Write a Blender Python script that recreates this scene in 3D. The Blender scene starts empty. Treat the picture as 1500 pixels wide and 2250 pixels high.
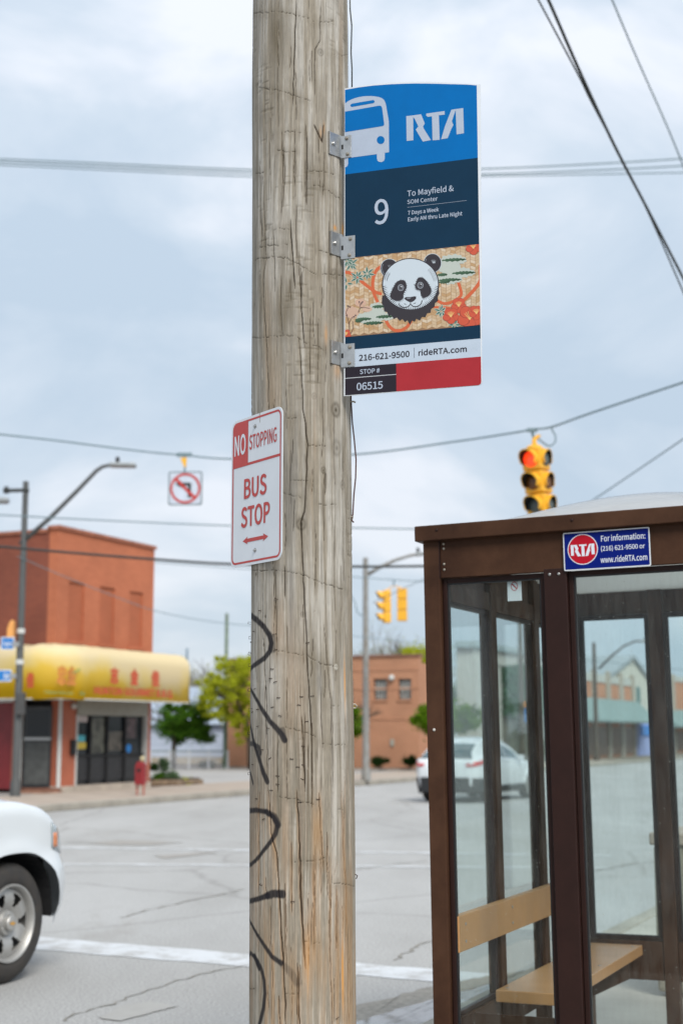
import bpy, bmesh, math, random
import numpy as np
from mathutils import Vector, Matrix, noise as mnoise

random.seed(7)
rs = np.random.RandomState(7)
scene = bpy.context.scene
COL = scene.collection

# ------------------------------------------------------------------ camera
F = 3125.0                       # focal length in photo pixels (1500 wide)
PITCH = math.radians(8.82)
CZ = 1.7
cam_d = bpy.data.cameras.new('camera')
cam = bpy.data.objects.new('camera', cam_d)
COL.objects.link(cam)
cam.location = (0, 0, CZ)
cam.rotation_euler = (math.radians(90) + PITCH, 0, 0)
cam_d.sensor_fit = 'HORIZONTAL'
cam_d.sensor_width = 24.0
cam_d.lens = 50.0
cam_d.clip_end = 3000
cam_d.dof.use_dof = True
cam_d.dof.focus_distance = 4.42
cam_d.dof.aperture_fstop = 3.2
scene.camera = cam

# ------------------------------------------------------------------ sky, sun, exposure
scene.render.resolution_x = 682
scene.render.resolution_y = 1024
scene.view_settings.view_transform = 'Standard'
scene.view_settings.look = 'None'
scene.view_settings.exposure = 1.3
scene.view_settings.gamma = 1.0
scene.view_settings.use_curve_mapping = False
scene.cycles.use_denoising = True
scene.cycles.max_bounces = 8
scene.cycles.transparent_max_bounces = 16
scene.cycles.caustics_reflective = False
scene.cycles.caustics_refractive = False

SUN_EL, SUN_AZ = math.radians(44), math.radians(160)   # azimuth clockwise from +Y
world = bpy.data.worlds.new("World")
scene.world = world
world.use_nodes = True
wn, wl = world.node_tree.nodes, world.node_tree.links
wn.clear()
w_out = wn.new('ShaderNodeOutputWorld')
w_bg = wn.new('ShaderNodeBackground')
w_sky = wn.new('ShaderNodeTexSky')
w_sky.sky_type = 'NISHITA'
w_sky.sun_disc = False
w_sky.sun_elevation = SUN_EL
w_sky.sun_rotation = SUN_AZ
w_skys = wn.new('ShaderNodeMix'); w_skys.data_type = 'RGBA'; w_skys.blend_type = 'MULTIPLY'
w_skys.inputs[0].default_value = 1.0
w_skys.inputs[7].default_value = (0.075, 0.075, 0.075, 1)
wl.new(w_sky.outputs[0], w_skys.inputs[6])
w_tc = wn.new('ShaderNodeTexCoord')
w_map = wn.new('ShaderNodeMapping')
w_map.inputs['Scale'].default_value = (1.0, 1.0, 2.1)
w_map.inputs['Location'].default_value = (0.35, 0.2, 0.4)
wl.new(w_tc.outputs['Generated'], w_map.inputs[0])
w_n1 = wn.new('ShaderNodeTexNoise')
w_n1.inputs['Scale'].default_value = 3.3
w_n1.inputs['Detail'].default_value = 7
w_n1.inputs['Roughness'].default_value = 0.54
w_n1.inputs['Distortion'].default_value = 0.35
wl.new(w_map.outputs[0], w_n1.inputs[0])
w_r = wn.new('ShaderNodeValToRGB')
w_r.color_ramp.elements[0].position = 0.39
w_r.color_ramp.elements[0].color = (0.212, 0.254, 0.300, 1)
w_r.color_ramp.elements[1].position = 0.62
w_r.color_ramp.elements[1].color = (0.335, 0.350, 0.378, 1)
e = w_r.color_ramp.elements.new(0.5)
e.color = (0.250, 0.285, 0.325, 1)
wl.new(w_n1.outputs[0], w_r.inputs[0])
# an overcast sky is brighter overhead than at the horizon
w_sep = wn.new('ShaderNodeSeparateXYZ')
wl.new(w_tc.outputs['Generated'], w_sep.inputs[0])
w_mr = wn.new('ShaderNodeMapRange')
w_mr.inputs['From Min'].default_value = 0.0
w_mr.inputs['From Max'].default_value = 1.0
w_mr.inputs['To Min'].default_value = 0.97
w_mr.inputs['To Max'].default_value = 1.42
wl.new(w_sep.outputs[2], w_mr.inputs[0])
w_g = wn.new('ShaderNodeMix'); w_g.data_type = 'RGBA'; w_g.blend_type = 'MULTIPLY'
w_g.inputs[0].default_value = 1.0
wl.new(w_r.outputs[0], w_g.inputs[6])
wl.new(w_mr.outputs[0], w_g.inputs[7])
w_mx = wn.new('ShaderNodeMix'); w_mx.data_type = 'RGBA'
w_mx.inputs[0].default_value = 0.93
wl.new(w_skys.outputs[2], w_mx.inputs[6])
wl.new(w_g.outputs[2], w_mx.inputs[7])
wl.new(w_mx.outputs[2], w_bg.inputs[0])
w_bg.inputs[1].default_value = 1.0
wl.new(w_bg.outputs[0], w_out.inputs[0])

sun_d = bpy.data.lights.new('sun', 'SUN')
sun_d.energy = 1.5
sun_d.angle = math.radians(25)
sun_d.color = (1.0, 0.955, 0.88)
sun = bpy.data.objects.new('sun', sun_d)
COL.objects.link(sun)
sv = Vector((math.sin(SUN_AZ) * math.cos(SUN_EL), math.cos(SUN_AZ) * math.cos(SUN_EL), math.sin(SUN_EL)))
sun.rotation_euler = sv.to_track_quat('Z', 'Y').to_euler()
sun.location = (20, -20, 30)

# ------------------------------------------------------------------ survey helpers
cp_, sp_ = math.cos(PITCH), math.sin(PITCH)
ST = math.radians(24.5)          # the street runs 24.5 degrees to the right of +Y
cA, sA = math.cos(ST), math.sin(ST)

def ray(u, v):
    return Vector((u - 750, F * cp_ - (1125 - v) * sp_, F * sp_ + (1125 - v) * cp_))

def at(u, v, Y):
    """world point seen at photo pixel (u, v), at distance Y ahead"""
    d = ray(u, v)
    return Vector((0, 0, CZ)) + d * (Y / d.y)

def ground(u, v, z=0.0):
    d = ray(u, v)
    return Vector((0, 0, CZ)) + d * ((z - CZ) / d.z)

def S(b, a, z=0.0):
    """street frame (b across, a along) -> world"""
    return Vector((b * cA + a * sA, -b * sA + a * cA, z))

def to_S(p):
    return (p.x * cA - p.y * sA, p.x * sA + p.y * cA)

def on_b(u, v, b):
    """point on the plane b = const (a facade along the street) -> (a, z)"""
    d = ray(u, v)
    t = b / (d.x * cA - d.y * sA)
    return ((d.x * sA + d.y * cA) * t, CZ + d.z * t)

def on_a(u, v, a):
    """point on the plane a = const -> (b, z)"""
    d = ray(u, v)
    t = a / (d.x * sA + d.y * cA)
    return ((d.x * cA - d.y * sA) * t, CZ + d.z * t)

# ------------------------------------------------------------------ object helpers
def tag(o, label=None, cat=None, group=None, kind=None):
    if label: o['label'] = label
    if cat: o['category'] = cat
    if group: o['group'] = group
    if kind: o['kind'] = kind
    return o

def thing(name, label, cat, loc=(0, 0, 0), rotz=0.0, group=None):
    o = bpy.data.objects.new(name, None)
    COL.objects.link(o)
    o.location = loc
    o.rotation_euler = (0, 0, rotz)
    o.empty_display_size = 0.2
    return tag(o, label, cat, group)

class MB:
    def __init__(self):
        self.v, self.f = [], []
    def add(self, vs, fs):
        n = len(self.v)
        self.v.extend([tuple(p) for p in vs])
        self.f.extend([tuple(i + n for i in q) for q in fs])
        return self
    def box(self, x0, x1, y0, y1, z0, z1, M=None):
        vs = [(x, y, z) for z in (z0, z1) for y in (y0, y1) for x in (x0, x1)]
        if M is not None: vs = [M @ Vector(p) for p in vs]
        return self.add(vs, [(0, 2, 3, 1), (4, 5, 7, 6), (0, 1, 5, 4), (2, 6, 7, 3), (0, 4, 6, 2), (1, 3, 7, 5)])
    def prism(self, poly, fr, d0, d1):
        """2D polygon (a,b) in frame fr = (O, ux, uy, n), extruded from d0 to d1 along n"""
        O, ux, uy, n = fr
        k = len(poly)
        vs = [O + ux * a + uy * b + n * d1 for a, b in poly] + [O + ux * a + uy * b + n * d0 for a, b in poly]
        fs = [tuple(range(k)), tuple(range(2 * k - 1, k - 1, -1))]
        fs += [(i, i + k, (i + 1) % k + k, (i + 1) % k) for i in range(k)]
        return self.add(vs, fs)
    def flat(self, poly, fr, d):
        O, ux, uy, n = fr
        return self.add([O + ux * a + uy * b + n * d for a, b in poly], [tuple(range(len(poly)))])
    def tube(self, pts, r, seg=8, cap=True):
        pts = [Vector(p) for p in pts]
        n = len(pts)
        rr = r if isinstance(r, (list, tuple)) else [r] * n
        base = len(self.v)
        t = (pts[1] - pts[0]).normalized()
        ref = Vector((0, 0, 1)) if abs(t.z) < 0.9 else Vector((1, 0, 0))
        u = t.cross(ref).normalized()
        for i in range(n):
            if i == 0: tt = pts[1] - pts[0]
            elif i == n - 1: tt = pts[-1] - pts[-2]
            else: tt = (pts[i + 1] - pts[i]).normalized() + (pts[i] - pts[i - 1]).normalized()
            tt.normalize()
            u = (u - tt * u.dot(tt)).normalized()
            w = tt.cross(u)
            for k in range(seg):
                a = 2 * math.pi * k / seg
                self.v.append(tuple(pts[i] + (u * math.cos(a) + w * math.sin(a)) * rr[i]))
        for i in range(n - 1):
            for k in range(seg):
                a, b = base + i * seg + k, base + i * seg + (k + 1) % seg
                self.f.append((a, b, b + seg, a + seg))
        if cap:
            self.f.append(tuple(base + k for k in reversed(range(seg))))
            self.f.append(tuple(base + (n - 1) * seg + k for k in range(seg)))
        return self
    def lathe(self, prof, O, axis, seg=32, close=False):
        """prof: [(r, h)], revolved around axis at O"""
        O = Vector(O); ax = Vector(axis).normalized()
        ref = Vector((0, 0, 1)) if abs(ax.z) < 0.9 else Vector((0, 1, 0))
        u = ax.cross(ref).normalized(); w = ax.cross(u)
        base = len(self.v); n = len(prof)
        for (r, h) in prof:
            for k in range(seg):
                a = 2 * math.pi * k / seg
                self.v.append(tuple(O + ax * h + (u * math.cos(a) + w * math.sin(a)) * max(r, 1e-4)))
        for i in range(n if close else n - 1):
            j = (i + 1) % n
            for k in range(seg):
                a, b = base + i * seg, base + j * seg
                self.f.append((a + k, a + (k + 1) % seg, b + (k + 1) % seg, b + k))
        if not close:
            self.f.append(tuple(base + k for k in reversed(range(seg))))
            self.f.append(tuple(base + (n - 1) * seg + k for k in range(seg)))
        return self
    def mesh(self, name):
        me = bpy.data.meshes.new(name)
        me.from_pydata(self.v, [], self.f)
        me.validate()
        return me
    def build(self, name, m, parent=None, smooth=False, bevel=0.0, label=None, kind=None, fix=True, auto=None):
        me = self.mesh(name)
        if fix:
            bm = bmesh.new(); bm.from_mesh(me)
            bmesh.ops.recalc_face_normals(bm, faces=bm.faces)
            bm.to_mesh(me); bm.free()
        me.materials.append(m)
        if smooth or auto:
            me.polygons.foreach_set('use_smooth', [True] * len(me.polygons))
        o = bpy.data.objects.new(name, me)
        COL.objects.link(o)
        if parent is not None: o.parent = parent
        if bevel:
            bv = o.modifiers.new('bevel', 'BEVEL')
            bv.width = bevel; bv.segments = 2; bv.limit_method = 'ANGLE'; bv.angle_limit = math.radians(40)
        if auto:
            me.set_sharp_from_angle(angle=math.radians(auto))
        if label: o['label'] = label
        if kind: o['kind'] = kind
        return o

def copy_tree(o, parent=None):
    c = o.copy(); COL.objects.link(c)
    if parent is not None: c.parent = parent
    for ch in list(o.children):
        copy_tree(ch, c)
    return c

def frame2(O, yaw, roll=0.0):
    """vertical plane turned so that its right edge comes nearer by yaw; normal faces the camera"""
    ux = Vector((math.cos(yaw), -math.sin(yaw), 0))
    n = Vector((-math.sin(yaw), -math.cos(yaw), 0))
    uy = Vector((0, 0, 1))
    if roll:
        R = Matrix.Rotation(roll, 3, n)
        ux, uy = R @ ux, R @ uy
    return (Vector(O), ux, uy, n)

def px_on(fr, u, v, d=0.0):
    O, ux, uy, n = fr
    D = ray(u, v); C = Vector((0, 0, CZ))
    P0 = O + n * d
    t = (P0 - C).dot(n) / D.dot(n)
    P = C + D * t
    return ((P - O).dot(ux), (P - O).dot(uy))

def circle(cx, cy, rx, ry=None, n=28, a0=0.0):
    ry = rx if ry is None else ry
    return [(cx + rx * math.cos(a0 + 2 * math.pi * k / n), cy + ry * math.sin(a0 + 2 * math.pi * k / n)) for k in range(n)]

def rrect(x0, y0, x1, y1, r, n=6):
    out = []
    for (cx, cy, a) in ((x1 - r, y0 + r, -90), (x1 - r, y1 - r, 0), (x0 + r, y1 - r, 90), (x0 + r, y0 + r, 180)):
        for k in range(n + 1):
            t = math.radians(a + 90 * k / n)
            out.append((cx + r * math.cos(t), cy + r * math.sin(t)))
    return out

# ------------------------------------------------------------------ materials
def lin(r, g, b):
    f = lambda c: (c / 255 / 12.92) if c / 255 <= 0.04045 else ((c / 255 + 0.055) / 1.055) ** 2.4
    return (f(r), f(g), f(b))

def mat(name, col, rough=0.6, metal=0.0, var=0.10, scale=5.0, bump=0.0, bscale=60.0, spec=0.5, coat=0.0,
        col2=None, stretch=None, emit=None, bdist=0.01):
    m = bpy.data.materials.new(name)
    m.use_nodes = True
    nt = m.node_tree; N, L = nt.nodes, nt.links
    p = N['Principled BSDF']
    p.inputs['Roughness'].default_value = rough
    p.inputs['Metallic'].default_value = metal
    p.inputs['Specular IOR Level'].default_value = spec
    p.inputs['Coat Weight'].default_value = coat
    tc = N.new('ShaderNodeTexCoord')
    src = tc.outputs['Object']
    if stretch:
        mp = N.new('ShaderNodeMapping'); mp.inputs['Scale'].default_value = stretch
        L.new(src, mp.inputs[0]); src = mp.outputs[0]
    c2 = col2 or tuple(max(0, c * (1 - var * 2)) for c in col)
    if var > 0 or col2:
        no = N.new('ShaderNodeTexNoise')
        no.inputs['Scale'].default_value = scale; no.inputs['Detail'].default_value = 6
        no.inputs['Roughness'].default_value = 0.62
        L.new(src, no.inputs[0])
        rp = N.new('ShaderNodeValToRGB')
        rp.color_ramp.elements[0].position = 0.32; rp.color_ramp.elements[0].color = (*c2, 1)
        rp.color_ramp.elements[1].position = 0.66; rp.color_ramp.elements[1].color = (*col, 1)
        L.new(no.outputs[0], rp.inputs[0])
        L.new(rp.outputs[0], p.inputs['Base Color'])
        mr = N.new('ShaderNodeMapRange')
        mr.inputs['To Min'].default_value = min(1, rough * 1.15); mr.inputs['To Max'].default_value = rough * 0.85
        L.new(no.outputs[0], mr.inputs[0]); L.new(mr.outputs[0], p.inputs['Roughness'])
    else:
        p.inputs['Base Color'].default_value = (*col, 1)
    if bump:
        nb = N.new('ShaderNodeTexNoise'); nb.inputs['Scale'].default_value = bscale; nb.inputs['Detail'].default_value = 4
        L.new(src, nb.inputs[0])
        bp = N.new('ShaderNodeBump'); bp.inputs['Strength'].default_value = bump; bp.inputs['Distance'].default_value = bdist
        L.new(nb.outputs[0], bp.inputs['Height']); L.new(bp.outputs[0], p.inputs['Normal'])
    if emit:
        p.inputs['Emission Color'].default_value = (*emit[0], 1)
        p.inputs['Emission Strength'].default_value = emit[1]
    return m

def brick_mat(name, c1, c2, mortar, scale=4.0, var=0.25, rough=0.85):
    m = mat(name, c1, rough, var=0)
    N, L = m.node_tree.nodes, m.node_tree.links
    p = N['Principled BSDF']
    tc = N.new('ShaderNodeTexCoord'); sx = N.new('ShaderNodeSeparateXYZ'); L.new(tc.outputs['Object'], sx.inputs[0])
    ad = N.new('ShaderNodeMath'); ad.operation = 'ADD'; L.new(sx.outputs[0], ad.inputs[0]); L.new(sx.outputs[1], ad.inputs[1])
    cb = N.new('ShaderNodeCombineXYZ'); L.new(ad.outputs[0], cb.inputs[0]); L.new(sx.outputs[2], cb.inputs[1])
    br = N.new('ShaderNodeTexBrick')
    br.inputs['Scale'].default_value = scale
    br.inputs['Color1'].default_value = (*c1, 1); br.inputs['Color2'].default_value = (*c2, 1)
    br.inputs['Mortar'].default_value = (*mortar, 1); br.inputs['Mortar Size'].default_value = 0.018
    br.inputs['Brick Width'].default_value = 0.9; br.inputs['Row Height'].default_value = 0.3
    L.new(cb.outputs[0], br.inputs[0])
    no = N.new('ShaderNodeTexNoise'); no.inputs['Scale'].default_value = 0.9; no.inputs['Detail'].default_value = 7
    L.new(tc.outputs['Object'], no.inputs[0])
    mr = N.new('ShaderNodeMapRange'); mr.inputs['From Min'].default_value = .3; mr.inputs['From Max'].default_value = .7
    mr.inputs['To Min'].default_value = 1 - var; mr.inputs['To Max'].default_value = 1 + var * .5
    L.new(no.outputs[0], mr.inputs[0])
    mx = N.new('ShaderNodeMix'); mx.data_type = 'RGBA'; mx.blend_type = 'MULTIPLY'; mx.inputs[0].default_value = 1
    L.new(br.outputs[0], mx.inputs[6]); L.new(mr.outputs[0], mx.inputs[7]); L.new(mx.outputs[2], p.inputs['Base Color'])
    bp = N.new('ShaderNodeBump'); bp.inputs['Strength'].default_value = 0.5; bp.inputs['Distance'].default_value = 0.01; bp.invert = True
    L.new(br.outputs['Fac'], bp.inputs['Height']); L.new(bp.outputs[0], p.inputs['Normal'])
    return m

def glass_mat(name, tint=(0.86, 0.92, 0.91), dirt=0.05, rough=0.02):
    m = bpy.data.materials.new(name); m.use_nodes = True
    N, L = m.node_tree.nodes, m.node_tree.links
    N.clear()
    out = N.new('ShaderNodeOutputMaterial')
    tr = N.new('ShaderNodeBsdfTransparent'); tr.inputs[0].default_value = (*tint, 1)
    gl = N.new('ShaderNodeBsdfGlossy'); gl.inputs['Roughness'].default_value = rough
    fr = N.new('ShaderNodeFresnel')
    ge = N.new('ShaderNodeNewGeometry'); ri = N.new('ShaderNodeMapRange'); ri.inputs['To Min'].default_value = 1.33; ri.inputs['To Max'].default_value = 1 / 1.33
    L.new(ge.outputs['Backfacing'], ri.inputs[0]); L.new(ri.outputs[0], fr.inputs[0])      # same mirror strength on both faces of the sheet
    m1 = N.new('ShaderNodeMixShader'); L.new(fr.outputs[0], m1.inputs[0]); L.new(tr.outputs[0], m1.inputs[1]); L.new(gl.outputs[0], m1.inputs[2])
    df = N.new('ShaderNodeBsdfDiffuse'); df.inputs[0].default_value = (0.42, 0.44, 0.41, 1)
    tc = N.new('ShaderNodeTexCoord'); mp = N.new('ShaderNodeMapping'); mp.inputs['Scale'].default_value = (9, 9, 1.2)
    L.new(tc.outputs['Object'], mp.inputs[0])
    no = N.new('ShaderNodeTexNoise'); no.inputs['Scale'].default_value = 5; no.inputs['Detail'].default_value = 9; no.inputs['Roughness'].default_value = .75
    L.new(mp.outputs[0], no.inputs[0])
    mr = N.new('ShaderNodeMapRange'); mr.inputs['From Min'].default_value = .38; mr.inputs['From Max'].default_value = .8
    mr.inputs['To Min'].default_value = 0.0; mr.inputs['To Max'].default_value = dirt * 3
    L.new(no.outputs[0], mr.inputs[0])
    # specks
    vo = N.new('ShaderNodeTexVoronoi'); vo.inputs['Scale'].default_value = 26
    L.new(tc.outputs['Object'], vo.inputs[0])
    lt = N.new('ShaderNodeMath'); lt.operation = 'LESS_THAN'; lt.inputs[1].default_value = 0.045; L.new(vo.outputs['Distance'], lt.inputs[0])
    sp = N.new('ShaderNodeMath'); sp.operation = 'MULTIPLY'; sp.inputs[1].default_value = 0.5 if dirt > 0 else 0; L.new(lt.outputs[0], sp.inputs[0])
    mxx = N.new('ShaderNodeMath'); mxx.operation = 'MAXIMUM'; L.new(sp.outputs[0], mxx.inputs[0]); L.new(mr.outputs[0], mxx.inputs[1])
    m2 = N.new('ShaderNodeMixShader'); L.new(mxx.outputs[0], m2.inputs[0]); L.new(m1.outputs[0], m2.inputs[1]); L.new(df.outputs[0], m2.inputs[2])
    L.new(m2.outputs[0], out.inputs[0])
    return m

def art_mat(name, rough=0.45):
    """printed sheet: one colour per printed shape, stored on the mesh"""
    m = bpy.data.materials.new(name); m.use_nodes = True
    N, L = m.node_tree.nodes, m.node_tree.links
    p = N['Principled BSDF']; p.inputs['Roughness'].default_value = rough
    at_ = N.new('ShaderNodeVertexColor'); at_.layer_name = 'ink'
    L.new(at_.outputs[0], p.inputs['Base Color'])
    return m

WHITE_SIGN = mat('sign_white', (0.62, 0.65, 0.69), 0.42, var=0.03, scale=9)
SILVER_INK = mat('silver_reflective_ink', (0.37, 0.425, 0.52), 0.35, var=0.03, scale=30, spec=.10)
PALE_INK = mat('pale_blue_grey_ink', (0.43, 0.50, 0.59), 0.35, var=0.03, scale=30, spec=.10)
BLUE_INK = mat('header_blue_ink', (0.001, 0.125, 0.385), 0.38, var=0.04, scale=14, spec=.10)
NAVY_INK = mat('navy_ink', (0.007, 0.030, 0.062), 0.33, var=0.05, scale=14, spec=.10)
DARK_INK = mat('charcoal_ink', (0.024, 0.020, 0.028), 0.4, var=0.05, spec=.10)
RED_INK = mat('red_ink', (0.34, 0.028, 0.036), 0.42, var=0.05, scale=14, spec=.10)
SIGN_RED = mat('sign_red_ink', (0.46, 0.034, 0.025), 0.4, var=0.06, scale=20)
STEEL = mat('galvanised_steel', (0.48, 0.48, 0.47), 0.36, metal=0.85, var=0.12, scale=25, bump=0.05, bscale=90)
BOLT = mat('bolt_steel', (0.42, 0.38, 0.32), 0.4, metal=0.8, var=0.2, scale=80)
BRONZE = mat('brown_painted_aluminium', (0.078, 0.038, 0.022), 0.5, var=0.10, scale=3, bump=0.06, bscale=140, col2=(0.034, 0.016, 0.010), spec=.10)
BRONZE_D = mat('dark_brown_frame', (0.026, 0.011, 0.009), 0.45, var=0.12, scale=8, spec=.2)
GASKET = mat('black_rubber', (0.012, 0.012, 0.014), 0.5, var=0.1)
CONC = mat('pale_concrete', (0.42, 0.39, 0.34), 0.9, var=0.10, scale=2.4, bump=0.25, bscale=120)
CONC_TAN = mat('tan_concrete', (0.40, 0.33, 0.27), 0.9, var=0.10, scale=1.4, bump=0.2, bscale=60)
KERB_M = mat('kerb_stone', (0.36, 0.33, 0.28), 0.9, var=0.16, scale=2.2, bump=0.3, bscale=60)
CABLE = mat('cable_black', (0.022, 0.026, 0.026), 0.6, var=0.05)
CABLE_B = mat('weathered_cable', (0.135, 0.20, 0.225), 0.6, var=0.05)
YELLOW = mat('signal_yellow', (0.78, 0.40, 0.022), 0.4, var=0.07, scale=8)
POLE_GREY = mat('galvanised_pole', (0.095, 0.10, 0.10), 0.6, metal=0.2, var=0.14, scale=3, stretch=(3, 3, .6))
WHITE_PAINT = mat('white_car_paint', (0.645, 0.675, 0.695), 0.22, var=0.0, coat=0.6)
TYRE = mat('tyre_rubber', (0.028, 0.026, 0.025), 0.75, var=0.25, scale=14, bump=0.2, bscale=80, col2=(0.045, 0.038, 0.032))
RIM = mat('silver_wheel', (0.46, 0.45, 0.43), 0.5, metal=0.6, var=0.12, scale=6)
BLACK = mat('matt_black', (0.008, 0.008, 0.009), 0.7, var=0.0)
DARK_GLASS = mat('dark_window_glass', (0.012, 0.016, 0.020), 0.08, var=0.05, spec=0.35)

try:      # the plain sans that ships inside Blender; else its built-in font
    FONT = bpy.data.fonts.load(bpy.utils.system_resource('DATAFILES') + '/fonts/Noto Sans CJK Regular.woff2')
except Exception:
    FONT = None

TEXTS = ['9', 'To Mayfield &', 'SOM Center', '7 Days a Week', 'Early AM thru Late Night', '216-621-9500', 'rideRTA.com', 'STOP #', '06515', 'NO', 'STOPPING', 'BUS', 'STOP',
         'For information:', '(216) 621-9500 or', 'www.rideRTA.com', '志', '金', '佳', 'HUNTON GOURMET B.B.Q.', '忠金', 'Chinese Carry-out', 'Pick', 'Taylor', 'St']
_tobs = []
for _t in TEXTS:      # turn every line of lettering into a mesh at once, while the scene is still empty
    cu = bpy.data.curves.new('t', 'FONT')
    if FONT is not None: cu.font = FONT
    cu.body = _t; cu.size = 1.0; cu.resolution_u = 4; cu.fill_mode = 'BOTH'
    ob = bpy.data.objects.new('t', cu); COL.objects.link(ob); _tobs.append(ob)
_dg = bpy.context.evaluated_depsgraph_get(); _dg.update()
TMESH = {}
for _t, ob in zip(TEXTS, _tobs):
    me = bpy.data.meshes.new_from_object(ob.evaluated_get(_dg))
    n = len(me.vertices); co = np.empty(n * 3); me.vertices.foreach_get('co', co)
    TMESH[_t] = (co.reshape(-1, 3), [tuple(p.vertices) for p in me.polygons])
    bpy.data.meshes.remove(me)
for ob in _tobs:
    cu = ob.data; bpy.data.objects.remove(ob); bpy.data.curves.remove(cu)

def text_mesh(body, bold=0.0, spacing=1.0):
    co, fs = TMESH[body]; co = co.copy(); fs = list(fs)
    co = co[:, :2]; lay = np.zeros(len(co))
    bold *= 0.36
    if bold > 0:      # a heavier weight: copies shifted round a small circle, each a hair above the last
        k = 8; base, f0, n0 = co, list(fs), len(co)
        cs = [base]; ls = [np.zeros(n0)]
        for i in range(k):
            a = 2 * math.pi * i / k
            cs.append(base + np.array([math.cos(a), math.sin(a)]) * bold); ls.append(np.full(n0, (i + 1) * 2.5e-5))
            fs += [tuple(v + n0 * (i + 1) for v in f) for f in f0]
        co = np.concatenate(cs); lay = np.concatenate(ls)
    co = co - co.min(0); co = co / np.maximum(co.max(0), 1e-6)
    return np.concatenate([co, lay[:, None]], 1), fs

def text_on(body, fr, a0, b0, a1, b1, d, m, parent, bold=0.0, spacing=1.0, name='lettering', invM=None):
    """lettering whose inked box is (a0,b0)-(a1,b1) in the sign plane"""
    co, fs = text_mesh(body, bold, spacing)
    O, ux, uy, n = fr
    mb = MB()
    mb.add([O + ux * (a0 + (a1 - a0) * x) + uy * (b0 + (b1 - b0) * y) + n * (d + h) for x, y, h in co], fs)
    return mb.build(name, m, parent, fix=False)

def px_box(fr, L, R):
    """L=(u, vtop, vbot), R=(u, vtop, vbot) -> a0,b0,a1,b1"""
    lt, lb = px_on(fr, L[0], L[1]), px_on(fr, L[0], L[2])
    rt, rb = px_on(fr, R[0], R[1]), px_on(fr, R[0], R[2])
    return ((lt[0] + lb[0]) / 2, (lb[1] + rb[1]) / 2, (rt[0] + rb[0]) / 2, (lt[1] + rt[1]) / 2)
def localize(root):
    inv = root.matrix_basis.inverted()
    def rec(o):
        for c in o.children:
            if c.type == 'MESH': c.data.transform(inv)
            rec(c)
    rec(root)

def street(name, label, cat, b, a, z=0.0, group=None, rot=0.0):
    """a thing standing in the street frame: local x = across (b), y = along (a)"""
    return thing(name, label, cat, S(b, a, z), -ST + rot, group)

def struct_box(name, b0, b1, a0, a1, z0, z1, m, bevel=0.0):
    mb = MB()
    mb.box(b0, b1, a0, a1, z0, z1)
    o = mb.build(name, m, None, bevel=bevel)
    o.rotation_euler = (0, 0, -ST)
    return tag(o, kind='structure')

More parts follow.
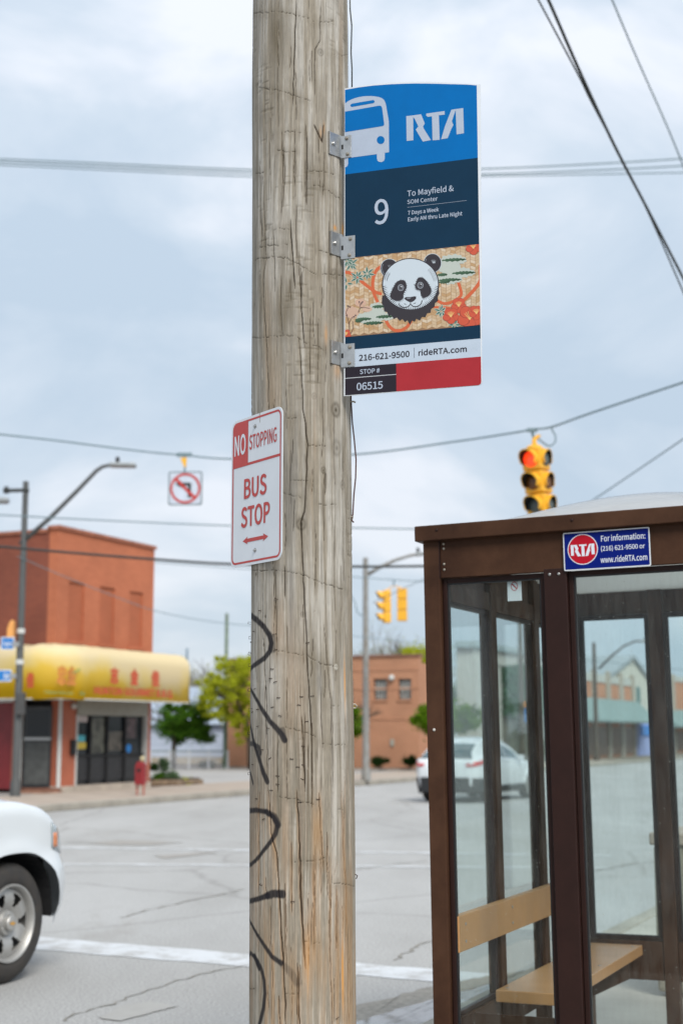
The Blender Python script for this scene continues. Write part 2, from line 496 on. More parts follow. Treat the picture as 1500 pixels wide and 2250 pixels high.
# ------------------------------------------------------------------ ground
def asphalt_mat(name, c1, c2, dark, s=1.0):
    m = mat(name, c1, 0.88, var=0)
    N, L = m.node_tree.nodes, m.node_tree.links
    p = N['Principled BSDF']
    tc = N.new('ShaderNodeTexCoord')
    def noise(scale, detail, stretch=None, rough=.6):
        n = N.new('ShaderNodeTexNoise'); n.inputs['Scale'].default_value = scale; n.inputs['Detail'].default_value = detail
        n.inputs['Roughness'].default_value = rough
        if stretch:
            mp = N.new('ShaderNodeMapping'); mp.inputs['Rotation'].default_value = (0, 0, ST); mp.inputs['Scale'].default_value = stretch
            L.new(tc.outputs['Object'], mp.inputs[0]); L.new(mp.outputs[0], n.inputs[0])
        else: L.new(tc.outputs['Object'], n.inputs[0])
        return n
    def ramp(src, p0, p1, a, b):
        r = N.new('ShaderNodeValToRGB'); r.color_ramp.elements[0].position = p0; r.color_ramp.elements[1].position = p1
        r.color_ramp.elements[0].color = (*a, 1); r.color_ramp.elements[1].color = (*b, 1); L.new(src, r.inputs[0]); return r
    big = noise(0.35 * s, 6, (1.6, 0.5, 1)); r1 = ramp(big.outputs[0], .35, .65, c2, c1)
    fine = noise(55 * s, 4); r2 = ramp(fine.outputs[0], .3, .7, (.60, .60, .60), (1.26, 1.26, 1.26))
    mx = N.new('ShaderNodeMix'); mx.data_type = 'RGBA'; mx.blend_type = 'MULTIPLY'; mx.inputs[0].default_value = 1
    L.new(r1.outputs[0], mx.inputs[6]); L.new(r2.outputs[0], mx.inputs[7])
    patch = noise(0.55 * s, 5, (1.2, 0.35, 1), .7); r3 = ramp(patch.outputs[0], .60, .72, (0, 0, 0), (1, 1, 1))
    mul = N.new('ShaderNodeMath'); mul.operation = 'MULTIPLY'; mul.inputs[1].default_value = 0.5; L.new(r3.outputs[0], mul.inputs[0])
    mx2 = N.new('ShaderNodeMix'); mx2.data_type = 'RGBA'; L.new(mul.outputs[0], mx2.inputs[0])
    L.new(mx.outputs[2], mx2.inputs[6]); mx2.inputs[7].default_value = (*dark, 1)
    # fine cracks
    vo = N.new('ShaderNodeTexVoronoi'); vo.feature = 'DISTANCE_TO_EDGE'; vo.inputs['Scale'].default_value = 0.28
    wv = noise(1.4, 5); wm = N.new('ShaderNodeMix'); wm.data_type = 'VECTOR'; wm.inputs[0].default_value = 0.25
    L.new(tc.outputs['Object'], wm.inputs[4]); L.new(wv.outputs['Color'], wm.inputs[5]); L.new(wm.outputs[1], vo.inputs[0])
    lt = N.new('ShaderNodeMapRange'); lt.inputs['From Min'].default_value = 0.002; lt.inputs['From Max'].default_value = 0.010
    lt.inputs['To Min'].default_value = 0.28; lt.inputs['To Max'].default_value = 0; L.new(vo.outputs['Distance'], lt.inputs[0])
    mx3 = N.new('ShaderNodeMix'); mx3.data_type = 'RGBA'; L.new(lt.outputs[0], mx3.inputs[0]); L.new(mx2.outputs[2], mx3.inputs[6])
    mx3.inputs[7].default_value = (*[c * .5 for c in dark], 1)
    L.new(mx3.outputs[2], p.inputs['Base Color'])
    bp = N.new('ShaderNodeBump'); bp.inputs['Strength'].default_value = .35; bp.inputs['Distance'].default_value = .01
    L.new(fine.outputs[0], bp.inputs['Height']); L.new(bp.outputs[0], p.inputs['Normal'])
    return m

ROAD = asphalt_mat('worn_grey_asphalt', (0.415, 0.410, 0.400), (0.335, 0.328, 0.315), (0.24, 0.22, 0.195))
LOT = asphalt_mat('parking_lot_asphalt', (0.39, 0.375, 0.36), (0.33, 0.315, 0.30), (0.24, 0.22, 0.19), .7)
mb = MB(); mb.add([(-600, -200, 0), (600, -200, 0), (600, 900, 0), (-600, 900, 0)], [(0, 1, 2, 3)])
road = mb.build('road', ROAD); tag(road, kind='structure')

def slabs(parent, b0, b1, nb, a0, a1, na, z0, z1, m, gap=0.012):
    wb, wa = (b1 - b0) / nb, (a1 - a0) / na
    mb = MB(); mb.box(gap / 2, wb - gap / 2, gap / 2, wa - gap / 2, z0, z1)
    first = None
    for i in range(nb):
        for j in range(na):
            if first is None:
                o = mb.build('paving_slab', m, parent, bevel=0.006); first = o
            else:
                o = first.copy(); COL.objects.link(o)
            o.location = (b0 + i * wb, a0 + j * wa, rs.uniform(-.003, .003))

# near pavement with its kerb
KB = -2.93
pav = struct_box('pavement', KB + 0.15, 6.0, -8, 60, 0.0, 0.128, mat('joint_dirt', (0.16, 0.15, 0.13), .95))
slabs(pav, KB + 0.155, 6.0, 5, 1.0, 31.0, 18, 0.130, 0.150, CONC)
def kerb_run(name, b0, b1, a0, a1, n, z1, m):
    k = bpy.data.objects.new(name, None); COL.objects.link(k); k.rotation_euler = (0, 0, -ST); tag(k, kind='structure')
    la = (a1 - a0) / n
    mb = MB(); mb.box(b0, b1, 0.006, la - 0.006, 0, z1)
    f = mb.build('kerb_stone', m, k, bevel=0.02); f.location = (0, a0, 0)
    for i in range(1, n):
        c = f.copy(); COL.objects.link(c); c.location = (0, a0 + la * i, rs.uniform(-.006, .004)); c.parent = k
    return k
kerb_run('kerb', KB - 0.0, KB + 0.15, -8, 60, 30, 0.155, KERB_M)

# far pavement
FK = -18.75
fp = struct_box('pavement', -22.3, FK - 0.15, 14, 120, 0.0, 0.128, mat('joint_dirt_tan', (0.2, 0.17, 0.13), .95))
slabs(fp, -22.3, FK - 0.155, 2, 20.0, 80.0, 40, 0.130, 0.150, CONC_TAN, 0.02)
kerb_run('kerb', FK - 0.15, FK, 14, 120, 53, 0.155, KERB_M)
lot = struct_box('parking_lot', -75, -22.3, 30, 59.5, 0.0, 0.10, LOT)
# tan island with kerb in front of the far street pole
isl = struct_box('pavement', -40, -22.3, 57.0, 59.2, 0.0, 0.16, CONC_TAN)

# worn painted lines
def paint_mat(name, cover=0.5):
    m = mat(name, (0.58, 0.59, 0.61), 0.7, var=0)
    N, L = m.node_tree.nodes, m.node_tree.links; p = N['Principled BSDF']
    tc = N.new('ShaderNodeTexCoord'); no = N.new('ShaderNodeTexNoise'); no.inputs['Scale'].default_value = 3.2; no.inputs['Detail'].default_value = 9
    no.inputs['Roughness'].default_value = .74
    L.new(tc.outputs['Object'], no.inputs[0])
    r = N.new('ShaderNodeValToRGB'); r.color_ramp.elements[0].position = cover; r.color_ramp.elements[1].position = cover + .16
    r.color_ramp.elements[0].color = (0.57, 0.585, 0.60, 1); r.color_ramp.elements[1].color = (0.39, 0.385, 0.375, 1)
    L.new(no.outputs[0], r.inputs[0]); L.new(r.outputs[0], p.inputs['Base Color'])
    return m
LINE = paint_mat('worn_line_paint', .46)
LINE2 = paint_mat('faded_line_paint', .40)
def line_quad(name, pts, m, z=0.004):
    mb = MB(); n = 24
    (p0, p1, p2, p3) = pts      # p0-p1 one long edge, p3-p2 the other (street frame)
    vs, fs = [], []
    for i in range(n + 1):
        t = i / n
        j = 0.012 * math.sin(i * 2.3) + 0.01 * math.sin(i * 5.1)
        A = [p0[k] + (p1[k] - p0[k]) * t for k in (0, 1)]; B = [p3[k] + (p2[k] - p3[k]) * t for k in (0, 1)]
        vs += [S(A[0], A[1] + j, z), S(B[0], B[1] - j, z)]
    fs = [(2 * i, 2 * i + 1, 2 * i + 3, 2 * i + 2) for i in range(n)]
    mb.add(vs, fs)
    return tag(mb.build(name, m), kind='structure')
line_quad('stop_line', [(-8.9, 9.62), (-3.25, 9.52), (-3.25, 9.98), (-8.9, 10.25)], LINE)
line_quad('crosswalk_line', [(-14.6, 17.45), (-5.0, 19.9), (-5.0, 20.18), (-14.6, 17.75)], LINE2)
line_quad('crosswalk_line', [(-12.6, 15.2), (-4.6, 18.1), (-4.6, 18.36), (-12.6, 15.45)], LINE2)

# cracks in the asphalt: thin broken strips of tar and dirt
CRACK = mat('crack_dirt', (0.265, 0.25, 0.22), .95, var=.15, scale=9)
def crack(pxs, w, seed):
    r_ = random.Random(seed); P = [ground(u, v) for u, v in pxs]
    pts = []
    for i in range(len(P) - 1):
        n = max(2, int((P[i + 1] - P[i]).length / 0.07))
        for k in range(n): pts.append(P[i].lerp(P[i + 1], k / n))
    pts.append(P[-1])
    mb = MB(); vs = []; off = 0
    for i, p in enumerate(pts):
        d = (pts[min(i + 1, len(pts) - 1)] - pts[max(i - 1, 0)]).normalized(); nn = Vector((-d.y, d.x, 0))
        off = off * .7 + r_.uniform(-.03, .03)
        ww = w * r_.uniform(.25, 1.1)
        q = p + nn * off
        vs += [(q + nn * ww) + Vector((0, 0, .005)), (q - nn * ww) + Vector((0, 0, .005))]
    mb.add(vs, [(2 * i, 2 * i + 1, 2 * i + 3, 2 * i + 2) for i in range(len(pts) - 1)])
    return tag(mb.build('road_crack', CRACK), kind='structure')
crack([(135, 2245), (165, 2230), (250, 2208), (320, 2175), (380, 2160), (480, 2136), (545, 2122)], .012, 1)
crack([(270, 2018), (360, 1992), (450, 1975), (545, 1955)], .016, 2)
crack([(780, 1912), (870, 1900), (940, 1893)], .02, 3)
crack([(860, 2112), (920, 2080), (962, 2066)], .018, 4)
crack([(780, 2235), (840, 2205), (960, 2168)], .02, 8)
crack([(1300, 1918), (1380, 1900), (1440, 1893)], .02, 5)
crack([(1010, 1800), (1080, 1790), (1180, 1796)], .02, 6)
crack([(140, 1853), (300, 1851), (400, 1853)], .05, 7)

# stain patches
STAIN = mat('oil_stain', (0.315, 0.295, 0.27), .88, var=.06, scale=5)
def blob_sheet(name, pxs, m, z, jig=.04, seed=0):
    r_ = random.Random(seed); P = [ground(u, v) for u, v in pxs]; out = []
    for i in range(len(P)):
        a, b = P[i], P[(i + 1) % len(P)]
        for k in range(8):
            q = a.lerp(b, k / 8); L_ = (b - a).length
            out.append(q + Vector((r_.uniform(-1, 1), r_.uniform(-1, 1), 0)) * jig * min(1, L_))
    mb = MB(); c = sum(out, Vector()) / len(out)
    vs = [c + Vector((0, 0, z))] + [p + Vector((0, 0, z)) for p in out]
    mb.add(vs, [(0, i + 1, (i + 1) % len(out) + 1) for i in range(len(out))])
    return tag(mb.build(name, m), kind='structure')
blob_sheet('road_stain', [(190, 1854), (260, 1847), (330, 1849), (390, 1853), (330, 1858), (240, 1858)], STAIN, .006, .05, 1)
blob_sheet('road_stain', [(215, 2240), (270, 2212), (330, 2203), (390, 2214), (330, 2228), (265, 2246)], mat('faint_stain', (0.365, 0.355, 0.335), .9, var=.04), .006, .04, 2)
blob_sheet('road_stain', [(340, 1882), (420, 1876), (480, 1874), (420, 1882), (360, 1888)], STAIN, .006, .05, 3)

WATER = mat('shallow_puddle_water', (0.16, 0.16, 0.16), 0.03, var=0, spec=1.0, bump=.02, bscale=6)
GUT = mat('wet_grit', (0.29, 0.27, 0.235), .8, var=.2, scale=20)
def S_sheet(name, pts, m, z, seed, jig=.03):
    r_ = random.Random(seed); out = []
    P = [S(b, a, z) for b, a in pts]
    for i in range(len(P)):
        for k in range(10):
            q = P[i].lerp(P[(i + 1) % len(P)], k / 10)
            out.append(q + Vector((r_.uniform(-1, 1), r_.uniform(-1, 1), 0)) * jig)
    mb = MB(); c = sum(out, Vector()) / len(out)
    mb.add([c] + out, [(0, i + 1, (i + 1) % len(out) + 1) for i in range(len(out))])
    return tag(mb.build(name, m), kind='structure')
S_sheet('gutter_grit', [(-3.0, 4.5), (-3.0, 10.4), (-3.22, 10.2), (-3.5, 9.6), (-3.75, 8.6), (-4.0, 7.2), (-4.1, 4.8)], GUT, .006, 3)
S_sheet('puddle', [(-3.02, 4.8), (-3.02, 9.85), (-3.16, 9.8), (-3.36, 9.1), (-3.52, 8.2), (-3.70, 7.1), (-3.80, 5.0)], WATER, .010, 4, .02)
# ------------------------------------------------------------------ the big wooden utility pole
PX, PY, PR = -0.1295, 4.56, 0.1625
def pole_cx(z): return PX - (z - 2.4) * 0.0068

def vn(x, y, per, seed):
    """value noise, periodic in x with integer period per"""
    xi = np.floor(x).astype(np.int64); yi = np.floor(y).astype(np.int64)
    fx = x - xi; fy = y - yi
    fx = fx * fx * (3 - 2 * fx); fy = fy * fy * (3 - 2 * fy)
    def h(a, b):
        a = np.mod(a, per)
        n = (a * 374761393 + b * 668265263 + seed * 1442695041) & 0xFFFFFFFF
        n = ((n ^ (n >> 13)) * 1274126177) & 0xFFFFFFFF
        return ((n ^ (n >> 16)) & 0xFFFF) / 65535.0
    return (h(xi, yi) * (1 - fx) + h(xi + 1, yi) * fx) * (1 - fy) + (h(xi, yi + 1) * (1 - fx) + h(xi + 1, yi + 1) * fx) * fy

TH = np.concatenate([np.linspace(-1.62, 1.62, 300), np.linspace(1.62, 2 * math.pi - 1.62, 62)[1:-1]])
ZZ = np.concatenate([np.linspace(0.10, 0.76, 24), np.linspace(0.76, 4.28, 1260)[1:], np.linspace(4.28, 9.4, 50)[1:]])
NT, NZ = len(TH), len(ZZ)
T, Z = np.meshgrid(TH, ZZ)
U = T / (2 * math.pi)
def fb(px, sz, seed, oct_=3, wob=0.0):
    """px cells round the pole, sz cells per metre"""
    tot = np.zeros_like(Z); amp = 1.0; s_ = 0
    for o in range(oct_):
        k = 2 ** o
        tot += amp * vn(U * px * k + wob * vn(U * 6, Z * 1.3, 6, seed + 77) * k, Z * sz * k, px * k, seed + o); s_ += amp; amp *= .55
    return tot / s_
def sm(x, a, b):
    t = np.clip((x - a) / (b - a), 0, 1); return t * t * (3 - 2 * t)

n_big = fb(7, 1.3, 11, 3)
n_patch = fb(16, 2.6, 21, 3, .8)
n_streak = fb(70, 2.2, 31, 3, 2.0)
n_fine = fb(240, 5.0, 41, 2, 5.0)
n_vf = fb(420, 11.0, 51, 1, 8.0)
n_speck = fb(150, 60, 61, 2)
n_flake = fb(26, 90, 71, 2)
n_fl2 = fb(9, 3.0, 81, 2)
low = sm(-Z, -1.95, -0.9)                         # towards the foot the wood is less weathered
c_grey = np.array([0.250, 0.220, 0.176]); c_pale = np.array([0.400, 0.378, 0.342]); c_dark = np.array([0.125, 0.102, 0.068])
c_tan = np.array([0.290, 0.190, 0.105]); c_orange = np.array([0.52, 0.25, 0.07]); c_crack = np.array([0.035, 0.022, 0.014])
def mixc(C, c, w): return C * (1 - w[..., None]) + c * w[..., None]
C = np.ones(Z.shape + (3,)) * c_grey
C = mixc(C, c_pale, sm(n_streak * .5 + n_patch * .5, .40, .66) * .9)
C = mixc(C, c_dark, sm(n_patch * .6 + n_big * .4, .56, .72) * .55)
C = mixc(C, c_tan, low * sm(n_patch * .45 + n_streak * .55, .42, .64) * .85)
C = mixc(C, c_tan, (1 - low) * sm(fb(12, 1.0, 91, 2), .60, .78) * .35)
C = mixc(C, c_pale, sm(n_fine, .60, .85) * .45)
C *= (0.82 + 0.34 * n_fine)[..., None] * (0.90 + 0.2 * n_speck)[..., None]
D = (n_big - .5) * .007 + (n_patch - .5) * .0035 + (n_streak - .5) * .0022 + (n_fine - .5) * .0011
flm = sm(n_fl2, .55, .72) * sm(Z, 1.1, 1.9)
fl = sm(n_flake, .60, .80) * flm
D -= fl * .0012; C = mixc(C, c_dark, fl * .38)
fc = sm(n_vf, .80, .92); C = mixc(C, c_dark * .6, fc * .42); D -= fc * .0008

def cyl(u, v):
    """photo pixel on the pole -> (theta, z)"""
    d = ray(u, v); z = CZ; th = 0.0
    for _ in range(6):
        Y = PY - PR * math.cos(th)
        z = CZ + d.z / d.y * Y
        x = d.x / d.y * Y
        th = math.asin(max(-.999, min(.999, (x - pole_cx(z)) / PR)))
    return th, z
def dist_poly(pts, maxd):
    """distance (m, on the surface) to a polyline of (theta, z) and the running fraction along it"""
    best = np.full(Z.shape, 9.0); tt = np.zeros(Z.shape)
    nseg = len(pts) - 1
    for i in range(nseg):
        (t0, z0), (t1, z1) = pts[i], pts[i + 1]
        lo, hi = np.searchsorted(ZZ, min(z0, z1) - maxd), np.searchsorted(ZZ, max(z0, z1) + maxd)
        if hi <= lo: continue
        xs = TH[None, :] * PR; ys = ZZ[lo:hi, None]
        ax, ay, bx, by = t0 * PR, z0, t1 * PR, z1
        L2 = (bx - ax) ** 2 + (by - ay) ** 2 + 1e-12
        k = np.clip(((xs - ax) * (bx - ax) + (ys - ay) * (by - ay)) / L2, 0, 1)
        dd = np.hypot(xs - ax - k * (bx - ax), ys - ay - k * (by - ay))
        sub = best[lo:hi]; m_ = dd < sub
        sub[m_] = dd[m_]; tt[lo:hi][m_] = ((i + k) / nseg)[m_]
    return best, tt
def dens(px_pts, step=10, jig=0.0, seed=0):
    r_ = random.Random(seed); out = []
    for i in range(len(px_pts) - 1):
        (a, b), (c, d) = px_pts[i], px_pts[i + 1]
        n = max(1, int(math.hypot(c - a, d - b) / step))
        for k in range(n):
            out.append((a + (c - a) * k / n + r_.uniform(-jig, jig), b + (d - b) * k / n + r_.uniform(-jig, jig)))
    out.append(px_pts[-1]); return [cyl(*p) for p in out]
def vcrack(pts, w=.0016, depth=.006, seed=1, warm=.0):
    global C, D
    d, t = dist_poly(dens(pts, 16, .8, seed), .03)
    taper = np.minimum(1, np.minimum(t, 1 - t) * 6 + .25)
    w = w * .66; wv = .55 + .9 * vn(U * 0 + seed * 3.3, Z * 22, 1024, seed); m_ = 1 - sm(d, w * .4 * taper * wv, w * 1.1 * taper * wv + .0006)
    D -= depth * m_ * taper
    C = mixc(C, c_crack, m_ * .93)
    halo = (1 - sm(d, 0, .009)) * taper
    if warm: C = mixc(C, c_orange * .8, halo * warm * (1 - m_))
    else: C = mixc(C, c_dark, halo * .25 * (1 - m_))
def hcrack(pts, w=.0020, seed=1, s_=.8):
    global C, D
    d, t = dist_poly(dens(pts, 5, 2.2, seed), .05)
    brk = sm(vn(U * 160, Z * 3, 160, seed), .18, .5)
    w = w * .7; w = w * .85; m_ = (1 - sm(d, w * .3, w * 1.2)) * (.12 + .88 * brk)
    D -= .003 * m_; C = mixc(C, c_dark * .45, m_ * s_)
    below = sm(d, 0, .002) * (1 - sm(d, .002, .03)); C = mixc(C, c_dark, below * .22)
vl = [
 ([(651, -5), (647, 89), (643, 200), (643, 238)], .0024), ([(575.5, -5), (576, 133), (570, 200), (570, 300)], .0012),
 ([(672, 273), (675, 333), (673, 400), (674, 450)], .002), ([(619, 289), (621, 400), (617, 470)], .0012),
 ([(705, -5), (703, 89), (693, 107), (692, 210)], .0015), ([(713, 333), (713, 389), (709, 433)], .0013),
 ([(577, 389), (581, 500), (584, 570), (578, 600), (580, 680), (586, 770), (589, 880), (590, 910)], .0019),
 ([(638, 480), (640, 540), (643, 570), (646, 610), (648, 634)], .0028),
 ([(660, 588), (661, 660), (665, 720), (669, 764)], .0024), ([(656, 742), (659, 780), (663, 840), (665, 900), (671, 933), (675, 976), (673, 1050), (669, 1125), (661, 1147), (663, 1210), (666, 1260), (667, 1295), (672, 1373), (675.5, 1462), (679, 1529), (684, 1607), (685.5, 1700)], .0026),
 ([(642, 965), (641, 1018)], .0012), ([(647, 1093), (644, 1168)], .0012), ([(716, 1038), (715, 1082)], .002),
 ([(662, 1573), (665.5, 1629), (670, 1740)], .0022), ([(575.5, 1284), (579, 1418), (584.5, 1518), (587, 1618), (589, 1740)], .0016),
 ([(607, 1318), (609, 1440)], .0013), ([(624, 1240), (625.5, 1318)], .0018), ([(712, 1373), (719, 1462), (727, 1551), (730, 1740), (733, 1860)], .0014),
 ([(592, 1738), (596, 1831), (608, 1876), (612, 1944), (616, 2034), (622, 2125), (628, 2265)], .0034),
 ([(651, 1736), (656, 1808), (659, 1898), (661.6, 1978), (667, 2080), (671, 2130)], .0036),
 ([(700, 1740), (706, 1853), (710, 1915)], .0018), ([(749, 1740), (753, 1876), (758, 1944), (760, 2060)], .0016),
 ([(654, 2125), (658, 2265)], .0026), ([(723, 1876), (725, 2102), (731, 2260)], .0017), ([(737.5, 1944), (738.6, 2085)], .0022),
 ([(612, 2190), (615, 2265)], .0024), ([(571, 1740), (568, 1960)], .0011), ([(640, 1850), (642, 2010)], .0011), ([(688, 1880), (690, 2120)], .0011),
 ([(700, 700), (698, 850)], .0009), ([(740, 560), (742, 700)], .0012), ([(600, 500), (604, 640)], .001), ([(560, 1100), (560, 1230)], .0009)]
for i, (p_, w_) in enumerate(vl): vcrack(p_, w_, .004 + w_ * 1.2, i + 1, warm=.32 if p_[0][1] > 1700 else 0)
rc_ = random.Random(91)
for i in range(110):
    u = rc_.uniform(556, 766); v = rc_.uniform(0, 2200); L_ = rc_.uniform(40, 190)
    vcrack([(u, v), (u + rc_.uniform(-2, 2), v + L_ * .5), (u + rc_.uniform(-3, 3), v + L_)], rc_.uniform(.0006, .0013), .003, 200 + i, warm=.12 if v > 1700 else 0)
for i in range(5):
    u = rc_.uniform(560, 750); v = rc_.uniform(0, 1500) if i % 4 else rc_.uniform(1500, 2200); L_ = rc_.uniform(10, 38)
    hcrack([(u, v), (u + L_ * .5, v + rc_.uniform(-3, 4)), (u + L_, v + rc_.uniform(-2, 6))], rc_.uniform(.0010, .0018), 300 + i, .6)
hl = [[(549, 1253), (609, 1254), (662, 1261), (709, 1282), (735, 1289), (760, 1299)], [(604, 1429), (627, 1433), (644, 1438), (675, 1439), (704, 1458), (740, 1466)],
 [(627, 1600), (662, 1608), (693, 1620)], [(707, 1634), (733, 1637), (758, 1637)], [(545, 744), (586, 741), (620, 737), (650, 739), (668, 751), (696, 760), (712, 771)],
 [(558, 574), (580, 566), (606, 563), (632, 568), (660, 582), (686, 598), (694, 602)], [(568, 542), (588, 539), (632, 538)], [(553, 29), (609, 24), (653, 31), (698, 47), (731, 45)],
 [(569, 193), (609, 198), (644, 207), (684, 222)], [(680, 375), (709, 375), (736, 384)], [(562, 382), (578, 378)], [(647, 1894), (697, 1892), (713, 1885)], [(712, 1942), (760, 1945), (776, 1948)],
 [(688, 405), (700, 407), (735, 428), (748, 440)], [(606, 330), (648, 332)], [(710, 600), (730, 602), (752, 606)], [(628, 918), (652, 919)], [(640, 1056), (678, 1057)], [(622, 1084), (660, 1094)],
 [(625, 288), (660, 290)], [(676, 978), (715, 980)], [(607, 1750), (650, 1758), (700, 1772)], [(740, 1780), (752, 1781)], [(628, 2186), (656, 2186)], [(549, 2172), (560, 2173)], [(700, 550), (720, 555)], [(702, 1108), (740, 1110)]]
for i, p_ in enumerate(hl): hcrack(p_, .0021, 40 + i)
for (u, v, r_, s_) in ((705, 114, 6, 1), (738, 901, 11, 1), (711, 1033, 5, 1), (661, 1152, 9, 1), (753, 1066, 7, .6), (562, 1263, 2.5, 1.3), (740, 985, 12, .6), (559, 670, 3, 1), (583, 1355, 2, 1.4), (579, 1418, 2, 1.4), (735, 602, 8, .6), (665, 1351, 4, .7), (738, 1466, 4, -1), (735, 690, 6, .5), (690, 870, 5, .5)):
    th, z_ = cyl(u, v); R_ = r_ * .00146
    d = np.hypot((T - th) * PR, (Z - z_) * .8)
    ring = np.exp(-((d - R_) / (R_ * .35)) ** 2) * .6 + np.exp(-(d / (R_ * .45)) ** 2)
    ring = ring * (.6 + .7 * n_speck)
    C = mixc(C, c_dark * .5 if s_ > 0 else np.array([.6, .58, .52]), np.clip(ring * abs(s_), 0, 1)); D -= ring * .002 * s_
# stains
for (u, v, ru, rv, col, s_) in ((608, 70, 22, 75, 0, .75), (612, 120, 30, 90, 0, .35), (582, 250, 26, 60, 0, .5), (628, 225, 40, 50, 0, .25), (620, 700, 26, 60, 0, .65), (560, 600, 8, 70, 0, .35),
        (640, 640, 16, 60, 0, .35), (640, 1040, 24, 160, 3, .55), (640, 1330, 7, 130, 3, .6), (630, 830, 30, 70, 0, .35), (700, 830, 10, 60, 0, .45), (735, 640, 18, 60, 0, .4), (656, 1820, 12, 70, 3, .45),
        (700, 1500, 8, 30, 3, .5), (750, 1400, 10, 60, 0, .35), (690, 1330, 20, 60, 1, .5), (735, 1800, 16, 120, 1, .7), (745, 1600, 14, 120, 1, .55), (570, 150, 12, 100, 1, .6), (565, 800, 12, 120, 1, .6), (700, 150, 24, 60, 1, .45),
        (610, 1380, 18, 60, 2, .45), (645, 1500, 26, 120, 2, .35), (695, 1830, 14, 60, 2, .8), (615, 1850, 14, 60, 2, .55), (700, 2120, 30, 60, 2, .5), (580, 2120, 22, 120, 2, .5), (745, 2150, 12, 90, 2, .6), (640, 2160, 14, 80, 2, .5), (757, 1500, 3, 50, 4, .75),
        (752, 2150, 3.2, 75, 4, .95), (674, 2110, 6, 60, 4, .5), (752, 505, 5, 14, 4, .9), (735, 500, 6, 6, 4, .8), (757, 530, 4, 20, 4, .7), (704, 292, 3, 16, 4, .9), (712, 280, 3, 14, 4, .9), (740, 815, 10, 16, 4, .35), (688, 1000, 8, 120, 2, .45), (716, 735, 4, 20, 4, .4)):
    th, z_ = cyl(u, v)
    g = np.exp(-((T - th) * PR / (ru * .00146)) ** 2 - ((Z - z_) / (rv * .00146)) ** 2) * sm(n_streak + .25 * n_patch, .38, .72) * s_ * 1.25
    C = mixc(C, [c_dark, c_pale * 1.05, c_tan, np.array([.15, .14, .125]), c_orange][col], np.clip(g, 0, 1))
# chipped splinters by the top bracket
for seg in ([(690, 272), (709, 312)], [(712, 272), (708, 312)]): vcrack(seg, .004, .005, 3, 0)
# spray paint
PAINT = np.array([.012, .011, .014])
def spray(pts, w0, w1, s_=1.0, soft=.0065):
    global C
    d, t = dist_poly(dens(pts, 8, 0), .06)
    w = w0 + (w1 - w0) * t
    m_ = (1 - sm(d + (n_fine - .5) * .002, w * .5, w * .5 + soft)) * s_
    C = mixc(C, PAINT, np.clip(m_, 0, 1) * (.86 + .14 * n_fine))
z1 = lambda L_: [(520 + x / 4.5, 1240 + y / 4.5) for x, y in L_]
z2 = lambda L_: [(520 + x / 4.414, 1740 + y / 4.414) for x, y in L_]
spray(z1([(112, 505), (155, 515), (200, 550), (270, 620), (325, 700), (345, 780), (330, 860), (275, 930), (190, 990), (112, 1062)]), .014, .010)
spray(z1([(325, 700), (360, 740), (350, 830)]), .010, .018, .55, .01)
spray(z1([(112, 1062), (118, 1150), (140, 1220), (190, 1320), (250, 1430), (330, 1550), (400, 1625), (450, 1690), (475, 1740)]), .006, .012)
spray(z1([(455, 1640), (485, 1750)]), .012, .004, .6, .006)
spray(z1([(115, 1390), (140, 1560), (170, 1720), (200, 1840), (240, 1960), (270, 2060), (308, 2150)]), .006, .012)
spray(z1([(112, 1775), (170, 1775), (225, 1810), (240, 1870)]), .009, .009, .9)
spray(z1([(120, 1980), (150, 2080), (172, 2170)]), .010, .003)
spray(z2([(112, 187), (200, 180), (290, 195), (365, 250), (400, 320), (380, 410), (330, 490), (250, 590), (190, 670), (150, 705), (112, 718)]), .010, .007)
spray(z2([(290, 195), (370, 240), (405, 320)]), .012, .016, .8, .006)
spray(z2([(112, 1068), (200, 1045), (300, 1010)]), .009, .012)
spray(z2([(300, 1010), (360, 990), (440, 995)]), .016, .020)
spray(z2([(105, 1120), (115, 1200), (150, 1290), (200, 1390), (270, 1500), (340, 1600), (430, 1665)]), .005, .009)
spray(z2([(430, 1665), (520, 1750), (590, 1850)]), .008, .016, .4, .010)
spray(z2([(105, 1760), (108, 1650), (140, 1565), (190, 1620), (235, 1720), (262, 1830), (272, 1960), (258, 2100), (220, 2260)]), .007, .009)
spray(z2([(175, 1600), (215, 1715)]), .012, .010)

R_ = PR + D + (2.4 - Z) * .0009
Xp = pole_cx(Z) + R_ * np.sin(T); Yp = PY - R_ * np.cos(T)
co = np.stack([Xp, Yp, Z], -1).reshape(-1, 3).astype(np.float32)
ii, jj = np.meshgrid(np.arange(NZ - 1), np.arange(NT), indexing='ij')
j2 = (jj + 1) % NT
quads = np.stack([ii * NT + jj, ii * NT + j2, (ii + 1) * NT + j2, (ii + 1) * NT + jj], -1).reshape(-1, 4).astype(np.int32)
me = bpy.data.meshes.new('pole_shaft')
me.vertices.add(len(co)); me.vertices.foreach_set('co', co.ravel())
nq = len(quads)
me.loops.add(nq * 4); me.loops.foreach_set('vertex_index', quads.ravel())
me.polygons.add(nq); me.polygons.foreach_set('loop_start', np.arange(0, nq * 4, 4, dtype=np.int32))
me.polygons.foreach_set('use_smooth', np.ones(nq, dtype=bool))
me.update(calc_edges=True)
ca = me.color_attributes.new('wood', 'FLOAT_COLOR', 'POINT')
ca.data.foreach_set('color', np.concatenate([np.clip(C, 0, 1).reshape(-1, 3), np.ones((len(co), 1))], 1).astype(np.float32).ravel())
WOOD = mat('weathered_pine', (0.3, 0.3, 0.3), .85, var=0)
N, L = WOOD.node_tree.nodes, WOOD.node_tree.links
p = WOOD.node_tree.nodes['Principled BSDF']; p.inputs['Specular IOR Level'].default_value = .25
